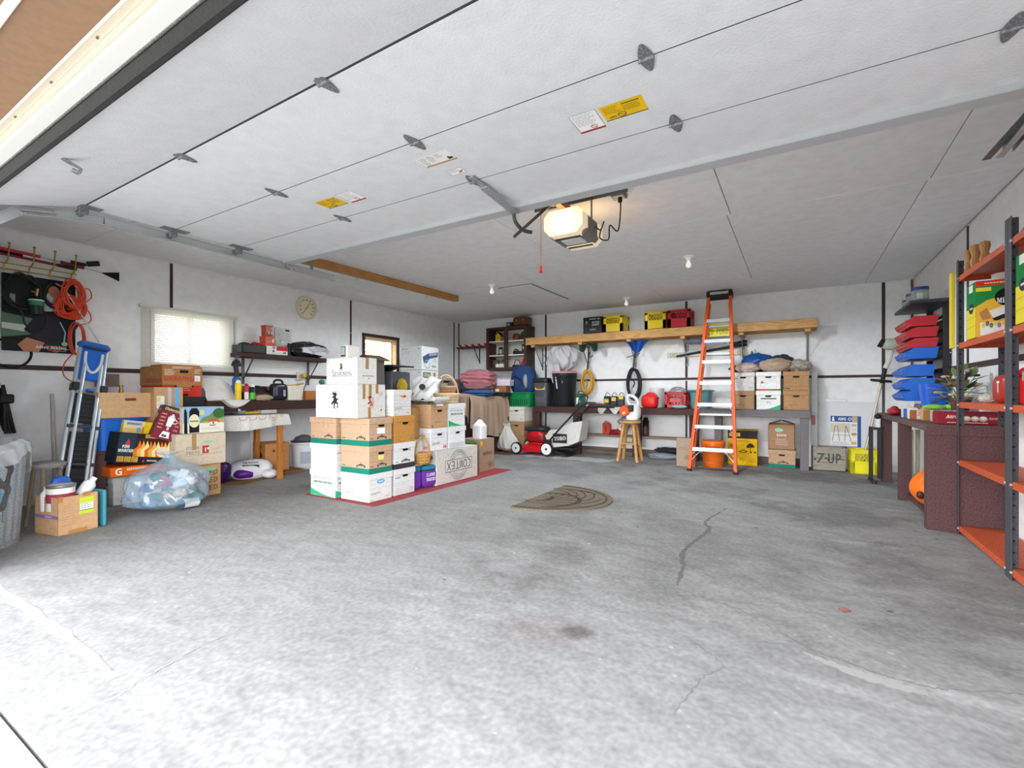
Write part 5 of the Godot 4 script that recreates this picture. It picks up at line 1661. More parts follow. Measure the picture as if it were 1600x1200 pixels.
# ---------------------------------------------------------------- the file boxes in the middle
func build_stacks():
	S("red_mat", "flat dark red mat under the stacked file boxes", "mat", B(V(0, 0.002, 0), V(1.0, 0.004, 2.42), 0.001), M("9c3238", "cloth", 0.9), V(-3.78, 0.0, -4.23))
	var y := [0.0045, 0.267, 0.5295]
	var g := "stacked file boxes"
	file_box("white office file box at the bottom of the front left stack", V(-4.04, y[0], -3.2), 0, "storage", WHITE, V(0.39, 0.262, 0.306), g)
	file_box("white file box numbered 772 in the middle of the front left stack", V(-4.035, y[1], -3.2), 0, "772", WHITE, V(0.4, 0.262, 0.306), g)
	file_box("kraft file box with green band on top of the front left stack", V(-4.035, y[2], -3.2), 0, "green", KRAFT, V(0.4, 0.262, 0.306), g)
	file_box("white file box with a blue oval mark at the bottom of the front corner stack", V(-3.616, y[0], -3.235), 0, "blueoval", WHITE, V(0.405, 0.262, 0.306), g)
	var fy := file_box("kraft file box with green band and yellow sticker in the middle of the corner stack", V(-3.616, y[1], -3.235), 0, "green", KRAFT, V(0.405, 0.262, 0.306), g)
	P(fy, "sticker", B(V(0.1985, 0.15, 0.0), V(0.001, 0.045, 0.07), 0), M("e8dc7a", "plain", 0.5))
	var fw := file_box("kraft file box with green band and white sticker on top of the corner stack", V(-3.616, y[2], -3.235), 0, "green", KRAFT, V(0.405, 0.262, 0.306), g)
	P(fw, "sticker", B(V(0.1985, 0.14, 0.0), V(0.001, 0.055, 0.1), 0), M("eceef0", "plain", 0.5))
	file_box("white file box with hand hole on the mat beside the purple bags", V(-3.62, y[0], -3.565), 0, "772", WHITE, V(0.4, 0.262, 0.306), g)
	file_box("white file box with a dark band in the second stack from the front corner", V(-3.62, y[1], -3.565), 0, "black", WHITE, V(0.4, 0.262, 0.306), g)
	file_box("orange brown file box on top of the second stack from the front corner", V(-3.62, y[2], -3.565), 0, "orangebox", "c08a48", V(0.4, 0.268, 0.306), g)
	# cartons on top
	var le := carton("carton", "large battered white carton with a circled horse emblem on the corner stack", "box", V(-3.785, 0.7935, -3.185), 3, V(0.56, 0.32, 0.37), "d8d7d4")
	var s := V(0.56, 0.32, 0.37)
	var p := face("front", s)
	horse(p, 0.27, 0.17, 0.15)
	p.ring(0.27, 0.17, 0.085, 0.003, "3a3836")
	p.line([Vector2(0.2, 0.06), Vector2(0.22, 0.05), Vector2(0.26, 0.062), Vector2(0.34, 0.05)], 0.003, "8c7a6a")
	for k in 7:
		p.line([Vector2(0.36 + k * 0.03, 0.03 - k * 0.003), Vector2(0.375 + k * 0.03, 0.022 - k * 0.002)], 0.006, "b09a84")
	P(le, "print", p, ink())
	p = face("right", s)
	horse(p, 0.17, 0.16, 0.1)
	p.ell(0.19, 0.15, 0.03, 0.05, "c9b09a")
	p.line([Vector2(0.14, 0.2), Vector2(0.19, 0.12)], 0.02, "c05a4c")
	p.fine(0.27, 0.24, 0.06, 3, 0.014, "8c8a88", 0.005)
	p.ell(0.31, 0.07, 0.01, 0.01, "6a5a4c")
	p.fine(0.12, 0.1, 0.12, 2, 0.012, "a9907c", 0.003)
	P(le, "print", p, ink())
	for e in [[0.1, 0.1, 0.14], [0.02, 0.13, 0.11], [-0.07, 0.09, 0.09]]:
		tape(le, V(0.2805, 0.32 - e[2] / 2, e[0]), V(0.001, e[2], 0.035), "a57c46")
	tape(le, V(0.2805, 0.05, 0.03), V(0.001, 0.1, 0.035), "a57c46")
	var lu := carton("carton", "smaller white carton lettered Legends under a rearing horse, topmost of its stack", "box", V(-3.755, 1.115, -3.17), 1, V(0.43, 0.255, 0.25), "dbdad7")
	s = V(0.43, 0.255, 0.25)
	p = face("front", s)
	horse(p, 0.215, 0.165, 0.07)
	p.text("EGENDS", 0.235, 0.1, 0.034, "2e2c2a", 0.23, "Droid Serif", false)
	p.text("L", 0.105, 0.107, 0.06, "2e2c2a", 0.03, "Droid Serif", false)
	p.text(",", 0.362, 0.085, 0.014, "2e2c2a")
	p.line([Vector2(0.12, 0.075), Vector2(0.36, 0.075)], 0.0025, "5a5856")
	P(lu, "print", p, ink())
	p = face("right", s)
	p.text("REPLACEMENT PARTS", 0.14, 0.08, 0.013, "5a5048", 0.15)
	p.ell(0.15, 0.055, 0.006, 0.007, "5a5048")
	p.rect(0.02, 0.18, 0.035, 0.055, "e6e6e4")
	p.fine(0.024, 0.22, 0.026, 4, 0.012, "8c8a88", 0.004)
	P(lu, "print", p, ink())
	tape(lu, V(0.2155, 0.2, 0.0), V(0.001, 0.11, 0.04), "a57c46")
	var hr := T("small_heater", "small white box shaped appliance with a dark window on the topmost white carton", "appliance", V(-3.81, 1.371, -3.2), -3)
	P(hr, "case", B(V(0, 0.065, 0), V(0.11, 0.13, 0.15), 0.008), M("dcdad6", "plain", 0.45))
	P(hr, "window", B(V(-0.01, 0.068, 0.0755), V(0.075, 0.1, 0.003), 0.002), M("3c3f42", "plain", 0.2))
	P(hr, "dial_face", B(V(-0.012, 0.072, 0.0775), V(0.06, 0.078, 0.002), 0.001), M("a9b0b4", "plain", 0.3))
	var bh := T("birdhouse", "brown roofed grey birdhouse behind the topmost white carton", "birdhouse", V(-3.84, 1.115, -3.50))
	P(bh, "wall", B(V(0, 0.13, 0), V(0.2, 0.26, 0.18), 0.003), M("6e6a66", "wood", 0.7))
	P(bh, "roof", L().bar(V(0.0, 0.31, 0.0), V(0.15, 0.255, 0.0), 0.24, 0.01).bar(V(0.0, 0.31, 0), V(-0.13, 0.26, 0.0), 0.24, 0.01), M("6a5344", "wood", 0.7))
	P(bh, "entrance", L().cyl(V(0.02, 0.16, 0.09), V(0.02, 0.16, 0.093), 0.02, 14), M("1c1816", "plain", 0.8))
	file_box("white file box with red and yellow ovals on the orange brown file box", V(-3.655, 0.7985, -3.555), 4, "mc", WHITE, V(0.4, 0.265, 0.29))
	# support of the things behind
	carton("carton", "tall kraft carton standing directly behind the front left stack", "box", V(-4.04, 0.0045, -3.6), 0, V(0.39, 0.78, 0.34), "b98f62")
	carton("carton", "tall kraft carton supporting the dark grey ribbed case", "box", V(-4.05, 0.0045, -4.05), 0, V(0.38, 1.03, 0.42), "b98f62")
	carton("carton", "kraft carton with tape just left of the newspapers", "box", V(-3.76, 0.53, -3.85), 0, V(0.36, 0.34, 0.2), "b78a58")
	carton("carton", "white carton below the taped kraft one behind the purple bags", "box", V(-3.69, 0.0045, -3.86), 0, V(0.3, 0.52, 0.2), "dcdad6")
	var db := T("storage_case", "dark grey ribbed case with a sloping black lid behind the file boxes", "case", V(-4.06, 1.036, -3.98), 0)
	P(db, "case", B(V(0, 0.12, 0), V(0.36, 0.24, 0.3), 0.01), M("4c5056", "plain", 0.5))
	for k in 6:
		P(db, "rib", B(V(-0.13 + k * 0.05, 0.11, 0.152), V(0.02, 0.2, 0.006), 0.002), M("5a5e64", "plain", 0.5))
	P(db, "lid", L().bar(V(-0.2, 0.25, 0.0), V(0.0, 0.31, 0.0), 0.34, 0.02, 0.004).bar(V(0.0, 0.31, 0.0), V(0.22, 0.3, 0.0), 0.34, 0.02, 0.004), M("26272b", "plain", 0.5))
	S("yellow_cloth", "mustard yellow cloth hanging out of the dark grey case", "cloth", blobm(V(0.06, 0.08, 0.06), 0.25, 0.15, 4), M("b8a22c", "cloth", 0.9), V(-3.82, 1.04, -3.93))
	var pp := T("white_paper", "crumpled white plastic sheet with a black disc beside the dark case", "plastic sheet", V(-3.72, 0.93, -4.16))
	P(pp, "sheet", L().grid(func(u, w): return V(-0.2 + 0.4 * u, 0.02 + 0.26 * w + 0.02 * sin(u * 13 + w * 5), 0.06 - 0.14 * w + 0.025 * sin(u * 9 - w * 11)), 24, 18), M("e9ecf0", "plain", 0.4))
	P(pp, "black_disc", L().cyl(V(0.05, 0.17, 0.06), V(0.055, 0.172, 0.068), 0.036, 20), M("1c1c20", "plain", 0.4))
	# second row
	file_box("white lift lid file box with a red mark on the large white carton", V(-3.645, 0.389, -4.13), 0, "liftred", "e6e6e8", V(0.41, 0.25, 0.3), g)
	file_box("plain kraft file box carrying the newspapers", V(-3.645, 0.6395, -4.13), 0, "kraft", "c09c76", V(0.41, 0.265, 0.3), g)
	file_box("white file box with a grey printed grid beside the plain kraft one", V(-3.645, 0.389, -4.46), 0, "grid", "e8e9ec", V(0.41, 0.25, 0.33), g)
	file_box("white office file box with green swoosh under the large wicker basket", V(-3.645, 0.6395, -4.46), 90, "storage", "e8ebea", V(0.33, 0.268, 0.4), g)
	var cx := carton("carton", "large white carton with a round stamp printed upside down, on the red mat", "box", V(-3.575, 0.0045, -4.43), 90, V(0.78, 0.383, 0.33), "d2cdc6")
	s = V(0.78, 0.383, 0.33)
	p = face("front", s)
	p.ring(0.4, 0.19, 0.175, 0.005, "3c3a44")
	p.ring(0.4, 0.19, 0.12, 0.004, "3c3a44")
	for k in 12:
		var a := PI * (0.12 + 0.069 * k)
		p.text("COMMUNICATION"[k], 0.4 + 0.147 * cos(a), 0.19 + 0.147 * sin(a), 0.026, "3c3a44", 0.018, "Droid Sans", true, a + PI / 2)
	for k in 8:
		var a := PI * (1.25 + 0.071 * k)
		p.text("TERMINAL"[7 - k], 0.4 + 0.147 * cos(a), 0.19 + 0.147 * sin(a), 0.026, "3c3a44", 0.018, "Droid Sans", true, a + PI / 2)
	p.rect(0.15, 0.125, 0.5, 0.13, "d2cdc6")
	p.box_line(0.15, 0.125, 0.5, 0.13, 0.006, "3c3a44")
	p.text("COMTEX", 0.4, 0.19, 0.095, "34323e", 0.45, "Droid Sans Mono", true, PI)
	P(cx, "print", p, ink())
	p = face("left", s)
	p.ell(0.25, 0.31, 0.025, 0.025, "c04048", 14)
	p.rect(0.245, 0.26, 0.01, 0.06, "c04048")
	p.rect(0.222, 0.295, 0.056, 0.012, "c04048")
	P(cx, "print", p, ink())
	tape(cx, V(-0.3905, 0.3, -0.1), V(0.001, 0.16, 0.05), "b98a4c")
	# newspapers, baskets
	var np := T("newspaper", "folded newspapers lying on the plain kraft file box", "newspaper", V(-3.62, 0.9055, -4.1), 8)
	for k in 3:
		P(np, "folded_sheet", L().grid(func(u, w):
			var e := maxf(0.0, absf(u - 0.5) - 0.42) * 3.0
			return V(-0.22 + 0.44 * u, 0.012 + k * 0.014 + 0.006 * sin(u * 9 + k * 2) * (1 - e) - 0.05 * maxf(0, u - 0.93) * 10 * 0.3, -0.13 + 0.26 * w + 0.01 * k), 20, 8), M(["d8d5cf", "c9c6c2", "dedbd6"][k], "plain", 0.8))
	P(np, "rolled_sheet", L().cyl(V(0.18, 0.06, 0.12), V(0.2, 0.06, -0.16), 0.022, 12), M("cfccc8", "plain", 0.8))
	P(np, "fold_over", L().grid(func(u, w): return V(0.12 + 0.11 * u, 0.055 - 0.07 * u * u, 0.0 + 0.14 * w + 0.02 * sin(u * 6)), 12, 6), M("dedbd6", "plain", 0.8))
	p = Pr.new()
	p.xf = Transform3D(Basis(Vector3(1, 0, 0), Vector3(0, 0, -1), Vector3(0, 1, 0)), V(-0.2, 0.055, 0.1))
	p.fine(0.02, 0.16, 0.3, 9, 0.018, "8c8a88", 0.005)
	P(np, "print", p, ink(0.8))
	basket("large round wicker basket with a tall hoop handle on the green swoosh file box", V(-3.62, 0.9085, -4.47), 0.15, 0.11, 0.34, "f2d4aa", 60)
	basket("finely woven basket nested in the large wicker basket", V(-3.62, 0.975, -4.5), 0.09, 0.13, 0.24, "d4a474", 30)
	basket("small wicker basket with a hoop handle perched above the purple bags", V(-3.465, 0.27, -3.87), 0.085, 0.11, 0.29, "d2a25c", 75)
	for e in [["purple lunch bag with white lettering and a teal lid on the red mat", -3.47, -3.96, 1.0, true], ["narrower purple bag with a teal lid against the corner stack", -3.5, -3.78, 0.72, false]]:
		var o := T("lunch_bag", e[0], "bag", V(e[1], 0.0045, e[2]), 78)
		var w: float = 0.2 * e[3]
		P(o, "bag_body", L().blob(V(0, 0.105, 0), V(w * 0.5, 0.105, 0.05), 0.05, 0.1, 3, 32, 20, 3.5), M("6a2fa0", "cloth", 0.7))
		P(o, "lid", L().blob(V(0.0, 0.212, 0.0), V(w * 0.48, 0.03, 0.055), 0.05, 0.1, 5, 30, 10, 3.0), M("1f7d94", "cloth", 0.7))
		P(o, "zip_trim", L().tube(ring_pts(w * 0.48, 0.19, 26, 1.0, 0.52), 0.006, 6, true), M("23262c", "plain", 0.5))
		if e[4]:
			p = Pr.new()
			p.xf = Transform3D(Basis(), V(0, 0, 0.0525))
			p.text("I LOVE", 0.005, 0.14, 0.035, "e9e6f0", 0.11, "Droid Sans", true, 0.03, 0.1)
			p.text("TRUCKS", 0.005, 0.09, 0.035, "e9e6f0", 0.12, "Droid Sans", true, 0.03, 0.1)
			P(o, "print", p, ink())
	# beyond the round stamp
	var gr := carton("carton", "narrow green carton between the stamped carton and the tan one", "box", V(-3.63, 0.0045, -4.92), 90, V(0.1, 0.4, 0.2), "3f7a34")
	var sa := carton("carton", "tan carton lettered salton with a yellow sticker, under the milk jug", "box", V(-3.69, 0.0, -5.21), 90, V(0.35, 0.425, 0.32), "a98e78")
	s = V(0.35, 0.425, 0.32)
	p = face("front", s)
	p.text("salton", 0.18, 0.24, 0.055, "3a2e2a", 0.2, "Droid Sans", true)
	p.rect(0.02, 0.34, 0.05, 0.06, "e0b83c")
	p.box_line(0.2, 0.05, 0.12, 0.07, 0.003, "3a2e2a")
	p.fine(0.21, 0.1, 0.1, 4, 0.014, "3a2e2a", 0.007)
	P(sa, "print", p, ink())
	var jg := T("milk_jug", "translucent white plastic jug standing on the tan carton", "jug", V(-3.65, 0.427, -5.21), 90)
	P(jg, "jug_body", L().grid(func(u, w):
		var a: float = -TAU * u
		var c := cos(a)
		var sn := sin(a)
		var k := pow(pow(absf(c), 5) + pow(absf(sn), 5), -0.2)
		var r: float = 0.078
		if w > 0.62:
			var f: float = (w - 0.62) / 0.38
			k = lerpf(k, 1.0, f)
			r = lerpf(0.078, 0.02, f * f * (3 - 2 * f))
		return V(r * c * k, 0.26 * w, r * sn * k), 40, 24, true), M("e9ecf0", "plain", 0.3))
	P(jg, "handle", L().tube(curve([V(0.02, 0.235, 0), V(0.06, 0.22, 0), V(0.085, 0.17, 0), V(0.078, 0.12, 0)], 5), 0.012, 8), M("e9ecf0", "plain", 0.3))
	P(jg, "cap", L().lathe([Vector2(0.021, 0.255), Vector2(0.021, 0.275), Vector2(0.0, 0.277)], 14), M("5a5c62", "plain", 0.4))

func basket(label: String, at: Vector3, r: float, h: float, top: float, k: String, turn: float):
	var o := T("wicker_basket", label, "basket", at, turn)
	var m := M(k, "wood", 0.6)
	var m2 := M(Color(k).darkened(0.14).to_html(false), "wood", 0.6)
	for ring in int(h / 0.016):
		var y := 0.008 + ring * 0.016
		var ps := []
		for i in 48:
			var a := TAU * i / 48
			var rr: float = lerpf(r * 0.82, r, clampf(y / h, 0, 1)) + 0.006 * (1 if (i / 2 + ring) % 2 == 0 else -1)
			ps.append(V(rr * cos(a), y, rr * sin(a)))
		P(o, "strand", L().tube(ps, 0.0075, 6, true), m if ring % 2 else m2)
	for i in 24:
		var a := TAU * i / 24
		P(o, "stake", L().cyl(V(r * 0.82 * cos(a), 0.004, r * 0.82 * sin(a)), V(r * cos(a), h, r * sin(a)), 0.005, 6), m)
	P(o, "rim", L().tube(ring_pts(r * 1.03, h, 36), 0.012, 8, true), m)
	P(o, "bottom", L().lathe([Vector2(0.0, 0.002), Vector2(r * 0.82, 0.002), Vector2(r * 0.82, 0.01), Vector2(0.0, 0.01)], 24), m)
	var arc := []
	for i in 21:
		var a := PI * i / 20
		arc.append(V(r * 1.02 * cos(a), h * 0.8 + (top - h * 0.8) * sin(a), 0))
	P(o, "handle", L().tube(arc, 0.009, 8), m)
# ---------------------------------------------------------------- the left workbench
func can(called: String, label: String, cat: String, at: Vector3, r: float, h: float, k: String, lab: String, cap: String, nose := 0.0) -> Node3D:
	var o := T(called, label, cat, at)
	P(o, "can_body", L().lathe([Vector2(0, 0), Vector2(r * 0.95, 0), Vector2(r, 0.004), Vector2(r, h * 0.82), Vector2(r * 0.6, h * 0.88)], 18), M(k, "plain", 0.35))
	if lab:
		P(o, "label_band", L().lathe([Vector2(r * 1.012, h * 0.08), Vector2(r * 1.012, h * 0.5)], 18, Vector3.ZERO, false), M(lab, "plain", 0.4))
	P(o, "cap", L().lathe([Vector2(r * 0.78, h * 0.84), Vector2(r * 0.78, h * 0.93), Vector2(r * 0.5, h), Vector2(0, h)], 16), M(cap, "plain", 0.35))
	if nose > 0:
		P(o, "nozzle", L().cyl(V(0, h, 0), V(0, h + nose, 0), r * 0.25, 8), M("e9e6e0", "plain", 0.4))
	return o
func build_left_bench():
	var dark := M("3f2723", "worn", 0.6)
	var wb := T("workbench", "dark brown workbench along the left wall below the blind", "workbench", V(-5.74, 0, -4.45))
	P(wb, "top", B(V(0, 0.925, 0), V(0.56, 0.03, 3.58), 0.003), dark)
	P(wb, "fascia", B(V(0.275, 0.885, 0), V(0.03, 0.11, 3.58), 0.003), dark)
	for z in [-1.7, -0.3, 1.72]:
		P(wb, "leg", B(V(-0.15, 0.45, z), V(0.08, 0.9, 0.08), 0.003), dark)
	var tb := 0.942
	var ws := T("white_sheet", "folded white cloth draped over the bench edge below the blind", "cloth", V(-5.62, tb, -2.86))
	P(ws, "folded_cloth", L().grid(func(u, w):
		var y: float = 0.25 * (1 - w) * (1.0 - 0.25 * smoothstep(0.6, 1, u))
		return V(-0.06 + 0.13 * w + 0.015 * sin(u * 9 + w * 3), y + 0.003, 0.18 - 0.36 * u - 0.05 * w + 0.012 * sin(w * 9)), 24, 16), M("dedcd8", "cloth", 0.9))
	P(ws, "hanging_flap", L().grid(func(u, w):
		var d: float = 0.1 * w
		return V(0.06 + d * (1 if d < 0.1 else 0) + 0.085 * minf(w * 2, 1.0), 0.012 - 0.1 * maxf(0, w - 0.5) * 2 * sin(PI * u) + 0.0, 0.05 - 0.3 * u), 20, 12), M("e3e1dd", "cloth", 0.9))
	var to := T("heat_gun", "black heat gun standing upright with its nozzle up at the end of the blind", "heat gun", V(-5.62, tb, -3.075))
	P(to, "blue_base", L().lathe([Vector2(0, 0), Vector2(0.045, 0), Vector2(0.045, 0.25), Vector2(0.03, 0.28), Vector2(0, 0.28)], 18), M("2d5c94", "plain", 0.4))
	P(to, "grip", L().tube([V(0, 0.27, 0), V(0.0, 0.34, 0.0), V(0.0, 0.42, 0.01)], 0.026, 12), M("26262a", "plain", 0.5))
	P(to, "barrel", L().lathe([Vector2(0, 0.4), Vector2(0.05, 0.405), Vector2(0.055, 0.42), Vector2(0.04, 0.46), Vector2(0.02, 0.48), Vector2(0, 0.48)], 18), M("26262a", "plain", 0.5))
	P(to, "nozzle", L().tube(curve([V(0, 0.47, 0), V(0, 0.54, 0.0), V(-0.01, 0.6, 0.04)], 4), 0.008, 8), M("3a3a3e", "plain", 0.4))
	can("spray_bottle", "tall yellow bottle with a pale top on the left bench", "bottle", V(-5.52, tb, -3.04), 0.034, 0.24, "e6cc1e", "e0b81c", "e3e1da")
	can("spray_can", "red can with white print beside the tall yellow bottle", "can", V(-5.5, tb, -3.125), 0.024, 0.2, "c42a44", "e2d8da", "8a2434")
	can("spray_can", "green and black spray can right of the red can", "can", V(-5.5, tb, -3.195), 0.032, 0.19, "23262b", "4fae3c", "e6e2dc", 0.012)
	S("rag", "crumpled beige camouflage rag on the bench before the black jug", "rag", blobm(V(0.05, 0.035, 0.12), 0.35, 0.2, 7), M("b3a488", "worn", 0.9), V(-5.52, tb, -3.34))
	var tx := T("tool_tray", "black tool tray with a red front edge behind the beige rag", "tray", V(-5.7, tb, -3.38))
	P(tx, "tray", open_body(V(0.2, 0.1, 0.3), 0.008), M("222126", "plain", 0.5))
	P(tx, "red_edge", B(V(0.103, 0.06, 0), V(0.006, 0.03, 0.28), 0.001), M("a8341f", "plain", 0.4))
	P(tx, "tool_pile", L().blob(V(0, 0.11, 0), V(0.08, 0.06, 0.13), 0.4, 0.3, 8), M("2a292c", "plain", 0.5))
	var ju := T("oil_jug", "black plastic oil jug with a moulded handle on the left bench", "jug", V(-5.58, tb, -3.57), 90)
	P(ju, "jug_body", L().blob(V(0, 0.105, 0), V(0.1, 0.105, 0.06), 0.0, 0.1, 3, 32, 18, 5.0), M("1f2028", "plain", 0.3))
	P(ju, "handle", L().tube(curve([V(-0.06, 0.19, 0), V(-0.05, 0.24, 0), V(0.0, 0.255, 0), V(0.05, 0.24, 0), V(0.06, 0.19, 0)], 5), 0.014, 8), M("1f2028", "plain", 0.3))
	P(ju, "label", B(V(0.045, 0.09, 0.0605), V(0.03, 0.08, 0.002), 0.0005), M("9aa0b0", "plain", 0.4))
	P(ju, "label", B(V(-0.06, 0.11, 0.0585), V(0.03, 0.1, 0.004), 0.0005), M("5c4c78", "plain", 0.4))
	S("planter", "cream tapered plastic planter beside the black oil jug", "planter", tub(0.2, 0.12, 0.25, 0.16, 0.18), M("d6d2c4", "plain", 0.5), V(-5.6, tb, -3.785), 90)
	S("pruner", "black and yellow pruner lying across the cream planter", "pruner", L().bar(V(0.02, 0, 0.14), V(0, 0.01, -0.02), 0.02, 0.012, 0.004).bar(V(0, 0.01, -0.02), V(0.0, 0.03, -0.12), 0.035, 0.02, 0.006), M("c29a28", "plain", 0.5), V(-5.58, tb + 0.187, -3.8))
	S("brick", "rust brown block standing on the bench right of the cream planter", "block", B(V(0, 0.06, 0), V(0.07, 0.12, 0.22), 0.006), M("b5763e", "worn", 0.8), V(-5.58, tb, -4.05))
	var ye := T("wall_plug", "yellow plug with an orange cord at a wall outlet above the bench", "plug", V(-6.0, 1.27, -4.2))
	P(ye, "plug", L().cyl(V(0, 0, 0), V(0.06, 0.01, 0), 0.03, 14), M("c8a42c", "plain", 0.5))
	P(ye, "outlet_plate", B(V(-0.012, 0, 0.03), V(0.01, 0.11, 0.1), 0.002), M("d6cfc0", "plain", 0.5))
	P(ye, "cord", L().tube(curve([V(0.05, 0.0, 0), V(0.07, -0.06, -0.02), V(0.06, -0.14, 0.0), V(0.1, -0.24, 0.06), V(0.12, -0.318, 0.08)], 5), 0.006, 6), M("7a3c28", "plain", 0.5))
	S("card_sheet", "brown cardboard strip leaning on the wall behind the bench cans", "cardboard", L().bar(V(0.05, 0.09, 0.5), V(0.05, 0.09, -0.35), 0.008, 0.18, 0.001), M("94683f", "card", 0.8), V(-6.02, tb, -3.4))
	var fl := T("flower_pick", "small green artificial flower in a slim white bottle on the bench", "ornament", V(-5.6, tb, -4.22))
	P(fl, "bottle_body", L().lathe([Vector2(0, 0), Vector2(0.025, 0), Vector2(0.025, 0.12), Vector2(0.012, 0.16), Vector2(0.012, 0.2), Vector2(0, 0.2)], 14), M("cfcabf", "plain", 0.4))
	P(fl, "bloom", L().blob(V(0, 0.24, 0), V(0.04, 0.035, 0.04), 0.3, 0.3, 2, 16, 10), M("4c8a74", "plain", 0.6))
	# upper shelf
	var us := T("wall_shelf", "short dark brown shelf on grey brackets above the left bench", "shelf", V(-5.88, 1.5, -3.85))
	P(us, "board", B(V(0, 0, 0), V(0.28, 0.05, 1.3), 0.003), dark)
	for z in [0.48, -0.45]:
		P(us, "bracket", L().box(V(-0.13, -0.19, z), V(0.012, 0.33, 0.035), 0.002).bar(V(-0.13, -0.3, z), V(0.1, -0.03, z), 0.012, 0.012), M("5b5d60", "metal", 0.5, 0.4))
	var t := 1.526
	S("tray", "black plastic tray at the near end of the upper shelf", "tray", open_body(V(0.24, 0.1, 0.3), 0.008), M("26282a", "plain", 0.45), V(-5.88, t, -3.37))
	S("green_rag", "dark green rag heaped in the black tray", "rag", blobm(V(0.08, 0.05, 0.07), 0.3, 0.2, 3), M("1f3a30", "cloth", 0.9), V(-5.87, t + 0.04, -3.31))
	S("red_rag", "red rag heaped in the black tray beside the green one", "rag", blobm(V(0.08, 0.055, 0.07), 0.3, 0.2, 6), M("b02a2a", "cloth", 0.9), V(-5.87, t + 0.04, -3.45))
	var bx := carton("carton", "white carton with a red corner print on the upper shelf under the red tins", "box", V(-5.86, t, -3.675), 90, V(0.29, 0.11, 0.2), "e0ddd6")
	var p := face("front", V(0.29, 0.11, 0.2))
	p.rect(0.13, 0.055, 0.16, 0.055, "c02030")
	p.ell(0.09, 0.045, 0.014, 0.014, "5c4c44")
	p.rect(0.22, 0.018, 0.045, 0.025, "7d8a90")
	p.rect(0.075, 0.07, 0.04, 0.035, "9a9490")
	P(bx, "print", p, ink())
	for e in [["lower, larger red tin stacked on the white carton", 0.11, 0.13, 0.128, "c04028"], ["upper, smaller patterned red tin on top of the larger one", 0.24, 0.14, 0.1, "a83a2a"]]:
		var o := T("tin", e[0], "tin", V(-5.87, t + e[1], -3.6), 96)
		P(o, "tin_body", B(V(0, e[2] / 2, 0), V(e[3], e[2] - 0.004, e[3]), 0.008), M(e[4], "plain", 0.3))
		P(o, "tin_lid", B(V(0, e[2] - 0.012, 0), V(e[3] + 0.005, 0.02, e[3] + 0.005), 0.004), M(e[4], "plain", 0.3))
		p = face("front", V(e[3], e[2], e[3]))
		if e[3] < 0.11:
			for k in 4:
				p.ell(0.02 + 0.02 * k, 0.03 + 0.012 * (k % 2), 0.012, 0.016, ["2c2420", "d8c8a0", "3a4a6a", "e0d0b0"][k])
			p.ell(0.08, 0.1, 0.012, 0.01, "d8b060")
		else:
			p.ell(0.105, 0.07, 0.02, 0.025, "d8c088")
			p.fine(0.02, 0.06, 0.05, 2, 0.014, "e08a6a", 0.005)
		P(o, "print", p, ink(0.35))
	var ca := T("carafe", "clear glass carafe behind the red tins on the upper shelf", "carafe", V(-5.93, t, -3.86))
	var gl := M("d4dadc", "clear", 0.05)
	gl.albedo_color.a = 0.25
	P(ca, "glass", L().lathe([Vector2(0, 0.002), Vector2(0.05, 0.002), Vector2(0.06, 0.04), Vector2(0.05, 0.12), Vector2(0.035, 0.18), Vector2(0.045, 0.22)], 20), gl)
	can("spray_bottle", "small black bottle next to the heap of black plastic on the upper shelf", "bottle", V(-5.8, t, -3.86), 0.022, 0.17, "1c1c20", "", "1c1c20")
	var pg := T("bag_bundle", "heap of black and white plastic bags on the far end of the upper shelf", "bag", V(-5.86, t, -4.18), 90)
	P(pg, "black_bag", blobm(V(0.29, 0.11, 0.12), 0.28, 0.16, 12, 2.2, 0, 40, 22), M("222226", "plain", 0.25))
	P(pg, "pale_bag", L().blob(V(0.05, 0.1, 0.06), V(0.22, 0.065, 0.09), 0.4, 0.2, 5, 36, 18, 2.2), M("b9babf", "plain", 0.3))
	P(pg, "label", L().bar(V(-0.16, 0.09, 0.135), V(0.2, 0.05, 0.14), 0.004, 0.06, 0.001), M("cfd0d4", "plain", 0.3))
	var wc := T("wall_card", "white printed card pinned to the wall above the upper shelf", "card", V(-6.03, 1.68, -3.93), 90)
	P(wc, "card", B(V(0, 0.12, 0), V(0.24, 0.24, 0.004), 0.0005), M("d2d2d0", "plain", 0.6))
	p = face("front", V(0.24, 0.24, 0.004))
	p.ring(0.065, 0.15, 0.05, 0.003, "77787a")
	p.fine(0.04, 0.16, 0.05, 3, 0.014, "8a8b8d", 0.005)
	p.rect(0.15, 0.2, 0.06, 0.025, "2c2c2e")
	p.fine(0.15, 0.16, 0.06, 6, 0.018, "98999b", 0.005)
	P(wc, "print", p, ink())
	# dial thermometer
	var th := T("wall_thermometer", "round cream dial thermometer on the left wall between the windows", "thermometer", V(-6.035, 2.255, -4.285), 90)
	P(th, "case", L().lathe([Vector2(0, 0), Vector2(0.165, 0), Vector2(0.17, 0.012), Vector2(0.162, 0.026), Vector2(0.152, 0.024), Vector2(0.15, 0.018), Vector2(0, 0.018)], 40), M("d8cfb8", "plain", 0.4))
	th.get_child(0).rotation.x = PI / 2
	p = Pr.new()
	p.xf = Transform3D(Basis(), V(0, 0, 0.018))
	p.ell(0, 0, 0.148, 0.148, "e6dcc0", 40)
	var nums := ["-60", "-40", "-20", "0", "20", "40", "60", "80", "100", "120", "140"]
	for k in 11:
		var a := deg_to_rad(230 - 28 * k)
		p.text(nums[k], 0.112 * cos(a), 0.112 * sin(a), 0.022, "4a4236")
		p.z -= 0.0002
	p.ring(0, 0, 0.14, 0.002, "8a8068")
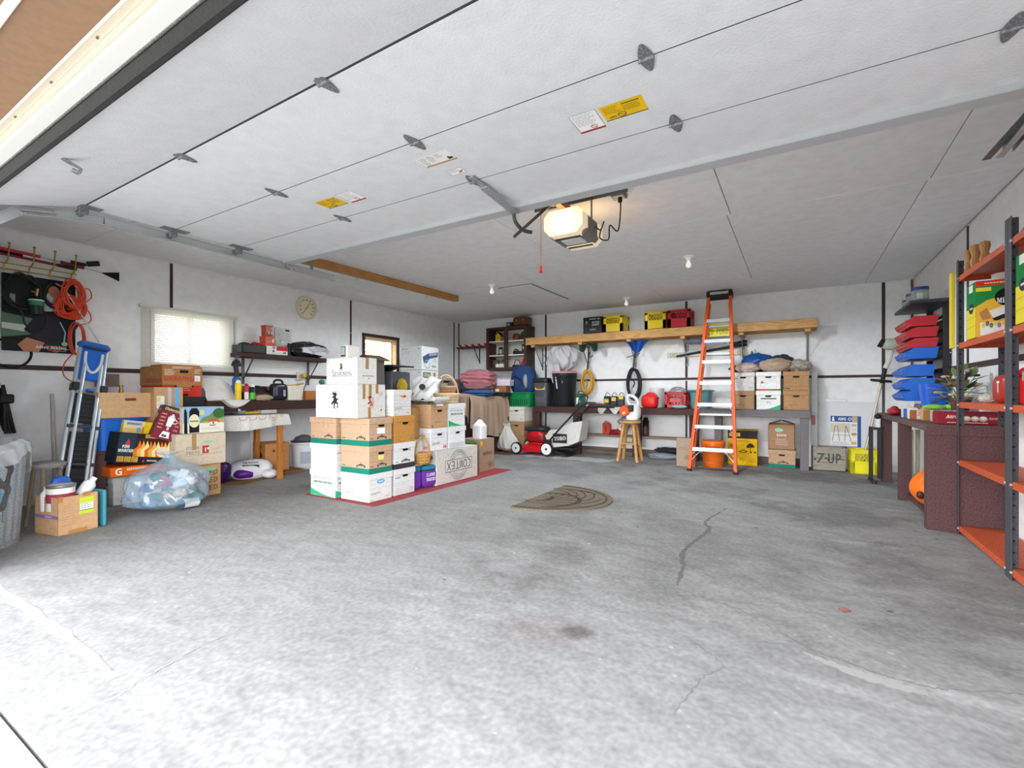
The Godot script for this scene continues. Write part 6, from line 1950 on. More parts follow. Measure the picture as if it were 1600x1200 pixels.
	p.line([Vector2(-0.055, -0.075), Vector2(0.05, 0.075)], 0.008, "b05a2c")
	p.ell(0, 0, 0.01, 0.01, "b05a2c")
	P(th, "dial", p, ink(0.4))
	# pine table with cloth
	var pt := T("table", "small orange pine table with a printed white cloth at the left bench", "table", V(-5.57, 0, -3.07))
	var pine := M("c07a34", "woody", 0.5)
	for e in [[0.24, 0.36], [0.24, -0.36], [-0.24, 0.36], [-0.24, -0.36]]:
		P(pt, "leg", B(V(e[0], 0.375, e[1]), V(0.055, 0.75, 0.055), 0.004), pine)
	P(pt, "top", B(V(0, 0.762, 0), V(0.58, 0.025, 0.8), 0.005), pine)
	P(pt, "apron", B(V(0.25, 0.7, 0), V(0.02, 0.09, 0.66), 0.002), pine)
	P(pt, "apron", B(V(0, 0.7, 0.36), V(0.44, 0.09, 0.02), 0.002), pine)
	var tc := T("tablecloth", "white embroidered cloth hanging over the front of the pine table", "tablecloth", V(-5.57, 0.776, -3.07))
	var f := func(u, w):
		var z: float = 0.37 - 0.8 * u
		var fold: float = 0.012 * sin(u * 21) + 0.008 * sin(u * 37 + 1)
		if w < 0.5:
			return V(-0.28 + 1.16 * w, 0.004, z)
		var d: float = (w - 0.5) * 2
		return V(0.3 + fold * d + 0.012 * sin(d * 3), 0.004 - d * (0.15 + 0.02 * sin(u * 5)), z - 0.03 * d * u)
	P(tc, "cloth", L().grid(f, 60, 24), M("e6e3dc", "cloth", 0.9))
	p = Pr.new()
	p.xf = Transform3D(Basis(Vector3(0, 0, -1), Vector3(0, 1, 0), Vector3(1, 0, 0)), V(0.316, -0.1, 0.37))
	for k in 3:
		p.line([Vector2(0.2 + k * 0.11, 0.09), Vector2(0.22 + k * 0.11, 0.05), Vector2(0.28 + k * 0.11, 0.055), Vector2(0.29 + k * 0.11, 0.09)], 0.005, "b0605c")
	p.ring(0.6, 0.085, 0.05, 0.005, "a8703c")
	p.line([Vector2(0.57, 0.09), Vector2(0.6, 0.06), Vector2(0.63, 0.09)], 0.005, "a8503c")
	p.ell(0.7, 0.085, 0.02, 0.012, "cfc45c")
	P(tc, "embroidery", p, ink(0.8))
	for e in [["black hand drill lying on the cloth covered table", -2.83, "2a2a30", 0.14], ["small steel clamp standing on the cloth covered table", -3.02, "7d7f80", 0.07]]:
		var o := T("hand_tool", e[0], "tool", V(-5.42, 0.787, e[1]), 90)
		P(o, "tool_body", L().cyl(V(-e[3] / 2, 0.025, 0), V(e[3] / 2, 0.025, 0), 0.022, 12), M(e[2], "plain", 0.4))
		P(o, "handle", L().cyl(V(-e[3] / 3, 0.02, 0), V(-e[3] / 3, 0.065, 0.0), 0.014, 10), M("b9bbbd", "metal", 0.4, 0.6))
	S("utility_knife", "yellow and black utility knife on the cloth covered table", "knife", L().bar(V(-0.1, 0.016, 0), V(0.1, 0.02, 0), 0.03, 0.026, 0.008), M("c8a81f", "plain", 0.4), V(-5.44, 0.785, -3.17), 80)
	var cl := T("clipboard_box", "pale flat tray of odds and ends at the far end of the cloth covered table", "tray", V(-5.48, 0.785, -3.34))
	P(cl, "tray", open_body(V(0.16, 0.045, 0.2), 0.005), M("b9b4b2", "plain", 0.5))
	P(cl, "odds", L().blob(V(0, 0.03, 0), V(0.06, 0.03, 0.08), 0.4, 0.3, 8, 18, 10), M("6a6866", "plain", 0.5))
	# under the table
	S("wood_block", "flat brown board on the floor under the moving carton", "board", B(V(0, 0.022, 0), V(0.5, 0.044, 0.5), 0.003), M("7a5a40", "wood", 0.7), V(-5.78, 0.001, -3.66), -6)
	var mb := carton("carton", "brown moving carton marked SMALL BOX under the pine table", "box", V(-5.83, 0.047, -3.63), -8, V(0.36, 0.35, 0.3), "b98450")
	p = face("front", V(0.36, 0.35, 0.3))
	p.text("SMALL BOX", 0.17, 0.31, 0.028, "3a2a1c", 0.2)
	for k in 4:
		p.fine(0.07, 0.265 - k * 0.03, 0.12, 1, 0.02, "3a2a1c", 0.012, k)
	p.rect(0.2, 0.16, 0.05, 0.08, "3a2a1c")
	p.poly([Vector2(0.25, 0.16), Vector2(0.25, 0.24), Vector2(0.29, 0.2)], "5c4632")
	p.text("XV", 0.3, 0.08, 0.05, "3a2a1c")
	P(mb, "print", p, ink())
	p = face("right", V(0.36, 0.35, 0.3))
	for k in 2:
		p.rect(0.08 + k * 0.1, 0.24, 0.05, 0.006, "2c2018")
		p.poly([Vector2(0.09 + k * 0.1, 0.25), Vector2(0.12 + k * 0.1, 0.25), Vector2(0.105 + k * 0.1, 0.28)], "2c2018")
	P(mb, "print", p, ink())
	var pl := T("pail", "white plastic pail with a dark blue rim and grey contents beside the moving carton", "pail", V(-5.8, 0.002, -4.08))
	P(pl, "pail_body", L().lathe([Vector2(0, 0), Vector2(0.13, 0), Vector2(0.135, 0.01), Vector2(0.15, 0.33), Vector2(0.158, 0.335), Vector2(0.158, 0.36), Vector2(0.15, 0.365), Vector2(0.145, 0.33)], 32), M("dfe2e6", "plain", 0.35))
	P(pl, "rim", L().tube(ring_pts(0.156, 0.375, 32), 0.01, 8, true), M("20304f", "plain", 0.4))
	P(pl, "contents", L().blob(V(0, 0.36, 0), V(0.13, 0.1, 0.13), 0.15, 0.2, 4), M("5e5d5b", "worn", 0.9))
	P(pl, "label", L().grid(func(u, w):
		var a: float = 0.9 - 1.1 * u
		return V(0.147 * cos(a), 0.08 + 0.16 * w, 0.147 * sin(a)), 12, 2), M("aab4c0", "plain", 0.5))
	var so := T("soil_bag", "slumped white and purple soil bag under the pine table", "bag", V(-5.66, 0.002, -3.26), 62)
	P(so, "bag_body", blobm(V(0.24, 0.12, 0.14), 0.14, 0.12, 9, 2.4, 0, 40, 20), M("dfe0e6", "plain", 0.35))
	P(so, "purple_print", L().blob(V(-0.06, 0.075, 0.075), V(0.12, 0.06, 0.085), 0.1, 0.1, 4, 30, 16, 2.4), M("5a1f8a", "plain", 0.35))
	P(so, "dark_print", L().bar(V(-0.09, 0.155, 0.115), V(0.09, 0.15, 0.125), 0.02, 0.05, 0.006), M("3a4a3c", "plain", 0.4))
	p = Pr.new()
	p.xf = Transform3D(Basis(Vector3.RIGHT, -0.5), V(0, 0.2, 0.104))
	p.text("Top Nature", 0, 0, 0.03, "2a2a30", 0.17)
	P(so, "print", p, ink())
	P(so, "corner", L().blob(V(0.2, 0.06, 0.12), V(0.09, 0.055, 0.09), 0.15, 0.15, 2, 24, 14), M("e6e7ec", "plain", 0.35))
	var pu := T("soil_bag", "dark purple plastic sack against the beige carton stack", "bag", V(-5.68, 0.002, -2.9), 70)
	P(pu, "bag_body", blobm(V(0.13, 0.14, 0.12), 0.2, 0.15, 13, 2.4, 0, 30, 18), M("3c1560", "plain", 0.35))
	S("cardboard_sheet", "flattened cardboard under the soil bags", "cardboard", B(V(0, 0.004, 0), V(0.3, 0.006, 0.5), 0.001), M("8d6f4a", "card", 0.9), V(-5.52, 0.0, -3.15), 20)
	S("board", "white foam board leaning on the wall under the pine table", "board", L().bar(V(0, 0.35, 0.3), V(0, 0.35, -0.35), 0.02, 0.7, 0.002), M("d3d5dc", "plain", 0.6), V(-6.0, 0.0, -3.1))
	# tall white cartons by the open window
	for e in [["upper white carton with a blue banner print, by the open window", 1.405, 0.375, 0], ["lower white carton with a taped side under the blue banner carton", 0.945, 0.455, 1]]:
		var o := carton("carton", e[0], "box", V(-5.29, e[1], -5.85), 4, V(0.42, e[2], 0.44), "dadcde")
		p = face("right", V(0.42, e[2], 0.44))
		if e[3] == 0:
			p.poly([Vector2(0.02, 0.2), Vector2(0.16, 0.26), Vector2(0.42, 0.3), Vector2(0.42, 0.22), Vector2(0.2, 0.18), Vector2(0.12, 0.1), Vector2(0.05, 0.11)], "46567e")
			p.text("SUPER BIG", 0.29, 0.255, 0.035, "d6dcea", 0.2, "Droid Sans", true, 0.14)
			p.ring(0.14, 0.09, 0.07, 0.014, "8fb0b0")
			p.text("BOX", 0.32, 0.06, 0.035, "3a3c44", 0.1)
			p.ell(0.33, 0.16, 0.06, 0.04, "c2cec4")
		else:
			p.rect(0.03, 0.33, 0.2, 0.09, "6a6a52")
			p.text("ITEM", 0.13, 0.375, 0.05, "d2d2c0", 0.15)
			p.rect(0.3, 0.36, 0.06, 0.06, "a8745c")
			p.text("BECK", 0.12, 0.08, 0.04, "4a4a4c", 0.14)
			p.rect(0.24, 0.0, 0.03, 0.14, "b59a6c")
			p.fine(0.05, 0.27, 0.16, 3, 0.03, "a9a9a6", 0.01)
		P(o, "print", p, ink())
		p = face("front", V(0.42, e[2], 0.44))
		p.rect(0.03, e[2] - 0.06, 0.12, 0.035, "b4ccd2")
		p.rect(0.34, e[2] - 0.05, 0.04, 0.02, "9aa8ac")
		p.fine(0.06, e[2] - 0.09, 0.12, 2, 0.03, "b9c4cc", 0.012, 3)
		for k in 5:
			p.line([Vector2(0.15 + k * 0.04, 0.06 + 0.04 * (k % 3)), Vector2(0.2 + k * 0.035, 0.16 + 0.03 * k)], 0.004, "c6d0d8")
		P(o, "print", p, ink())
# ---------------------------------------------------------------- far left corner
func build_corner():
	var dark := M("4a2f2a", "worn", 0.6)
	var cb := T("cabinet", "dark brown low cabinet in the far left corner under the blankets", "cabinet", V(-5.05, 0, -6.78))
	P(cb, "body", B(V(0, 0.47, 0), V(1.04, 0.94, 1.0), 0.005), dark)
	P(cb, "top", B(V(0, 0.953, 0), V(1.08, 0.026, 1.04), 0.004), dark)
	S("drop_cloth", "tan drop cloth draped over the front of the corner cabinet", "cloth", L().grid(func(u, w):
		var z: float = 0.6 - 1.13 * u
		var drop: float = (0.4 + 0.3 * sin(PI * clampf(u * 0.9 + 0.1, 0, 1)) + 0.05 * sin(u * 11))
		var fold: float = 0.03 * sin(u * 24 + sin(u * 7)) + 0.015 * sin(u * 51)
		if w < 0.35:
			return V(-0.55 + 0.58 * w / 0.35, 0.035 + 0.05 * sin(w * 9) * sin(u * 8) * sin(u * 8), z)
		var d: float = (w - 0.35) / 0.65
		return V(0.06 + 0.03 * sin(minf(d * 5, 1.5)) + fold * d, 0.03 - drop * d, z - 0.1 * d * (u - 0.3)), 90, 40), M("b59a84", "cloth", 0.9), V(-4.54, 0.945, -6.72))
	P(get_node("drop_cloth"), "side_drape", L().grid(func(u, w): return V(-0.5 + 0.56 * u, 0.035 - (0.34 + 0.14 * sin(u * 7)) * w, 0.6 + 0.015 + (0.02 * sin(u * 26) + 0.012 * sin(u * 47)) * w), 50, 16), M("b59a84", "cloth", 0.9))
	# blankets and clothes
	S("clothes_heap", "heap of dark blue and black clothes under the pink blanket", "clothes", L().blob(V(-0.15, 0.09, 0.1), V(0.3, 0.1, 0.3), 0.25, 0.15, 4, 36, 18, 2.2), M("26272f", "cloth", 0.9), V(-4.95, 0.97, -6.75))
	S("blue_cloth", "blue folded tarp showing below the pink blanket", "tarp", folded(0.5, 0.34, 2, 0.05, 8), M("2d5f9c", "cloth", 0.8), V(-4.66, 0.985, -6.62), 10)
	S("blanket", "pink blanket folded thick on top of the corner cabinet heap", "blanket", folded(0.6, 0.42, 4, 0.075, 3), M("b8727c", "cloth", 0.95), V(-4.83, 1.13, -6.86), 8)
	S("blanket", "dusty rose blanket lumped under the folded pink one", "blanket", blobm(V(0.24, 0.09, 0.2), 0.25, 0.12, 14, 2.4), M("96656c", "cloth", 0.95), V(-4.72, 1.06, -6.72))
	S("grey_cloth", "grey cloth heap left of the pink blanket", "cloth", blobm(V(0.17, 0.17, 0.2), 0.25, 0.12, 15, 2.2), M("6e6c70", "cloth", 0.95), V(-5.32, 0.972, -6.9))
	var a := carton("shoe_box", "brown shoe box with a white label beside the blankets", "box", V(-4.56, 1.05, -7.2), 6, V(0.26, 0.11, 0.2), "a5673f", true)
	P(a, "label", B(V(-0.04, 0.035, 0.1015), V(0.08, 0.045, 0.001), 0), M("e6e2de", "plain", 0.5))
	var b := carton("shoe_box", "lavender white shoe box on top of the brown one", "box", V(-4.52, 1.163, -7.2), 10, V(0.32, 0.11, 0.2), "d2c6d2", false)
	P(b, "lid", B(V(0, 0.09, 0), V(0.326, 0.042, 0.206), 0.003), M("d9ced8", "card", 0.6))
	S("black_box", "flat black case under the shoe boxes", "case", B(V(0, 0.04, 0), V(0.4, 0.075, 0.25), 0.01), M("232126", "plain", 0.5), V(-4.62, 0.97, -7.18))
	# red and white striped poles on a bracket shelf
	var cs := T("wall_shelf", "narrow brown bracket shelf in the far left corner", "shelf", V(-5.53, 1.945, -7.72))
	P(cs, "board", B(V(0, 0, 0), V(0.76, 0.025, 0.2), 0.002), M("5c3c30", "wood", 0.6))
	P(cs, "bracket", L().box(V(0.03, -0.16, -0.13), V(0.02, 0.3, 0.015), 0.002).bar(V(0.03, -0.27, -0.12), V(0.03, -0.02, 0.06), 0.012, 0.012), M("3f312b", "metal", 0.5, 0.3))
	for k in 2:
		var o := T("striped_pole", ["front red and white striped pole on the corner bracket shelf", "rear red and white striped pole on the corner bracket shelf"][k], "pole", V(-5.53, 1.984, -7.67 - 0.07 * k), 0, "striped candy poles")
		for e in [["white_core", 0.022, "e3d6d4"], ["red_stripe", 0.0235, "b3202c"]]:
			var m := L()
			if e[0] == "white_core":
				m.cyl(V(-0.42, 0.004, 0), V(0.37, 0.004, 0), e[1], 14)
			else:
				m.grid(func(u, w):
					var x: float = -0.42 + 0.79 * u
					var an: float = x * 40.0 + w * 3.0
					return V(x, 0.004 + e[1] * cos(an), e[1] * sin(an)), 140, 8)
			P(o, e[0], m, M(e[2], "plain", 0.4))
	# wall cabinet with birdhouses
	var wc := T("wall_cabinet", "dark brown framed wall cabinet with open white shelves of birdhouses", "cabinet", V(-4.68, 1.47, -7.7))
	P(wc, "back_panel", B(V(0, 0.405, -0.15), V(0.86, 0.78, 0.01), 0), M("d5d1c8", "plain", 0.6))
	for x in [-0.43, 0.43]:
		P(wc, "side_panel", B(V(x, 0.405, 0), V(0.03, 0.81, 0.31), 0.002), dark)
	for y in [0.015, 0.795]:
		P(wc, "cabinet_end", B(V(0, y, 0), V(0.86, 0.03, 0.31), 0.002), dark)
	for x in [-0.415, 0.0, 0.415]:
		P(wc, "stile", B(V(x, 0.405, 0.157), V(0.09 if x == 0 else 0.06, 0.81, 0.02), 0.002), dark)
	for y in [0.025, 0.785]:
		P(wc, "rail", B(V(0, y, 0.156), V(0.86, 0.05, 0.018), 0.002), dark)
	for y in [0.275, 0.54]:
		P(wc, "shelf", B(V(0, y, 0), V(0.83, 0.022, 0.29), 0.001), M("dcd8d0", "plain", 0.6))
	var base := [1.502, 1.757, 2.022]
	birdhouse("yellow birdhouse with a brown roof on the top cabinet shelf", V(-4.91, base[2], -7.66), 0.1, 0.12, "dcb23c", "4a3020")
	birdhouse("dark green birdhouse with a white roof at the right of the top cabinet shelf", V(-4.36, base[2], -7.66), 0.09, 0.13, "3c4a44", "dcdcd8")
	var rb := T("birdhouse", "round rust brown birdhouse on the top cabinet shelf", "birdhouse", V(-4.52, base[2], -7.66))
	P(rb, "barrel", L().lathe([Vector2(0, 0), Vector2(0.06, 0.01), Vector2(0.085, 0.06), Vector2(0.06, 0.12), Vector2(0, 0.14)], 20), M("8e4526", "wood", 0.6))
	P(rb, "entrance", L().cyl(V(0.01, 0.07, 0.08), V(0.01, 0.07, 0.088), 0.014, 12), M("160e0a", "plain", 0.8))
	var la := T("lantern", "dark green lantern on the middle cabinet shelf", "lantern", V(-4.87, base[1], -7.66))
	P(la, "base", L().lathe([Vector2(0, 0), Vector2(0.08, 0), Vector2(0.08, 0.02), Vector2(0.05, 0.03), Vector2(0, 0.03)], 18), M("1f2b28", "plain", 0.4))
	P(la, "globe", L().lathe([Vector2(0.03, 0.03), Vector2(0.035, 0.07), Vector2(0.028, 0.12)], 18, Vector3.ZERO, false), M("a9b3ae", "plain", 0.2))
	P(la, "hood", L().lathe([Vector2(0.05, 0.115), Vector2(0.04, 0.14), Vector2(0.015, 0.16), Vector2(0, 0.16)], 18), M("1f2b28", "plain", 0.4))
	for x in [-0.042, 0.042]:
		P(la, "side_tube", L().cyl(V(x, 0.02, 0), V(x, 0.13, 0), 0.008, 8), M("1f2b28", "plain", 0.4))
	S("black_tool", "black handheld machine lying on the middle cabinet shelf", "tool", L().cyl(V(-0.1, 0.04, 0), V(0.1, 0.03, 0), 0.035, 14).tube(curve([V(-0.1, 0.05, 0), V(-0.07, 0.1, 0), V(0.0, 0.08, 0)], 4), 0.012, 8), M("222226", "plain", 0.5), V(-4.48, base[1], -7.66))
	var me := T("desk_clock", "small dark framed clock leaning at the right of the middle cabinet shelf", "clock", V(-4.335, base[1], -7.62))
	P(me, "frame", B(V(0, 0.09, 0), V(0.09, 0.18, 0.03), 0.006), M("26262a", "plain", 0.4))
	P(me, "face_plate", B(V(0, 0.12, 0.017), V(0.045, 0.05, 0.003), 0.001), M("d8d8d6", "plain", 0.4))
	S("grey_pot", "dark grey pot at the left of the bottom cabinet shelf", "pot", L().lathe([Vector2(0, 0), Vector2(0.05, 0), Vector2(0.07, 0.08), Vector2(0.075, 0.15), Vector2(0.06, 0.17), Vector2(0, 0.16)], 18), M("4c4f4a", "worn", 0.6), V(-4.99, base[0], -7.68))
	S("small_white_house", "tiny white ornament house on the bottom cabinet shelf", "ornament", L().prism(PackedVector2Array([Vector2(-0.03, 0), Vector2(-0.012, 0), Vector2(-0.012, 0.03), Vector2(0.012, 0.03), Vector2(0.012, 0), Vector2(0.03, 0), Vector2(0.03, 0.07), Vector2(0, 0.095), Vector2(-0.03, 0.07)]), -0.02, 0.02), M("dddad4", "plain", 0.5), V(-4.905, base[0], -7.6))
	carton("small_carton", "small white carton on the bottom cabinet shelf", "box", V(-4.8, base[0], -7.62), 0, V(0.12, 0.09, 0.1), "dedad2")
	S("moss_bundle", "bundle of grey green moss behind the small white carton", "moss", blobm(V(0.05, 0.04, 0.04), 0.4, 0.3, 5), M("5c6450", "worn", 0.9), V(-4.8, base[0] + 0.092, -7.63))
	S("binoculars", "black binoculars with a strap loop on the bottom cabinet shelf", "binoculars", L().cyl(V(-0.06, 0.035, 0.03), V(-0.05, 0.035, -0.05), 0.03, 12).cyl(V(0.02, 0.035, 0.03), V(0.01, 0.035, -0.05), 0.03, 12).tube(curve([V(-0.06, 0.06, 0), V(-0.03, 0.15, 0), V(0.05, 0.14, 0), V(0.08, 0.04, 0.02)], 5), 0.007, 6), M("202024", "plain", 0.5), V(-4.5, base[0], -7.64))
	S("red_flask", "red flask with a narrow neck at the right of the bottom cabinet shelf", "flask", L().lathe([Vector2(0, 0), Vector2(0.05, 0), Vector2(0.06, 0.04), Vector2(0.045, 0.11), Vector2(0.015, 0.14), Vector2(0.015, 0.17), Vector2(0, 0.17)], 18), M("a8202c", "plain", 0.4), V(-4.345, base[0], -7.62))
	var ra := T("radio", "small black radio on top of the wall cabinet", "radio", V(-4.66, 2.283, -7.66))
	P(ra, "case", B(V(0, 0.045, 0), V(0.14, 0.09, 0.09), 0.008), M("1d2524", "plain", 0.4))
	P(ra, "grille", B(V(-0.02, 0.045, 0.0455), V(0.07, 0.04, 0.002), 0.001), M("9aa6a6", "plain", 0.4))
	var su := T("suitcase", "brown leather case standing on top of the wall cabinet", "suitcase", V(-4.4, 2.283, -7.68))
	P(su, "shell", L().blob(V(0, 0.085, 0), V(0.16, 0.085, 0.11), 0.0, 0.1, 1, 40, 16, 6.0), M("6e4022", "worn", 0.5))
	P(su, "seam_band", L().box(V(0, 0.1, 0.1105), V(0.31, 0.006, 0.004), 0.001), M("3c2414", "plain", 0.5))
	P(su, "clasp", L().box(V(0.07, 0.1, 0.114), V(0.03, 0.03, 0.006), 0.002).box(V(-0.07, 0.1, 0.114), V(0.03, 0.03, 0.006), 0.002), M("b09a5c", "metal", 0.4, 0.7))
	# stack right of the cabinet
	var g := "file boxes under the green basket"
	file_box("lower kraft file box under the green basket", V(-4.31, 0.0, -7.46), 90, "kraft", "b3906a", V(0.33, 0.262, 0.33), g)
	file_box("upper kraft file box under the green basket", V(-4.31, 0.264, -7.46), 90, "kraft", "b3906a", V(0.33, 0.262, 0.33), g)
	file_box("white 772 file box directly under the green basket", V(-4.31, 0.528, -7.46), -90, "772", "dfdcd4", V(0.33, 0.262, 0.33), g)
	var gb := T("basket", "green slotted plastic basket on the white file box", "basket", V(-4.3, 0.793, -7.53))
	var gm := M("12814a", "plain", 0.4)
	P(gb, "basket_wall", tub(0.42, 0.34, 0.5, 0.42, 0.25), gm)
	P(gb, "rim", tub_rim(0.51, 0.43, 0.245, 0.012), gm)
	for k in 9:
		P(gb, "slot", B(V(-0.18 + 0.045 * k, 0.085, 0.188), V(0.016, 0.11, 0.006), 0.002), M("0a4527", "plain", 0.5))
	var bp := T("backpack", "blue packed nylon bag with a grey panel in the green basket", "bag", V(-4.29, 0.98, -7.53))
	P(bp, "bag_body", L().blob(V(0, 0.28, 0), V(0.24, 0.29, 0.16), 0.1, 0.1, 8, 40, 24, 2.8), M("23406e", "cloth", 0.8))
	P(bp, "grey_panel", L().blob(V(0.11, 0.26, 0.14), V(0.045, 0.14, 0.03), 0.1, 0.1, 3, 20, 12), M("8a8f98", "plain", 0.5))
	P(bp, "strap", L().tube(curve([V(-0.22, 0.3, 0.08), V(-0.1, 0.36, 0.165), V(0.04, 0.28, 0.172), V(0.13, 0.12, 0.155)], 6), 0.01, 6), M("182746", "plain", 0.7))
	var wb := T("grocery_bag", "white plastic grocery bag standing on the floor left of the mower", "bag", V(-4.34, 0.0, -7.1))
	P(wb, "bag_body", L().grid(func(u, w):
		var an: float = -TAU * u
		var prof: float = sqrt(clampf(w * 8.0, 0, 1)) * (1.0 - 0.72 * smoothstep(0.25, 0.95, w)) + 0.12 * smoothstep(0.9, 1, w)
		var k: float = 1.0 + 0.08 * sin(an * 5 + w * 4) + 0.05 * sin(an * 11 - w * 9)
		return V(0.2 * prof * k * cos(an) - 0.06 * w, 0.002 + 0.5 * w, 0.15 * prof * k * sin(an)), 60, 28, true), M("d3d1cd", "plain", 0.35))
	P(wb, "handle_loop", L().tube(curve([V(-0.1, 0.48, 0), V(-0.06, 0.53, 0.02), V(-0.01, 0.52, 0), V(0.0, 0.46, 0)], 5), 0.014, 8, false, -1.0, 0.4), M("d3d1cd", "plain", 0.35))
	S("brown_board", "flat brown board on the floor under the grocery bag", "board", B(V(0, 0.006, 0), V(0.9, 0.012, 0.3), 0.002), M("6e4c3c", "wood", 0.7), V(-4.55, -0.004, -6.86))

func birdhouse(label: String, at: Vector3, w: float, h: float, k: String, roof: String):
	var o := T("birdhouse", label, "birdhouse", at)
	P(o, "wall", L().prism(PackedVector2Array([Vector2(-w / 2, 0), Vector2(w / 2, 0), Vector2(w / 2, h), Vector2(0, h + w * 0.5), Vector2(-w / 2, h)]), -w * 0.45, w * 0.45), M(k, "plain", 0.6))
	for s in [-1, 1]:
		P(o, "roof_board", L().bar(V(0, h + w * 0.54, 0), V(s * w * 0.72, h - w * 0.12, 0), w * 1.15, 0.012, 0.001), M(roof, "plain", 0.6))
	P(o, "entrance", L().cyl(V(0, h * 0.6, w * 0.45), V(0, h * 0.6, w * 0.47), 0.014, 12), M("160e0a", "plain", 0.8))
	P(o, "perch", L().cyl(V(0, h * 0.35, w * 0.45), V(0, h * 0.35, w * 0.6), 0.004, 6), M("6a5030", "plain", 0.6))
# ---------------------------------------------------------------- along the back wall
func milk_crate(label: String, at: Vector3, turn: float, s: Vector3, k: String, lattice := false, group := "") -> Node3D:
	var o := T("milk_crate", label, "crate", at, turn, group)
	var m := M(k, "plain", 0.4)
	var b := L()
	var w := 0.012
	b.box(V(0, 0.006, 0), V(s.x, 0.012, s.z), 0.002)
	for side in 4:
		b.xf = Transform3D(Basis(Vector3.UP, side * PI / 2), Vector3.ZERO)
		var l: float = s.x if side % 2 == 0 else s.z
		var d: float = (s.z if side % 2 == 0 else s.x) / 2 - w / 2
		var h0 := 0.06 if lattice else s.y * 0.52
		b.box(V(0, h0 / 2, d), V(l, h0, w), 0.003).box(V(0, s.y - s.y * 0.08, d), V(l, s.y * 0.16, w), 0.003)
		for e in [-1, 1]:
			b.box(V(e * l * (0.44 if lattice else 0.42), s.y / 2, d), V(l * (0.12 if lattice else 0.16), s.y, w), 0.003)
		var y0 := h0
		var y1 := s.y * 0.84
		if lattice:
			for e in 5:
				b.box(V(l * (-0.3 + 0.15 * e), (y0 + y1) / 2, d), V(0.012, y1 - y0, w * 0.7))
			for e in 3:
				b.box(V(0, lerpf(y0, y1, (e + 1) / 4.0), d), V(l * 0.8, 0.01, w * 0.7))
		else:
			for e in 7:
				var x := l * (-0.38 + 0.127 * e)
				b.bar(V(x - 0.03, y0, d), V(x + 0.03, y1, d), 0.008, w * 0.6)
				b.bar(V(x + 0.03, y0, d), V(x - 0.03, y1, d), 0.008, w * 0.6)
	b.xf = Transform3D.IDENTITY
	P(o, "crate_wall", b, m)
	P(o, "rim", L().box(V(0, s.y - 0.008, s.z / 2), V(s.x + 0.01, 0.016, 0.012), 0.003).box(V(s.x / 2, s.y - 0.008, 0), V(0.012, 0.016, s.z + 0.01), 0.003).box(V(0, s.y - 0.008, -s.z / 2), V(s.x + 0.01, 0.016, 0.012), 0.003).box(V(-s.x / 2, s.y - 0.008, 0), V(0.012, 0.016, s.z + 0.01), 0.003), m)
	return o
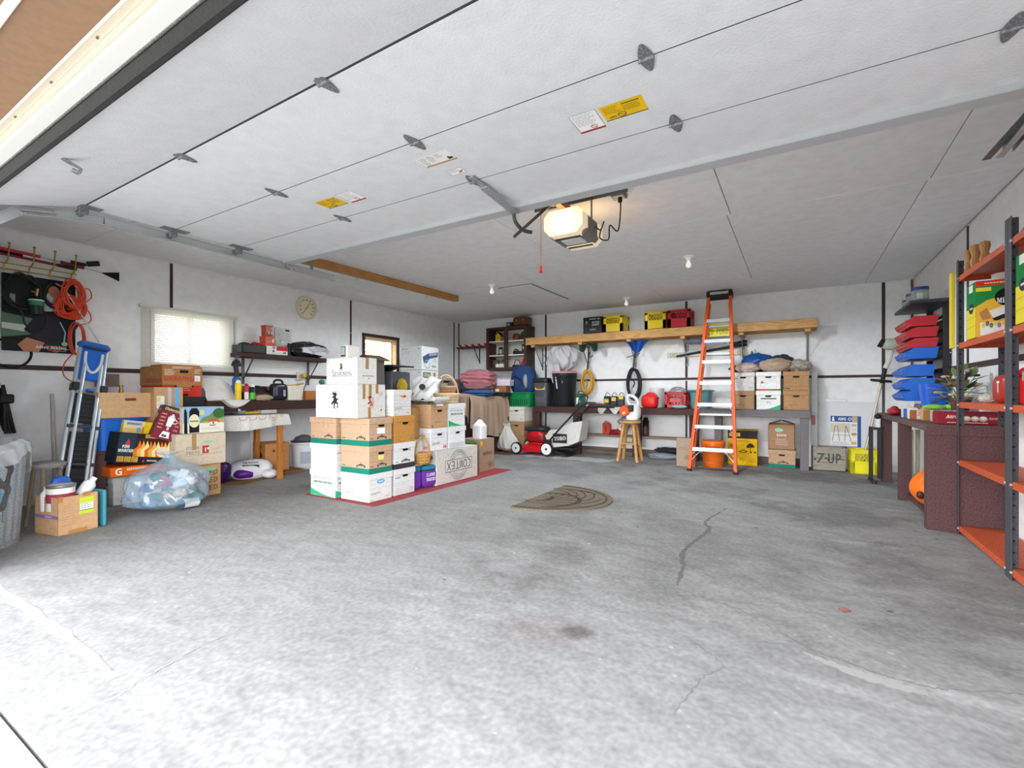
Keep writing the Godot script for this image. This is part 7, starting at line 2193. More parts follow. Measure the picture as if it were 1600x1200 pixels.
func build_back():
	var dark := M("4a2f2c", "worn", 0.65)
	var grey := M("7d787a", "worn", 0.75)
	var steel := M("85888b", "metal", 0.45, 0.5)
	# long bench: brown part then grey part
	var wb := T("workbench", "long brown workbench against the back wall behind the mower", "workbench", V(-2.65, 0, -7.63))
	P(wb, "top", B(V(0, 0.785, 0), V(2.74, 0.03, 0.45), 0.003), dark)
	P(wb, "fascia", B(V(0, 0.745, 0.225), V(2.74, 0.09, 0.03), 0.003), dark)
	for x in [-1.32, -0.55, 0.42, 1.3]:
		P(wb, "leg", B(V(x, 0.37, 0.17 if x < -0.5 else 0.0), V(0.13, 0.74, 0.1), 0.004), dark)
	P(wb, "lower_board", B(V(0.25, 0.315, -0.13), V(1.9, 0.035, 0.16), 0.003), M("8b7260", "wood", 0.7))
	var gb := T("workbench", "grey painted worn end of the workbench under the file boxes", "workbench", V(-0.56, 0, -7.625))
	P(gb, "top", B(V(0, 0.785, 0), V(1.42, 0.03, 0.45), 0.003), grey)
	P(gb, "fascia", B(V(0, 0.745, 0.225), V(1.42, 0.09, 0.03), 0.003), grey)
	P(gb, "leg", B(V(0.64, 0.37, 0.17), V(0.1, 0.74, 0.1), 0.004), grey)
	P(gb, "leg", B(V(-0.46, 0.37, -0.1), V(0.1, 0.74, 0.1), 0.004), grey)
	var po := T("metal_post", "galvanised post with a red reflector standing at the end of the grey bench", "post", V(0.2, 0, -7.7))
	P(po, "post", L().box(V(0, 0.66, 0), V(0.07, 1.32, 0.004), 0.001).box(V(0.035, 0.66, -0.03), V(0.004, 1.32, 0.06), 0.001), M("a9acae", "galv", 0.45, 0.4))
	P(po, "reflector", B(V(-0.012, 0.66, 0.006), V(0.04, 0.13, 0.006), 0.001), M("a3201c", "plain", 0.3))
	S("plank", "long brown plank on the floor under the brown workbench", "board", B(V(0, 0.03, 0), V(1.3, 0.06, 0.1), 0.003), M("7d6a5c", "wood", 0.7), V(-2.95, 0.0, -7.75))
	# timber shelf
	var ts := T("timber_shelf", "long pine timber shelf on brackets high on the back wall", "shelf", V(-1.99, 1.9, -7.65))
	var pine := M("d8a466", "wood", 0.6)
	P(ts, "front_timber", B(V(-0.68, 0.065, 0.18), V(3.08, 0.13, 0.04), 0.004), pine)
	P(ts, "front_timber", B(V(1.54, 0.068, 0.183), V(1.36, 0.125, 0.04), 0.004), M("dcaa6c", "wood", 0.6))
	P(ts, "rear_timber", B(V(0, 0.065, -0.17), V(4.44, 0.13, 0.04), 0.004), M("c89a62", "wood", 0.6))
	for x in [-2.08, -1.17, -0.33, 0.5, 1.3, 2.11]:
		P(ts, "cross_arm", B(V(x, -0.022, 0), V(0.07, 0.04, 0.38), 0.003), pine)
		P(ts, "bracket", L().box(V(x, -0.24, -0.205), V(0.03, 0.4, 0.008), 0.001).bar(V(x, -0.4, -0.2), V(x, -0.05, 0.1), 0.012, 0.012), steel)
	# crates on it
	var cs := V(0.335, 0.275, 0.335)
	var g := "crates on the timber shelf"
	var cb := T("crate", "black crate with white writing, leftmost on the timber shelf", "crate", V(-2.94, 2.034, -7.66), 0, g)
	P(cb, "body", open_body(cs, 0.01), M("1c1c1f", "plain", 0.45))
	var p := face("front", cs)
	p.rect(0.11, 0.235, 0.11, 0.012, "d8d8d8")
	p.text("NAPA", 0.27, 0.24, 0.022, "cfcfcf", 0.05)
	p.ring(0.06, 0.19, 0.02, 0.006, "d8d8d8")
	p.fine(0.03, 0.15, 0.05, 1, 0.012, "a8a8a8", 0.005)
	p.text("HI-TOP", 0.22, 0.185, 0.03, "d8d8d8", 0.13)
	p.text("DAIRY", 0.22, 0.145, 0.03, "d8d8d8", 0.13)
	p.text("wilco", 0.17, 0.07, 0.035, "c2c2c2", 0.11, "Droid Serif", true, 0.0, 0.3)
	P(cb, "print", p, ink())
	milk_crate("yellow milk crate next to the black crate on the timber shelf", V(-2.59, 2.034, -7.66), 0, cs, "e0c21f", false, g)
	milk_crate("yellow milk crate beside the red crate on the timber shelf", V(-1.905, 2.034, -7.66), 0, cs, "e0c21f", false, g)
	milk_crate("red milk crate on the timber shelf left of the ladder", V(-1.55, 2.034, -7.66), 0, cs, "b81f28", false, g)
	var lp := T("licence_plate", "yellow plate lettered 20 FORD on the timber shelf behind the ladder", "sign", V(-0.99, 1.83, -7.435))
	P(lp, "plate", B(V(0, 0.12, 0), V(0.31, 0.19, 0.006), 0.002), M("e3d21e", "plain", 0.4))
	p = face("front", V(0.31, 0.23, 0.006))
	p.text("20 FORD", 0.155, 0.1, 0.085, "3e5a2c", 0.27, "Droid Sans Mono", true)
	p.text("WASHINGTON", 0.12, 0.185, 0.02, "5c7a3c", 0.17)
	p.ell(0.25, 0.18, 0.03, 0.017, "c8d2d6")
	P(lp, "print", p, ink(0.4))
	# things hanging under the shelf
	S("tarp", "blue plastic tarp corner hanging from the timber shelf", "tarp", L().grid(func(u, w): return V(-0.24 + 0.48 * u + (0.06 - 0.12 * u) * w * 2, 0.0 - 0.22 * w * (0.35 + sin(PI * u)) * 0.75, 0.03 * sin(u * 14) + 0.05 * w), 30, 14), M("1c4a9c", "plain", 0.3), V(-2.2, 1.885, -7.56))
	S("green_rag", "dark green cloth hanging from the timber shelf above the orange hose", "rag", L().grid(func(u, w): return V(-0.16 + 0.32 * u, 0.0 - 0.12 * w * (0.7 + 0.5 * sin(u * 9)), 0.03 * sin(u * 17)), 24, 10), M("22402f", "cloth", 0.8), V(-3.05, 1.875, -7.56))
	S("grey_tarp", "crumpled silver plastic under the timber shelf left of the ladder", "tarp", blobm(V(0.16, 0.045, 0.1), 0.35, 0.2, 11), M("6d7482", "plain", 0.3), V(-1.32, 1.775, -7.6))
	var gs := T("dust_sheet", "pale grey dust sheet bunched over the black tub", "cloth", V(-3.52, 1.43, -7.58))
	P(gs, "bunched_cloth", L().grid(func(u, w):
		var an: float = -TAU * u
		var th: float = PI * w
		var q := 1.0 + 0.16 * sin(an * 3 + w * 7) * sin(th) + 0.1 * sin(an * 7 - w * 9) * sin(th) + 0.05 * sin(an * 13 + w * 15) * sin(th)
		return V(0.27 * q * sin(th) * cos(an) - 0.03, 0.21 + 0.22 * q * cos(th), 0.17 * q * sin(th) * sin(an)), 110, 50, true), M("b9b8b9", "plain", 0.9))
	P(gs, "hanging_tail", L().grid(func(u, w): return V(-0.22 + 0.2 * u + 0.1 * w, 0.1 - 0.42 * w * (0.75 + 0.25 * sin(PI * u)), 0.17 + 0.03 * sin(u * 11 + w * 3)), 20, 20), M("b9b8b9", "plain", 0.9))
	P(gs, "wire", L().tube(curve([V(-0.42, 0.35, 0), V(-0.34, 0.2, 0.02), V(-0.38, 0.1, 0.05), V(-0.3, 0.05, 0.05)], 5), 0.006, 6), steel)
	# on the brown bench
	var t := 0.803
	var bt := T("storage_tub", "big black round tub with a pinkish lid on the brown workbench", "tub", V(-3.52, t, -7.6))
	P(bt, "tub_wall", L().lathe([Vector2(0, 0), Vector2(0.19, 0), Vector2(0.2, 0.02), Vector2(0.22, 0.5), Vector2(0.23, 0.52), Vector2(0.23, 0.58)], 40), M("1d1f24", "plain", 0.35))
	P(bt, "lid", L().lathe([Vector2(0.235, 0.575), Vector2(0.235, 0.6), Vector2(0.22, 0.61), Vector2(0, 0.612)], 40), M("b9888a", "plain", 0.5))
	for y in [0.48, 0.53]:
		P(bt, "band", L().tube(ring_pts(0.222, y, 36), 0.008, 6, true), M("1d1f24", "plain", 0.35))
	var gr := T("waste_bin", "dark grey lidded bin with a yellow label on the brown workbench", "bin", V(-3.91, t, -7.58))
	P(gr, "bin_wall", tub(0.24, 0.26, 0.29, 0.3, 0.42), M("4c4e54", "plain", 0.35))
	P(gr, "lid", L().blob(V(0, 0.455, 0), V(0.155, 0.05, 0.16), 0.0, 0.1, 1, 36, 10, 6.0), M("26272b", "plain", 0.4))
	P(gr, "panel", B(V(0, 0.16, 0.136), V(0.18, 0.2, 0.004), 0.002), M("585a60", "plain", 0.35))
	P(gr, "label", B(V(0.0, 0.33, 0.143), V(0.19, 0.08, 0.003), 0.001), M("d6c22c", "plain", 0.4))
	P(gr, "label_mark", L().cyl(V(-0.03, 0.33, 0.144), V(-0.03, 0.33, 0.147), 0.02, 14), M("a8341c", "plain", 0.4))
	var oc := T("oil_can", "dark green square can with a white label on the brown workbench", "can", V(-3.14, t, -7.46))
	P(oc, "can_body", B(V(0, 0.11, 0), V(0.15, 0.22, 0.1), 0.008), M("1f5540", "plain", 0.35))
	P(oc, "label", B(V(-0.03, 0.1, 0.051), V(0.06, 0.11, 0.002), 0.0005), M("d6dad6", "plain", 0.4))
	P(oc, "handle", L().tube(curve([V(-0.05, 0.22, 0), V(-0.03, 0.26, 0), V(0.03, 0.26, 0), V(0.05, 0.22, 0)], 4), 0.009, 8), M("16382b", "plain", 0.4))
	for e in [["orange brown hose coil hung on the back wall below the green cloth", -3.135, "c08a1e", 9, 0.1, 0.2], ["black hose coil hung on the back wall above the leaf blower", -2.32, "1d1d20", 11, 0.11, 0.25]]:
		var o := T("hose_coil", e[0], "hose", V(e[1], 1.43, -7.76))
		P(o, "loops", coil(V(0, 0, 0), e[4], e[5], e[3], 0.013, 0.022, int(-e[1] * 10), 24, 0.06), M(e[2], "plain", 0.4))
		P(o, "hanger", L().bar(V(0, 0.0, 0.03), V(0, 0.32, -0.06), 0.03, 0.012).bar(V(-0.12 if e[1] > -3 else 0.0, 0.2, 0.0), V(0.1, 0.26, 0.0), 0.02, 0.01), M("4f4e4d", "metal", 0.5, 0.4))
		P(o, "loose_end", L().tube(curve([V(0.0, -0.02, 0.06), V(-0.03, -0.14, 0.07), V(0.03, -0.22, 0.07), V(0.0, -0.3, 0.05)], 5), 0.01, 6), M(e[2], "plain", 0.4))
	var tn := 0
	for e in [["yellow boxed battery tool left of the other two on the brown workbench", -2.72], ["yellow boxed battery tool in the middle of three on the brown workbench", -2.6], ["yellow boxed battery tool nearest the black hose on the brown workbench", -2.48]]:
		var o := T("battery_charger", e[0], "charger", V(e[1], t, -7.6), 4 * tn)
		P(o, "case", B(V(0, 0.09, 0), V(0.1, 0.18, 0.09), 0.012), M("2a2a2d", "plain", 0.45))
		P(o, "yellow_panel", B(V(0, 0.1 + 0.03 * tn, 0.046), V(0.075, 0.06, 0.004), 0.001), M("c9b63c", "plain", 0.4))
		P(o, "cable_loop", L().tube(curve([V(-0.04, 0.18, 0), V(0.0, 0.24, 0.02), V(0.05, 0.2, 0)], 5), 0.006, 6), M("6d6e70", "plain", 0.5))
		tn += 1
	S("pruning_saw", "orange handled saw lying behind the mower bar on the brown workbench", "saw", L().bar(V(-0.12, 0.03, 0), V(0.02, 0.06, 0), 0.03, 0.06, 0.01).bar(V(0.02, 0.05, 0), V(0.2, 0.03, 0), 0.004, 0.05), M("b0703c", "plain", 0.5), V(-2.92, t, -7.52))
	S("white_rag", "white rag hanging over the front of the brown workbench", "rag", L().grid(func(u, w): return V(-0.22 + 0.44 * u, 0.006 - 0.09 * maxf(0, w - 0.4) * (1.2 + sin(u * 12)), -0.05 + 0.12 * minf(w * 1.6, 1) + 0.006 * sin(u * 17)), 30, 12), M("cfcdca", "cloth", 0.9), V(-2.58, t, -7.43))
	var jg := T("gas_jug", "bright red plastic jug with a ribbed cap on the workbench", "jug", V(-1.99, t, -7.5))
	P(jg, "jug_body", L().blob(V(0, 0.1, 0), V(0.125, 0.105, 0.09), 0.0, 0.1, 2, 36, 20, 3.6), M("d8201c", "plain", 0.35))
	P(jg, "spout", L().tube(curve([V(-0.07, 0.18, 0), V(-0.02, 0.225, 0), V(0.06, 0.22, 0), V(0.11, 0.17, 0)], 5), 0.018, 10), M("d8201c", "plain", 0.35))
	P(jg, "nozzle", L().cyl(V(0.1, 0.18, 0), V(0.14, 0.14, 0), 0.014, 10), M("2a2426", "plain", 0.4))
	var cc := T("clear_tub", "small clear food tub behind the bright red jug", "tub", V(-1.94, t, -7.72))
	P(cc, "tub_wall", L().lathe([Vector2(0, 0), Vector2(0.1, 0), Vector2(0.115, 0.31), Vector2(0, 0.31)], 24), M("c9cccd", "plain", 0.25))
	var rc := milk_crate("red lattice crate of hoses on the workbench beside the teal tub", V(-1.585, t, -7.57), 0, V(0.32, 0.25, 0.3), "b81f28", true)
	P(rc, "label_panel", B(V(0, 0.12, 0.154), V(0.16, 0.06, 0.006), 0.001), M("c84048", "plain", 0.4))
	P(rc, "hose", coil(V(0, 0.3, -0.02), 0.12, 0.06, 4, 0.012, 0.03, 5), M("8c8e90", "plain", 0.4))
	S("grey_bag", "clear grey bag lying before the red lattice crate", "bag", blobm(V(0.11, 0.03, 0.03), 0.25, 0.2, 5, 2.0, 0.0, 24, 12), M("9a9aa0", "plain", 0.3), V(-1.52, t, -7.385))
	var tt := T("storage_tub", "teal plastic tub on the workbench behind the ladder", "tub", V(-1.25, t, -7.6))
	P(tt, "tub_wall", tub(0.24, 0.26, 0.3, 0.3, 0.27), M("4f8286", "plain", 0.4))
	P(tt, "rim", tub_rim(0.33, 0.33, 0.265, 0.014), M("4f8286", "plain", 0.4))
	# six file boxes and bags on the grey bench
	g = "file boxes on the grey bench"
	var bx := [["lower kraft file box, leftmost on the grey bench", -0.66, 0, "kraft", "ad8a68"], ["white 772 file box on top of the leftmost kraft one on the grey bench", -0.66, 1, "772", "e2e0dc"], ["white file box with green swoosh label, bottom middle on the grey bench", -0.345, 0, "greenlabel", "ececea"], ["white file box with a red band, top middle on the grey bench", -0.345, 1, "redband", "ececea"], ["lower kraft file box, rightmost on the grey bench", -0.015, 0, "kraft", "b48c64"], ["kraft lined file box, top right on the grey bench", -0.015, 1, "kraftlines", "b48c64"]]
	for e in bx:
		file_box(e[0], V(e[1], t + 0.262 * e[2], -7.63), -90, e[3], e[4], V(0.4, 0.26, 0.3 if e[1] < -0.5 else 0.31), g)
	var y := t + 0.524
	S("plastic_bag", "white and red plastic bag at the left on top of the file boxes", "bag", blobm(V(0.16, 0.075, 0.13), 0.25, 0.16, 4), M("c9b4ac", "plain", 0.35), V(-0.62, y, -7.6))
	S("plastic_bag", "clear bag of beige and orange things on top of the file boxes", "bag", blobm(V(0.21, 0.1, 0.14), 0.2, 0.16, 8), M("b09a84", "plain", 0.35), V(-0.26, y, -7.58))
	S("plastic_bag", "clear crinkled bag at the right end on top of the file boxes", "bag", blobm(V(0.14, 0.09, 0.13), 0.3, 0.18, 9), M("a39a90", "plain", 0.3), V(0.03, y, -7.62))
	S("plastic_bag", "blue bag with a peaked corner on top of the file boxes", "bag", L().blob(V(0, 0.13, 0), V(0.2, 0.12, 0.12), 0.25, 0.14, 16, 30, 18).tube([V(-0.06, 0.2, 0), V(-0.07, 0.29, 0)], 0.05, 10, false, 0.004), M("194a94", "plain", 0.35), V(-0.5, y + 0.03, -7.7))
	S("black_bag", "black bag trailing behind the blue bag on the file boxes", "bag", blobm(V(0.3, 0.075, 0.08), 0.35, 0.2, 3), M("1d1d20", "plain", 0.35), V(-0.55, y, -7.76))
	S("jacket", "black and white jacket lying behind the clear bags on the file boxes", "jacket", blobm(V(0.17, 0.13, 0.08), 0.35, 0.2, 22), M("39393d", "cloth", 0.8), V(-0.18, y, -7.77))
	# level and rods on the wall
	var lv := T("level", "long pale spirit level hung on the back wall behind the ladder", "level", V(-1.17, 1.645, -7.845))
	P(lv, "bar", B(V(0, 0, 0), V(1.26, 0.07, 0.025), 0.003), M("c9c6ac", "metal", 0.5, 0.2))
	for x in [-0.56, -0.5, -0.3, 0.3, 0.42, 0.52]:
		P(lv, "vial_ring", L().tube(ring_xy(V(x, 0, 0.014), 0.022, 16), 0.004, 6, true), M("7d7a68", "plain", 0.5))
	for k in 2:
		var o := T("long_tool", ["upper pale shafted rod with a black grip behind the ladder", "lower black rod with a black grip behind the ladder"][k], "rod", V(-1.1, 1.64, -7.79 - 0.02 * k))
		P(o, "shaft", L().cyl(V(-0.55, 0.0 - 0.02 * k, 0), V(0.25, 0.13 - 0.04 * k, 0), 0.013 + 0.004 * k, 8), M("b9bbbb" if k == 0 else "1f1f22", "plain", 0.4))
		P(o, "grip", L().cyl(V(0.22, 0.126 - 0.04 * k, 0), V(0.46, 0.165 - 0.05 * k, 0), 0.022, 10), M("1f1f22", "plain", 0.6))
	# ladder
	ladder()
	# under the bench
	var rg := T("gas_can", "small red metal can on the low board under the workbench", "can", V(-2.79, 0.334, -7.76))
	P(rg, "can_body", B(V(0, 0.095, 0), V(0.13, 0.19, 0.09), 0.015), M("c4432f", "plain", 0.4))
	P(rg, "embossed_panel", B(V(0, 0.09, 0.046), V(0.03, 0.12, 0.006), 0.003), M("96281c", "plain", 0.4))
	P(rg, "handle", L().tube(curve([V(-0.04, 0.19, 0), V(-0.02, 0.215, 0), V(0.04, 0.19, 0)], 4), 0.009, 8), M("c4432f", "plain", 0.4))
	var tc := carton("carton", "white and red carton leaning askew under the leaf blower", "box", V(-2.56, 0.36, -7.72), 0, V(0.13, 0.26, 0.08), "d9d2cd")
	tc.rotation.z = -0.6
	p = face("front", V(0.13, 0.26, 0.08))
	p.rect(0.0, 0.0, 0.13, 0.06, "b02a2c")
	p.poly([Vector2(0.03, 0.1), Vector2(0.1, 0.1), Vector2(0.1, 0.2), Vector2(0.03, 0.18)], "c06a64")
	P(tc, "print", p, ink())
	S("red_rag", "dark red rag on the low board beside the small red can", "rag", blobm(V(0.1, 0.045, 0.06), 0.3, 0.2, 4), M("a02428", "cloth", 0.8), V(-2.62, 0.334, -7.73))
	can("bottle", "dark brown bottle on the low board right of the stool leg", "bottle", V(-2.12, 0.334, -7.74), 0.05, 0.3, "2a1c1a", "4a3430", "1a1416")
	can("bottle", "short black bottle with a pale cap on the low board behind the stool", "bottle", V(-2.24, 0.334, -7.76), 0.04, 0.22, "2c2a26", "", "6a685c")
	S("plastic_bag", "clear plastic sack on the floor under the workbench", "bag", blobm(V(0.23, 0.05, 0.1), 0.25, 0.16, 6), M("8d929a", "plain", 0.3), V(-1.8, 0.001, -7.57))
	S("black_cloth", "black cloth bundle lying on the clear sack under the workbench", "cloth", blobm(V(0.2, 0.05, 0.06), 0.3, 0.16, 9), M("25242a", "cloth", 0.8), V(-1.74, 0.085, -7.64))
	var fk := carton("carton", "flat tan carton standing on end left of the ladder foot", "box", V(-1.345, 0.001, -6.99), 3, V(0.25, 0.4, 0.1), "a3907e")
	p = face("front", V(0.25, 0.4, 0.1))
	p.fine(0.04, 0.26, 0.16, 2, 0.02, "8c5c50", 0.005)
	p.ell(0.15, 0.13, 0.04, 0.035, "8a7868")
	P(fk, "print", p, ink())
	var bu := T("bucket", "orange bucket with a fitted lid on the floor behind the ladder", "bucket", V(-1.02, 0, -7.2))
	P(bu, "bucket_wall", L().lathe([Vector2(0, 0.002), Vector2(0.13, 0.002), Vector2(0.135, 0.01), Vector2(0.15, 0.28), Vector2(0.158, 0.285), Vector2(0.158, 0.33)], 36), M("e56a14", "plain", 0.35))
	P(bu, "lid", L().lathe([Vector2(0.163, 0.325), Vector2(0.165, 0.35), Vector2(0.155, 0.36), Vector2(0.145, 0.352), Vector2(0, 0.352)], 36), M("e56a14", "plain", 0.35))
	P(bu, "handle", L().tube(curve([V(-0.155, 0.27, 0.02), V(-0.12, 0.12, 0.13), V(0, 0.06, 0.165), V(0.12, 0.12, 0.13), V(0.155, 0.27, 0.02)], 6), 0.003, 6), steel)
	var dc := carton("carton", "yellow and black tool carton with a printed tree under the grey bench", "box", V(-0.68, 0.001, -7.63), 2, V(0.38, 0.5, 0.26), "e0b01c")
	var s := V(0.38, 0.5, 0.26)
	p = face("front", s)
	p.rect(0, 0.38, 0.38, 0.118, "2b2622")
	p.rect(0.02, 0.41, 0.14, 0.05, "d8b84a")
	p.text("POWER", 0.09, 0.435, 0.03, "2b2622", 0.1)
	p.fine(0.02, 0.35, 0.28, 2, 0.014, "6a561c", 0.005)
	p.text("120", 0.05, 0.27, 0.04, "2b2622", 0.05, "Droid Serif")
	p.poly([Vector2(0.24, 0.27), Vector2(0.27, 0.31), Vector2(0.3, 0.32), Vector2(0.34, 0.29), Vector2(0.345, 0.26), Vector2(0.25, 0.25)], "2e2a1c")
	p.line([Vector2(0.295, 0.26), Vector2(0.295, 0.2)], 0.006, "2e2a1c")
	p.line([Vector2(0.15, 0.19), Vector2(0.2, 0.22), Vector2(0.25, 0.2), Vector2(0.22, 0.18), Vector2(0.15, 0.19)], 0.01, "2e2a1c")
	for k in 2:
		p.ell(0.3 + 0.05 * k, 0.19, 0.012, 0.014, "3a341c")
		p.box_line(0.28 + 0.04 * k, 0.05, 0.03, 0.04, 0.003, "7a661c")
	p.fine(0.16, 0.1, 0.06, 3, 0.016, "7a661c", 0.005)
	P(dc, "print", p, ink())
	file_box("kraft file box with green band under the grey bench", V(-0.185, 0.0, -7.7), -90, "green", KRAFT, V(0.33, 0.245, 0.34))
	var tb := T("open_carton", "tan carton printed with white 36 percent lettering on the green band file box", "box", V(-0.19, 0.247, -7.7))
	s = V(0.32, 0.35, 0.28)
	P(tb, "body", open_body(s), M("a98466", "card", 0.8))
	for e in [-1, 1]:
		P(tb, "top_flap", L().bar(V(e * 0.16, 0.35, 0), V(e * 0.01, 0.4, 0), 0.28, 0.004), M("8d6d54", "card", 0.8))
	p = face("front", s)
	p.ell(0.13, 0.27, 0.05, 0.028, "8fcfa8")
	p.text("$36%", 0.16, 0.2, 0.035, "e6e0d8", 0.12)
	for k in 4:
		p.fine(0.09, 0.14 - 0.025 * k, 0.15, 1, 0.014, "e0d6cc", 0.006, k)
	P(tb, "print", p, ink())
	# floor mats
	S("door_mat", "half round patterned rubber door mat on the bare floor", "mat", half_mat(), M("7d7263", "worn", 0.9), V(-2.2, 0.001, -4.2), 0)
	var dm := Pr.new()
	dm.xf = Transform3D(Basis(Vector3(1, 0, 0), Vector3(0, 0, -1), Vector3(0, 1, 0)), V(0, 0.0125, 0))
	for k in 9:
		var a := -1.2 + 0.3 * k
		var pts := []
		for j in 14:
			var r := 0.1 + 0.035 * j
			pts.append(Vector2(r * cos(a + 0.5 * sin(j * 0.7 + k)) * 1.05 + 0.03, r * sin(a + 0.5 * sin(j * 0.7 + k)) * 0.85))
		dm.line(pts, 0.014, "4a453f")
	var arc := []
	for k in 25:
		var a := -PI / 2 + PI * k / 24
		arc.append(Vector2(0.66 * cos(a), 0.54 * sin(a)))
	dm.line(arc, 0.02, "565049")
	P(get_node("door_mat"), "raised_pattern", dm, ink(0.9))
	S("floor_rug", "thin grey ribbed rug on the floor under the mower", "mat", L().grid(func(u, w): return V(-0.75 + 1.5 * u, 0.003 + 0.004 * sin(u * 40), 0.2 - 0.4 * w + 0.03 * sin(u * 17)), 80, 8), M("b9b9ba", "cloth", 0.95), V(-3.12, 0.002, -6.9), -3)
	mower()
	stool_blower()

func ring_xy(c: Vector3, r: float, n: int) -> Array:
	var a := []
	for k in n:
		a.append(c + V(r * cos(TAU * k / n), r * sin(TAU * k / n), 0))
	return a
func half_mat() -> Mb:
	var pp := PackedVector2Array()
	for k in 33:
		var a := -PI / 2 + PI * k / 32
		pp.append(Vector2(0.72 * cos(a), 0.6 * sin(a)))
	var b := L()
	b.xf = Transform3D(Basis(Vector3.RIGHT, -PI / 2), Vector3.ZERO)
	b.prism(pp, 0.0, 0.012)
	return b
func ladder():
	var o := T("step_ladder", "tall orange fibreglass step ladder standing folded before the timber shelf", "ladder", V(-0.95, 0.0, -6.6))
	o.basis = Basis(Vector3.RIGHT, -0.28)
	var om := M("dc5a26", "plain", 0.45)
	var al := M("bcbfc2", "metal", 0.45, 0.35)
	for s in [-1.0, 1.0]:
		var b := L()
		b.bar(V(s * 0.28, 0, 0), V(s * 0.142, 2.5, 0), 0.04, 0.06, 0.004, Vector3.BACK)
		P(o, "front_rail", b, om)
		b = L()
		b.bar(V(s * 0.26, 0.05, -0.075), V(s * 0.13, 2.42, -0.05), 0.03, 0.04, 0.004, Vector3.BACK)
		P(o, "rear_rail", b, om)
		P(o, "foot", B(V(s * 0.28, 0.012, 0), V(0.06, 0.03, 0.08), 0.006), M("2a2826", "plain", 0.7))
		P(o, "foot_brace", L().bar(V(s * 0.26, 0.14, 0.02), V(s * 0.1, 0.33, 0.02), 0.02, 0.005), al)
	P(o, "top_cap", B(V(0, 2.535, -0.02), V(0.34, 0.09, 0.15), 0.012), M("26221f", "plain", 0.5))
	P(o, "cap_label", B(V(0, 2.535, 0.056), V(0.24, 0.04, 0.002), 0.0005), M("b9b6b0", "plain", 0.5))
	for k in 7:
		var y := 0.31 + 0.305 * k
		var w := 0.56 - 0.27 * y / 2.5 - 0.03
		P(o, "step", L().box(V(0, y, 0.0), V(w, 0.012, 0.085), 0.002).box(V(0, y - 0.022, 0.042), V(w, 0.05, 0.005), 0.001), al)
		if k in [0, 2, 5, 6]:
			P(o, "rear_brace", B(V(0, y - {0: 0.0, 2: 0.13, 5: 0.17, 6: 0.06}[k], -0.07), V(w - 0.03, 0.03, 0.012), 0.002), al)
		for s in [-1, 1]:
			P(o, "step_brace", L().bar(V(s * w * 0.5, y - 0.09, 0.03), V(s * (w * 0.5 - 0.07), y - 0.01, 0.03), 0.016, 0.004), al)
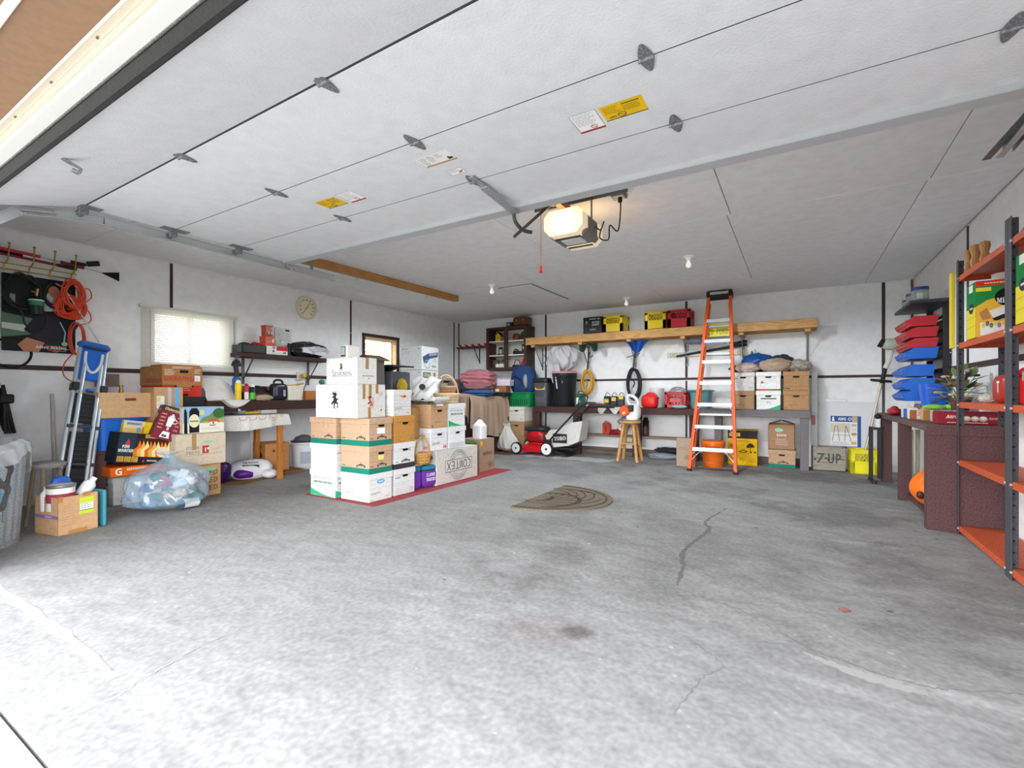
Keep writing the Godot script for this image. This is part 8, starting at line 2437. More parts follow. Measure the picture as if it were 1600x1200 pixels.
func mower():
	var o := T("lawn_mower", "red lawn mower with white wheels and a white grass bag before the workbench", "lawn mower", V(-3.75, 0.012, -7.08))
	var rd := M("b81820", "plain", 0.3)
	var bk := M("1f1f22", "plain", 0.5)
	P(o, "deck", L().grid(func(u, w):
		var a: float = -TAU * u
		var k := pow(pow(absf(cos(a)), 4) + pow(absf(sin(a)), 4), -0.25)
		var r: float = 1.0 - 0.45 * smoothstep(0.55, 1, w)
		return V(0.29 * k * cos(a) * r, 0.05 + 0.13 * w, 0.23 * k * sin(a) * r), 48, 14, true), rd)
	P(o, "deck_top", L().blob(V(0.02, 0.18, 0), V(0.2, 0.03, 0.17), 0.0, 0.1, 1, 30, 10), rd)
	P(o, "engine", L().blob(V(0.0, 0.29, 0), V(0.19, 0.11, 0.15), 0.0, 0.1, 1, 36, 16, 4.0), M("8e161c", "plain", 0.35))
	P(o, "shroud", L().blob(V(0.02, 0.33, 0.02), V(0.15, 0.08, 0.14), 0.0, 0.1, 1, 36, 14, 3.0), rd)
	P(o, "engine_cover", L().blob(V(-0.02, 0.42, 0), V(0.21, 0.045, 0.16), 0.0, 0.1, 1, 36, 10, 4.0), M("2c2c30", "plain", 0.35))
	P(o, "decal", B(V(0.2, 0.11, 0.231), V(0.1, 0.03, 0.003), 0.001), M("dcd8d6", "plain", 0.4))
	for e in [[-0.3, 0.1, 0.17], [0.28, 0.115, 0.19], [-0.3, 0.1, -0.17], [0.28, 0.115, -0.19]]:
		var z: float = e[2]
		var s := signf(z)
		var wl := P(o, "wheel", L().lathe([Vector2(e[1] * 0.78, -0.026), Vector2(e[1] * 0.95, -0.026), Vector2(e[1], -0.016), Vector2(e[1], 0.016), Vector2(e[1] * 0.95, 0.026), Vector2(e[1] * 0.78, 0.026)], 32), bk)
		wl.position = V(e[0], e[1], z + s * 0.05)
		wl.rotation.x = PI / 2
		P(wl, "hub_disc", L().lathe([Vector2(0, -0.024), Vector2(e[1] * 0.78, -0.026), Vector2(e[1] * 0.8, 0), Vector2(e[1] * 0.78, 0.026), Vector2(e[1] * 0.5, 0.03), Vector2(0, 0.024)], 28), M("e3e2e0", "plain", 0.4))
		P(wl, "axle_nut", L().cyl(V(0, -0.034, 0), V(0, 0.034, 0), 0.014, 10), bk)
	for z in [0.2, -0.2]:
		P(o, "handle_bar", L().tube([V(0.26, 0.2, z), V(0.5, 0.46, z), V(0.8, 0.77, z)], 0.014, 10), bk)
		P(o, "pivot_plate", B(V(0.3, 0.24, z + 0.02), V(0.12, 0.06, 0.012), 0.01), M("26282f", "plain", 0.4))
	P(o, "grip_bar", L().tube(curve([V(0.8, 0.77, 0.18), V(0.9, 0.86, 0.17), V(0.95, 0.87, 0.0), V(0.9, 0.86, -0.17), V(0.8, 0.77, -0.18)], 6), 0.014, 10), bk)
	P(o, "bail_bar", L().tube(curve([V(0.78, 0.8, 0.16), V(0.82, 0.95, 0.16), V(0.85, 0.98, 0.0), V(0.82, 0.95, -0.16), V(0.78, 0.8, -0.16)], 6), 0.009, 8), bk)
	P(o, "control_panel", L().bar(V(0.78, 0.86, 0.0), V(0.98, 0.86, 0.0), 0.28, 0.03, 0.01), M("3c4a54", "plain", 0.35))
	P(o, "crossbar", L().cyl(V(0.98, 0.82, 0.1), V(1.36, 0.82, 0.1), 0.028, 12), bk)
	var bag := PackedVector2Array([Vector2(0.3, 0.13), Vector2(0.62, 0.18), Vector2(0.8, 0.26), Vector2(0.86, 0.58), Vector2(0.66, 0.55), Vector2(0.46, 0.44), Vector2(0.3, 0.42), Vector2(0.2, 0.32)])
	P(o, "grass_bag", L().prism(bag, -0.15, 0.15), M("d2d0cc", "cloth", 0.85))
	P(o, "bag_frame", L().tube([V(0.26, 0.46, 0.2), V(0.2, 0.32, 0.2), V(0.3, 0.13, 0.2)], 0.012, 8), bk)
	P(o, "bag_base", L().bar(V(0.34, 0.12, 0.02), V(0.7, 0.13, 0.02), 0.3, 0.03, 0.01), bk)
	P(o, "rear_flap", L().bar(V(0.34, 0.1, 0.0), V(0.6, 0.02, 0.0), 0.36, 0.02, 0.004), bk)
	P(o, "bag_label", B(V(0.47, 0.29, 0.152), V(0.25, 0.15, 0.004), 0.001), M("222225", "plain", 0.5))
	var p := Pr.new()
	p.xf = Transform3D(Basis(Vector3.BACK, 0.1), V(0.47, 0.29, 0.1545))
	p.text("TORO", 0, 0.0, 0.06, "e3e0dc", 0.21, "Droid Serif", true)
	P(o, "print", p, ink())
func stool_blower():
	var o := T("stool", "light pine round stool under the leaf blower by the workbench", "stool", V(-2.185, 0, -7.1))
	var m := M("c9985c", "woody", 0.5)
	P(o, "seat", L().lathe([Vector2(0, 0.575), Vector2(0.15, 0.575), Vector2(0.165, 0.585), Vector2(0.165, 0.602), Vector2(0.155, 0.612), Vector2(0, 0.612)], 32), m)
	for k in 4:
		var a := PI / 4 + k * PI / 2
		P(o, "leg", L().cyl(V(0.1 * cos(a), 0.575, 0.1 * sin(a)), V(0.21 * cos(a), 0, 0.19 * sin(a)), 0.025, 10), m)
	for e in [[0.2, 1], [0.26, -1]]:
		P(o, "rung", L().cyl(V(-0.125, 0.27, 0.115 * e[1]), V(0.125, 0.27, 0.115 * e[1]), 0.011, 8), m)
		P(o, "rung", L().cyl(V(0.125 * e[1], 0.22, -0.115), V(0.125 * e[1], 0.22, 0.115), 0.011, 8), m)
	var b := T("leaf_blower", "white and orange leaf blower standing on the pine stool", "leaf blower", V(-2.17, 0.613, -7.1))
	var wh := M("d2d3d4", "plain", 0.35)
	P(b, "housing", L().blob(V(0.04, 0.13, 0), V(0.11, 0.13, 0.1), 0.0, 0.1, 1, 30, 18, 2.6), wh)
	P(b, "handle", L().tube(curve([V(0.08, 0.14, 0), V(0.11, 0.27, 0), V(0.05, 0.36, 0), V(-0.04, 0.38, 0), V(-0.05, 0.3, 0), V(0.0, 0.22, 0)], 6), 0.026, 10), wh)
	P(b, "starter_cover", L().cyl(V(-0.06, 0.15, 0.05), V(-0.07, 0.15, 0.125), 0.09, 24, 0.075), M("d8561c", "plain", 0.4))
	P(b, "engine_block", B(V(0.03, 0.19, 0.09), V(0.08, 0.1, 0.08), 0.012), M("2a2624", "plain", 0.5))
	P(b, "starter_knob", L().cyl(V(-0.065, 0.12, 0.12), V(-0.067, 0.12, 0.14), 0.02, 14), M("d9d6d2", "plain", 0.4))
	P(b, "tank", L().blob(V(0.04, 0.05, 0.07), V(0.09, 0.045, 0.05), 0.0, 0.1, 1, 24, 12, 3.0), M("e0dfdc", "plain", 0.35))
	P(b, "air_duct", L().cyl(V(-0.06, 0.06, 0.02), V(-0.18, -0.03, 0.05), 0.04, 14, 0.032), M("4a5254", "plain", 0.4))
	P(b, "foot_stand", L().bar(V(-0.09, 0.012, 0.0), V(0.13, 0.012, 0.0), 0.14, 0.02, 0.004), M("8d8f90", "plain", 0.4))
# ---------------------------------------------------------------- right wall
func build_right():
	var pur := M("5c3e40", "worn", 0.7)
	var dk := M("47474c", "worn", 0.55)
	var org := M("c8522c", "worn", 0.5)
	# board, crates and tools in the far right corner
	var wb := T("panel_board", "white panel with a blue printed sheet leaning on the back wall", "board", V(0.57, 0.0, -7.845))
	P(wb, "panel", B(V(0, 0.455, 0), V(0.66, 0.91, 0.012), 0.001), M("d6d8dc", "plain", 0.6))
	P(wb, "edge_clip", L().box(V(-0.12, 0.93, 0.004), V(0.24, 0.04, 0.01), 0.003), M("b9bcc0", "metal", 0.4, 0.4))
	var p := Pr.new()
	p.xf = Transform3D(Basis(), V(-0.18, 0.28, 0.0062))
	p.rect(0, 0, 0.34, 0.44, "e3e2de")
	p.rect(0, 0.36, 0.34, 0.08, "2f569c")
	p.rect(0.3, 0, 0.04, 0.36, "2f569c")
	p.rect(0, 0.0, 0.34, 0.03, "3f62a4")
	p.ell(0.03, 0.42, 0.01, 0.01, "e8eaee")
	p.poly([Vector2(0.015, 0.37), Vector2(0.045, 0.37), Vector2(0.04, 0.41), Vector2(0.02, 0.41)], "e8eaee")
	p.text("AMG", 0.13, 0.4, 0.04, "e8eaee", 0.09)
	p.ring(0.215, 0.4, 0.02, 0.007, "e8eaee")
	p.rect(0.24, 0.365, 0.06, 0.07, "c2a98c")
	p.rect(0, 0.22, 0.22, 0.12, "cfc2b4")
	for k in 2:
		p.line([Vector2(0.02 + 0.14 * k, 0.1), Vector2(0.05 + 0.12 * k, 0.3), Vector2(0.08 + 0.1 * k, 0.3), Vector2(0.1 + 0.13 * k, 0.1)], 0.006, "4c4c52")
	p.line([Vector2(0.03, 0.18), Vector2(0.22, 0.18)], 0.006, "8c96ac")
	for k in 5:
		p.rect(0.235, 0.06 + 0.06 * k, 0.055, 0.035, ["d8a878", "e8e6e0", "c98c5c", "d9d4c8", "b8b4b0"][k])
	p.fine(0.02, 0.08, 0.2, 4, 0.018, "8a96b0", 0.006)
	P(wb, "printed_sheet", p, ink(0.4))
	var up := T("wooden_crate", "weathered wooden crate lettered 7-UP on the floor at the back wall", "crate", V(0.35, 0.0, -7.65), 3)
	var wg := M("a69c90", "wood", 0.8)
	for k in 2:
		P(up, "slat", B(V(0, 0.085 + 0.155 * k, 0.13), V(0.36, 0.148, 0.014), 0.002), wg)
		P(up, "slat", B(V(0, 0.085 + 0.155 * k, -0.13), V(0.36, 0.148, 0.014), 0.002), wg)
	for x in [-0.172, 0.172]:
		P(up, "end_board", B(V(x, 0.16, 0), V(0.016, 0.305, 0.246), 0.002), wg)
	P(up, "bottom_board", B(V(0, 0.015, 0), V(0.32, 0.014, 0.246), 0.002), wg)
	p = Pr.new()
	p.xf = Transform3D(Basis(), V(0, 0.17, 0.1372))
	p.text("7", -0.1, 0.0, 0.13, "4f5a54", 0.08, "Droid Sans", true, 0.0, 0.15)
	p.rect(-0.045, -0.01, 0.03, 0.02, "4f5a54")
	p.text("UP", 0.06, 0.0, 0.13, "4f5a54", 0.14)
	for x in [-0.15, 0.0]:
		p.ell(x - 0.005, -0.02, 0.012, 0.012, "3c403c")
	P(up, "print", p, ink(0.8))
	var yc := milk_crate("bright yellow milk crate on the floor beside the 7-UP crate", V(0.725, 0.001, -7.58), 2, V(0.29, 0.31, 0.28), "e8de22")
	P(yc, "rib", L().box(V(0, 0.14, 0.142), V(0.3, 0.008, 0.006), 0.001), M("d4ca1c", "plain", 0.4))
	var tr := T("string_trimmer", "string trimmer standing in the yellow crate against the far right corner", "trimmer", V(0.72, 0.02, -7.66))
	P(tr, "shaft", L().cyl(V(-0.01, 0.0, 0), V(0.22, 1.2, -0.05), 0.014, 10), M("b9b09a", "metal", 0.35, 0.6))
	P(tr, "black_grip", L().cyl(V(0.215, 1.14, -0.05), V(0.25, 1.34, -0.05), 0.025, 12), M("1d1d20", "plain", 0.5))
	P(tr, "loop_handle", L().tube(ring_pts(0.1, 1.17, 20, 1.0, 0.6).map(func(q): return q + V(0.2, -0.03 * q.x * 4, 0.0)), 0.016, 8, true), M("1d1d20", "plain", 0.5))
	P(tr, "tube", L().tube(curve([V(0.25, 1.33, -0.05), V(0.29, 1.45, -0.05), V(0.31, 1.56, -0.05)], 4), 0.028, 10), M("d2d0ca", "plain", 0.4))
	P(tr, "motor_head", L().blob(V(0.3, 1.64, -0.05), V(0.09, 0.075, 0.07), 0.0, 0.1, 1, 24, 14, 2.4), M("b9bfae", "plain", 0.4))
	P(tr, "black_cap", L().cyl(V(0.23, 1.65, -0.05), V(0.19, 1.67, -0.05), 0.06, 14), M("1d1d20", "plain", 0.4))
	P(tr, "orange_trigger", L().tube(curve([V(0.35, 1.66, 0), V(0.42, 1.6, 0), V(0.38, 1.5, 0)], 4), 0.012, 8), M("c8743c", "plain", 0.4))
	var st := T("work_stand", "black folded roller stand with a round top before the purple bench", "stand", V(0.77, 0.0, -6.9))
	P(st, "ball_top", L().blob(V(0.03, 0.76, 0), V(0.035, 0.03, 0.035), 0.0, 0.1, 1, 18, 10), M("1d1d20", "plain", 0.4))
	P(st, "white_collar", B(V(0.03, 0.68, 0), V(0.045, 0.1, 0.045), 0.006), M("d6d6d6", "plain", 0.4))
	for x in [-0.035, 0.045]:
		P(st, "upright", B(V(x, 0.34, 0), V(0.04, 0.6, 0.035), 0.004), M("1f1f23", "plain", 0.4))
	P(st, "crosspiece", B(V(0.01, 0.62, 0), V(0.12, 0.03, 0.05), 0.004), M("1f1f23", "plain", 0.4))
	for z in [-0.16, 0.16]:
		P(st, "base_foot", L().bar(V(-0.05, 0.03, 0), V(-0.02, 0.02, z), 0.03, 0.025, 0.004).lathe([Vector2(0, 0), Vector2(0.022, 0), Vector2(0.022, 0.03), Vector2(0, 0.035)], 14, V(-0.02, 0.0, z)), M("2a2a2e", "plain", 0.5))
	# purple brown bench
	var pb := T("workbench", "purple brown painted bench along the right wall with a solid end panel", "workbench", V(1.04, 0, -6.0))
	P(pb, "top", B(V(0.01, 0.765, 0), V(0.43, 0.05, 2.66), 0.005), M("6b5450", "worn", 0.8))
	P(pb, "end_panel", B(V(0.005, 0.37, 1.315), V(0.42, 0.738, 0.03), 0.002), pur)
	P(pb, "corner_post", B(V(-0.185, 0.37, 1.28), V(0.05, 0.738, 0.03), 0.002), pur)
	P(pb, "end_rail", B(V(0.0, 0.75, 1.338), V(0.42, 0.07, 0.016), 0.002), pur)
	for z in [0.14, -0.96]:
		P(pb, "leg_panel", B(V(-0.155, 0.37, z), V(0.1, 0.738, 0.06), 0.003), pur)
	P(pb, "shelf_board", B(V(0.03, 0.06, 0.7), V(0.36, 0.03, 1.05), 0.003), pur)
	for k in 2:
		S("plank", ["left pale upright strip leaning under the purple bench", "right pale upright strip leaning under the purple bench"][k], "board", L().bar(V(0, 0, 0), V(0.0, 0.66, 0), 0.035, 0.02, 0.002, Vector3.BACK), M("d0c3a8", "woody", 0.7), V(0.975 + 0.05 * k, 0.003, -6.12))
	S("blue_box", "blue box under the purple bench behind the pumpkin", "box", B(V(0, 0.2, 0), V(0.14, 0.4, 0.2), 0.004), M("5a82ac", "plain", 0.5), V(1.12, 0.077, -5.75))
	var pk := T("pumpkin_lantern", "orange plastic jack o lantern sticking out under the purple bench", "pumpkin", V(0.97, 0.077, -5.18))
	P(pk, "pumpkin_shell", L().grid(func(u, w):
		var a: float = -TAU * u
		var th: float = PI * w
		var k: float = 1.0 - 0.05 * pow(absf(sin(a * 4)), 0.5)
		return V(0.16 * sin(th) * k * cos(a), 0.16 + 0.16 * cos(th) * (1 - 0.1 * sin(th)), 0.16 * sin(th) * k * sin(a)), 64, 24, true), M("e8701a", "plain", 0.35))
	for e in [[-0.1, 0.115, "mouth"], [-0.06, 0.13, "tooth"]]:
		P(pk, e[2], L().blob(V(e[0], e[1], 0.11), V(0.03, 0.035, 0.02), 0.0, 0.1, 1, 16, 10), M("4a2210" if e[2] == "mouth" else "f0862c", "plain", 0.5))
	P(pk, "eye", L().blob(V(-0.05, 0.22, 0.13), V(0.022, 0.03, 0.015), 0.0, 0.1, 1, 16, 10), M("cfc08a", "plain", 0.5))
	S("dry_leaf", "single reddish dry leaf lying on the bare floor", "leaf", L().grid(func(u, w): return V(-0.025 + 0.05 * u, 0.003 + 0.008 * sin(PI * u) * w, 0.018 * sin(PI * u) * (1 - 2 * w)), 8, 6), M("8c5a54", "plain", 0.8), V(0.19, 0.001, -2.72))
	# wall rack with bins
	var rk := T("wall_rack", "black steel wall rack with a top shelf on the right wall", "rack", V(1.2, 0.82, -6.4))
	P(rk, "post", B(V(0.04, 0.55, 0.27), V(0.05, 1.1, 0.05), 0.003), M("232327", "plain", 0.5))
	P(rk, "post", B(V(0.04, 0.55, -0.4), V(0.05, 1.1, 0.05), 0.003), M("232327", "plain", 0.5))
	P(rk, "top_shelf", B(V(-0.09, 1.11, -0.06), V(0.32, 0.03, 0.86), 0.004), M("35373c", "plain", 0.5))
	for k in 5:
		P(rk, "hook", L().cyl(V(0.068, 0.2 + k * 0.2, 0.26), V(0.068, 0.2 + k * 0.2, 0.3), 0.007, 6), M("b9bcc0", "metal", 0.4, 0.6))
	for k in 7:
		P(rk, "bin_rail", B(V(0.03, 0.16 + 0.135 * k, -0.06), V(0.03, 0.02, 0.7), 0.002), M("232327", "plain", 0.5))
	var ys := [1.7, 1.59, 1.48, 1.375, 1.2, 1.065, 0.95]
	var nm := ["topmost", "second", "third", "fourth", "fifth", "sixth", "lowest"]
	var pos := ["nearest", "middle", "farthest"]
	var proto := {}
	for r in 7:
		for c in 3:
			var red := r < 3
			var key := "red" if red else "blue"
			var o: Node3D
			var label := "%s plastic bin in the %s row of the wall rack, %s of its row" % [key, nm[r], pos[c]]
			if not key in proto:
				o = T("parts_bin", label, "bin", Vector3.ZERO, 0, "bins on the wall rack")
				var m := M("b3232c" if red else "1660c0", "plain", 0.4)
				var h := 0.1 if red else 0.115
				P(o, "bin_wall", L().prism(PackedVector2Array([Vector2(-0.13, 0.035), Vector2(-0.1, 0.0), Vector2(0.1, 0.0), Vector2(0.12, h), Vector2(-0.06, h), Vector2(-0.13, 0.06)]), -0.1, 0.1), m)
				P(o, "front_lip", L().bar(V(-0.128, 0.055, -0.1), V(-0.128, 0.055, 0.1), 0.02, 0.014, 0.004), m)
				for k in 4:
					P(o, "rib", B(V(-0.118, 0.03, -0.07 + k * 0.046), V(0.014, 0.03, 0.008), 0.002), m)
				P(o, "open_top", B(V(0.03, h + 0.0005, 0), V(0.16, 0.002, 0.18), 0), M("4a1014" if red else "0c2c58", "plain", 0.6))
				proto[key] = o
			else:
				o = proto[key].duplicate()
				o.name = numbered("parts_bin")
				add_child(o, true)
				tag(o, label, "bin", "bins on the wall rack")
			o.position = V(1.07 if red or r == 3 else 1.045, ys[r], -6.24 - 0.215 * c)
	for e in [["large clear jar with a blue lid and white label on the wall rack shelf", 1.06, -6.22, 0.07, 0.15, "23407c"], ["tall clear jar behind the blue lidded one on the wall rack shelf", 1.04, -6.46, 0.055, 0.13, "4a4c52"], ["small clear jar at the far end of the wall rack shelf", 1.03, -6.68, 0.045, 0.1, "4a4c52"]]:
		var o := T("storage_jar", e[0], "jar", V(e[1], 1.947, e[2]))
		var gm := M("aab2b4", "clear", 0.1)
		gm.albedo_color.a = 0.5
		P(o, "glass", L().lathe([Vector2(0, 0), Vector2(e[3], 0), Vector2(e[3], e[4] * 0.75), Vector2(e[3] * 0.9, e[4] * 0.82)], 22), gm)
		P(o, "contents", L().lathe([Vector2(0, 0.004), Vector2(e[3] * 0.92, 0.004), Vector2(e[3] * 0.92, e[4] * 0.4), Vector2(0, e[4] * 0.45)], 18), M("77767a", "worn", 0.7))
		P(o, "lid", L().lathe([Vector2(e[3] * 1.0, e[4] * 0.8), Vector2(e[3] * 1.0, e[4]), Vector2(0, e[4] * 1.01)], 22), M(e[5], "plain", 0.4))
		if e[3] > 0.06:
			P(o, "label", L().bar(V(0.0, 0.055, e[3] + 0.001), V(0.001, 0.055, e[3] + 0.003), 0.09, 0.05), M("e3e3e1", "plain", 0.5))
	# on the purple bench
	var t := 0.792
	S("red_car", "small red ridged plastic toy boat at the far end of the purple bench", "toy", L().blob(V(0, 0.04, 0), V(0.06, 0.04, 0.13), 0.0, 0.1, 1, 26, 12, 2.6).blob(V(0, 0.075, 0.02), V(0.035, 0.025, 0.06), 0.0, 0.1, 1, 18, 10), M("a3222c", "plain", 0.35), V(0.9, t, -6.55))
	for e in [["blue and white small carton on the purple bench", 0.93, -5.95, 0.1, 0.11, "c9d4e2", "3f6cae"], ["white and rust small carton on the purple bench", 0.93, -5.62, 0.11, 0.105, "e0d8cc", "a05a38"], ["tan tissue carton on the purple bench", 1.0, -5.42, 0.13, 0.11, "c99a6a", "a87844"], ["grey stained carton under the green gloves", 1.02, -5.2, 0.12, 0.1, "b3aca4", "8c8680"]]:
		var o := carton("small_carton", e[0], "box", V(e[1], t, e[2]), 0, V(e[3], e[4], 0.12), e[5], true)
		p = face("front", V(e[3], e[4], 0.12))
		p.rect(0, 0, e[3] * 0.45, e[4] * 0.8, e[6])
		p.fine(e[3] * 0.5, e[4] * 0.7, e[3] * 0.4, 3, 0.02, e[6], 0.008)
		P(o, "print", p, ink())
	var ab := carton("carton", "long dark red carton with pictured shells on the near end of the purple bench", "box", V(1.09, t, -4.86), 0, V(0.35, 0.095, 0.14), "8c2634")
	p = face("front", V(0.35, 0.095, 0.14))
	p.text("Aurora", 0.1, 0.06, 0.026, "e6d8c8", 0.09, "Droid Serif", true, 0.0, 0.2)
	p.text("Aurora", 0.32, 0.05, 0.02, "c8b09a", 0.06, "Droid Serif", true, 0.0, 0.2)
	for k in 3:
		p.ell(0.17 + 0.045 * k, 0.045, 0.024, 0.02, "b3a294")
		p.ell(0.17 + 0.045 * k, 0.05, 0.016, 0.012, "e3dcd2")
	p.fine(0.06, 0.012, 0.24, 1, 0.01, "e6d8c8", 0.005)
	P(ab, "print", p, ink(0.4))
	S("gloves", "lime green garden gloves lying on the stained carton", "gloves", L().blob(V(-0.07, 0.02, 0), V(0.075, 0.022, 0.05), 0.25, 0.25, 4, 24, 12).blob(V(0.07, 0.025, 0.0), V(0.08, 0.026, 0.055), 0.25, 0.25, 7, 24, 12), M("8cc850", "cloth", 0.8), V(1.03, t + 0.102, -5.1))
	var tray := T("seed_tray", "grey moulded tray tilted behind the cartons on the purple bench", "tray", V(1.07, t + 0.09, -5.62))
	P(tray, "tray", L().bar(V(-0.14, 0.03, 0), V(0.0, 0.0, 0), 0.2, 0.05, 0.01).bar(V(0.0, 0.0, 0), V(0.16, 0.06, 0), 0.2, 0.04, 0.01), M("55565a", "plain", 0.5))
	S("blue_pot", "bright blue plastic tub behind the dried flowers", "tub", tub(0.16, 0.16, 0.2, 0.2, 0.2), M("1a58c4", "plain", 0.4), V(1.02, t + 0.12, -5.42))
	var fw := T("dried_flowers", "bushy arrangement of faded flowers and leaves on the purple bench", "flowers", V(1.1, t + 0.1, -5.02))
	P(fw, "pot", L().lathe([Vector2(0, 0), Vector2(0.05, 0), Vector2(0.07, 0.1), Vector2(0, 0.1)], 18), M("5c3a34", "plain", 0.6))
	var rg := RandomNumberGenerator.new()
	rg.seed = 31
	for k in 90:
		var d := V(rg.randf_range(-1, 0.9), rg.randf_range(-0.1, 1.0), rg.randf_range(-1, 1)).normalized()
		var l := rg.randf_range(0.12, 0.24)
		var c := V(0, 0.1, 0) + d * l * V(0.78, 1.15, 0.8)
		c.x = minf(c.x, 0.14)
		if k < 14:
			P(fw, "stem", L().tube(curve([V(0, 0.08, 0), V(c.x * 0.4, c.y * 0.6, c.z * 0.4), c], 4), 0.003, 5), M("8d8a5c", "plain", 0.7))
			var fm := L()
			for e in 6:
				var a := TAU * e / 6
				fm.blob(c + V(cos(a), 0.3, sin(a)) * 0.016, V(0.014, 0.01, 0.014), 0.1, 0.2, e, 8, 6)
			P(fw, "blossom", fm, M(["d8a8c8", "d8b088", "4a3038", "c9b078", "5c4434"][k % 5], "plain", 0.7))
		else:
			var lf := L()
			lf.xf = Transform3D(Basis.looking_at(d + V(0, -0.4, 0.3) * rg.randf(), Vector3.UP if absf(d.y) < 0.95 else Vector3.RIGHT), c)
			leaf_plate(lf, Vector3.ZERO, rg.randf_range(0.06, 0.12), rg.randf_range(0.03, 0.055), 0.002)
			P(fw, "leaf", lf, M(["5f7a44", "7d9460", "4a5c36", "8c8a5c", "3c3a2c", "93a878"][k % 6], "plain", 0.7))
	# the two shelf units
	shelf_unit("orange shelf unit on black slotted posts against the right wall, the farther of two", V(1.135, 0, -4.18), 0.95)
	shelf_unit("orange shelf unit on black slotted posts, the nearer one cut by the picture edge", V(1.135, 0, -3.18), 0.95)
	S("level", "yellow spirit level hung on the far post of the orange shelf unit", "level", L().box(V(0, 0.28, 0), V(0.022, 0.56, 0.05), 0.003), M("dcc428", "plain", 0.4), V(0.985, 1.36, -4.705))
	for k in 4:
		S("wooden_spindle", ["first", "second", "third", "fourth"][k] + " turned wooden spindle end on top of the far orange shelf unit", "spindle", L().lathe([Vector2(0, 0), Vector2(0.022, 0), Vector2(0.03, 0.05), Vector2(0.02, 0.09), Vector2(0.03, 0.13), Vector2(0.026, 0.16), Vector2(0, 0.17)], 14), M("b5804c", "woody", 0.5), V(1.05 + 0.03 * (k % 2), 1.885, -4.58 + 0.07 * k), 0, "spindle ends")
	S("metal_sheet", "dark grey metal angle lying on top of the far orange shelf unit", "angle bar", L().bar(V(0, 0.06, 0.25), V(0.06, 0.02, -0.25), 0.1, 0.01, 0.002).bar(V(-0.04, 0.09, 0.2), V(0.0, 0.03, -0.25), 0.01, 0.08, 0.002), M("6f7073", "metal", 0.5, 0.4), V(1.16, 1.887, -3.95))
	for e in [["green and yellow potting soil carton on the far orange shelf unit", -4.36], ["second green and yellow soil carton on the nearer orange shelf unit", -3.5]]:
		var o := carton("soil_carton", e[0], "box", V(1.13, 1.397, e[1]), 0, V(0.24, 0.37, 0.19), "1f7a3e")
		var s := V(0.24, 0.37, 0.19)
		p = face("front", s)
		p.xf = p.xf.scaled_local(V(0.53, 1, 1))
		s.x = 0.45
		p.rect(0, 0, s.x, 0.37, "23833f")
		p.rect(0, 0.335, s.x, 0.035, "c8321e")
		p.fine(0.08, 0.348, 0.2, 1, 0.02, "e6c8b8", 0.008)
		p.rect(0.0, 0.3, 0.14, 0.025, "d8d23c")
		p.poly([Vector2(0, 0), Vector2(0, 0.2), Vector2(0.1, 0.24), Vector2(0.16, 0.25), Vector2(s.x, 0.2), Vector2(s.x, 0)], "dcae3a")
		p.ell(0.3, 0.255, 0.13, 0.06, "17181a")
		p.text("Miracle", 0.29, 0.235, 0.035, "eef0ee", 0.2, "Droid Serif", true)
		p.poly([Vector2(0.03, 0.16), Vector2(0.1, 0.19), Vector2(0.14, 0.12), Vector2(0.06, 0.11)], "b07c4a")
		p.poly([Vector2(0.12, 0.17), Vector2(0.3, 0.21), Vector2(0.34, 0.16), Vector2(0.16, 0.12)], "e0dcd6")
		p.poly([Vector2(0.15, 0.12), Vector2(0.36, 0.17), Vector2(0.37, 0.14), Vector2(0.17, 0.1)], "2c2a2c")
		p.rect(0.04, 0.01, 0.36, 0.085, "dfe3dc")
		for k in 9:
			p.ell(0.07 + 0.035 * k, 0.075 + 0.012 * (k % 2), 0.018, 0.018, ["e0d048", "8a5c8c", "5a8a44", "d8cf5c", "b06a9c"][k % 5], 12)
		P(o, "print", p, ink(0.4))
		p = face("left", V(0.24, 0.37, 0.19))
		p.rect(0, 0, 0.19, 0.2, "e0cf22")
		p.rect(0.05, 0.31, 0.08, 0.05, "dfe3dc")
		p.ell(0.1, 0.2, 0.05, 0.035, "1a1c1a")
		p.rect(0.07, 0.195, 0.06, 0.012, "cfd2cc")
		for k in 2:
			p.line([Vector2(0.002, 0.07 + 0.06 * k), Vector2(0.188, 0.08 + 0.06 * k)], 0.003, "9c8a1c")
		P(o, "print", p, ink(0.4))
		S("plant_pots", "row of pale pots behind the soil carton, %s unit" % ("far" if e[1] < -4 else "near"), "pots", L().lathe([Vector2(0, 0), Vector2(0.05, 0), Vector2(0.06, 0.06), Vector2(0, 0.06)], 16, V(0, 0, 0)), M("c9b8b4", "plain", 0.6), V(1.18, 1.769, e[1] - 0.05))
	var gc := T("gas_can", "dull red plastic fuel can with a white letter on the far orange shelf unit", "can", V(1.14, 0.967, -4.08), -90)
	P(gc, "can_body", L().blob(V(0, 0.085, 0), V(0.12, 0.09, 0.08), 0.0, 0.1, 1, 32, 18, 4.5), M("a8281f", "plain", 0.4))
	P(gc, "handle", L().tube(curve([V(-0.09, 0.14, 0), V(-0.07, 0.19, 0), V(0.04, 0.19, 0), V(0.08, 0.15, 0)], 5), 0.015, 8), M("a8281f", "plain", 0.4))
	p = Pr.new()
	p.xf = Transform3D(Basis(), V(0.03, 0.1, 0.0805))
	p.text("T", 0, 0, 0.07, "e6e0dc", 0.05)
	P(gc, "print", p, ink())
	S("cable_ties", "bundle of pale twine beside the red fuel can", "twine", blobm(V(0.05, 0.03, 0.05), 0.4, 0.3, 6), M("b9b4a8", "plain", 0.7), V(1.1, 0.967, -4.36))
	var tb := T("tool_box", "bright red tool box on the nearer orange shelf unit", "tool box", V(1.13, 0.967, -3.42), -90)
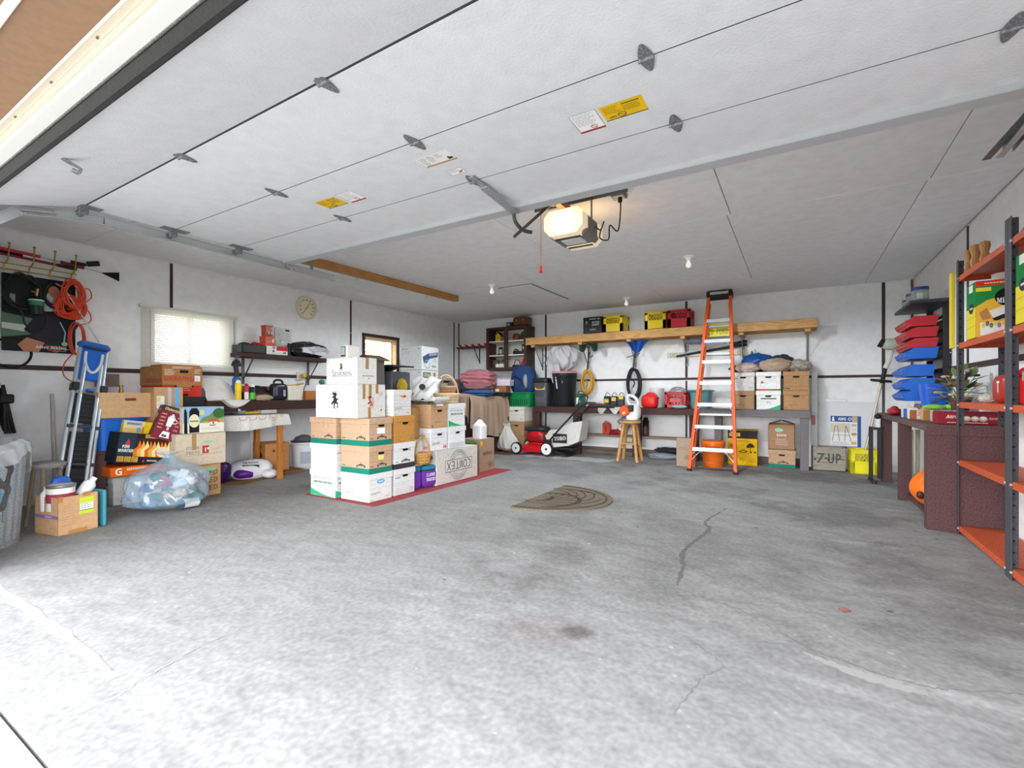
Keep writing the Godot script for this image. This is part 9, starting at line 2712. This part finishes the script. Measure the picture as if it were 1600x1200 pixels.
	P(tb, "box_body", B(V(0, 0.075, 0), V(0.4, 0.15, 0.2), 0.008), M("c8161e", "plain", 0.3))
	P(tb, "lid", B(V(0, 0.175, 0), V(0.41, 0.045, 0.205), 0.012), M("b3141b", "plain", 0.3))
	P(tb, "latch", B(V(-0.12, 0.15, 0.104), V(0.03, 0.05, 0.008), 0.002), M("c9cbcc", "metal", 0.3, 0.8))
	S("white_pail", "white plastic drum on the floor behind the nearer orange shelf unit", "drum", L().lathe([Vector2(0, 0), Vector2(0.1, 0), Vector2(0.105, 0.4), Vector2(0, 0.4)], 24), M("d6dae0", "plain", 0.4), V(1.14, 0.545, -3.2))

func shelf_unit(label: String, at: Vector3, l: float):
	var o := T("shelf_unit", label, "shelf", at)
	var dk := M("4b4c52", "worn", 0.55)
	var org := M("cc5a34", "worn", 0.5)
	var under := M("b8401f", "plain", 0.5)
	for sz in [-1.0, 1.0]:
		for sx in [-1.0, 1.0]:
			var b := L()
			b.box(V(sx * 0.13, 1.0, sz * l / 2), V(0.004, 2.0, 0.045), 0.0005)
			b.box(V(sx * (0.13 - 0.02), 1.0, sz * (l / 2 + 0.022)), V(0.04, 2.0, 0.004), 0.0005)
			P(o, "post", b, dk)
			var h := L()
			for k in 30:
				h.cyl(V(sx * (0.13 - 0.02), 0.08 + k * 0.065, sz * (l / 2 + 0.022) - 0.0032), V(sx * (0.13 - 0.02), 0.08 + k * 0.065, sz * (l / 2 + 0.022) + 0.0032), 0.006, 8)
			var hp := P(o, "slot_holes", h, M("1a1a1c", "plain", 0.8))
			hp.set_meta("kind", "stuff")
	for y in [0.03, 0.51, 0.93, 1.36, 1.85]:
		P(o, "shelf_board", B(V(0, y + 0.03, 0), V(0.25, 0.006, l), 0.001), org)
		for sx in [-1.0, 1.0]:
			P(o, "shelf_edge", B(V(sx * 0.124, y + 0.012, 0), V(0.004, 0.04, l - 0.01), 0.0008), org)
		for sz in [-1.0, 1.0]:
			P(o, "shelf_edge", B(V(0, y + 0.012, sz * (l / 2 - 0.003)), V(0.245, 0.04, 0.004), 0.0008), org)
			var bo := L()
			bo.cyl(V(-0.136, y + 0.014, sz * (l / 2 - 0.018)), V(-0.128, y + 0.014, sz * (l / 2 - 0.018)), 0.008, 8)
			P(o, "bolt", bo, M("d2d3d4", "metal", 0.35, 0.6))
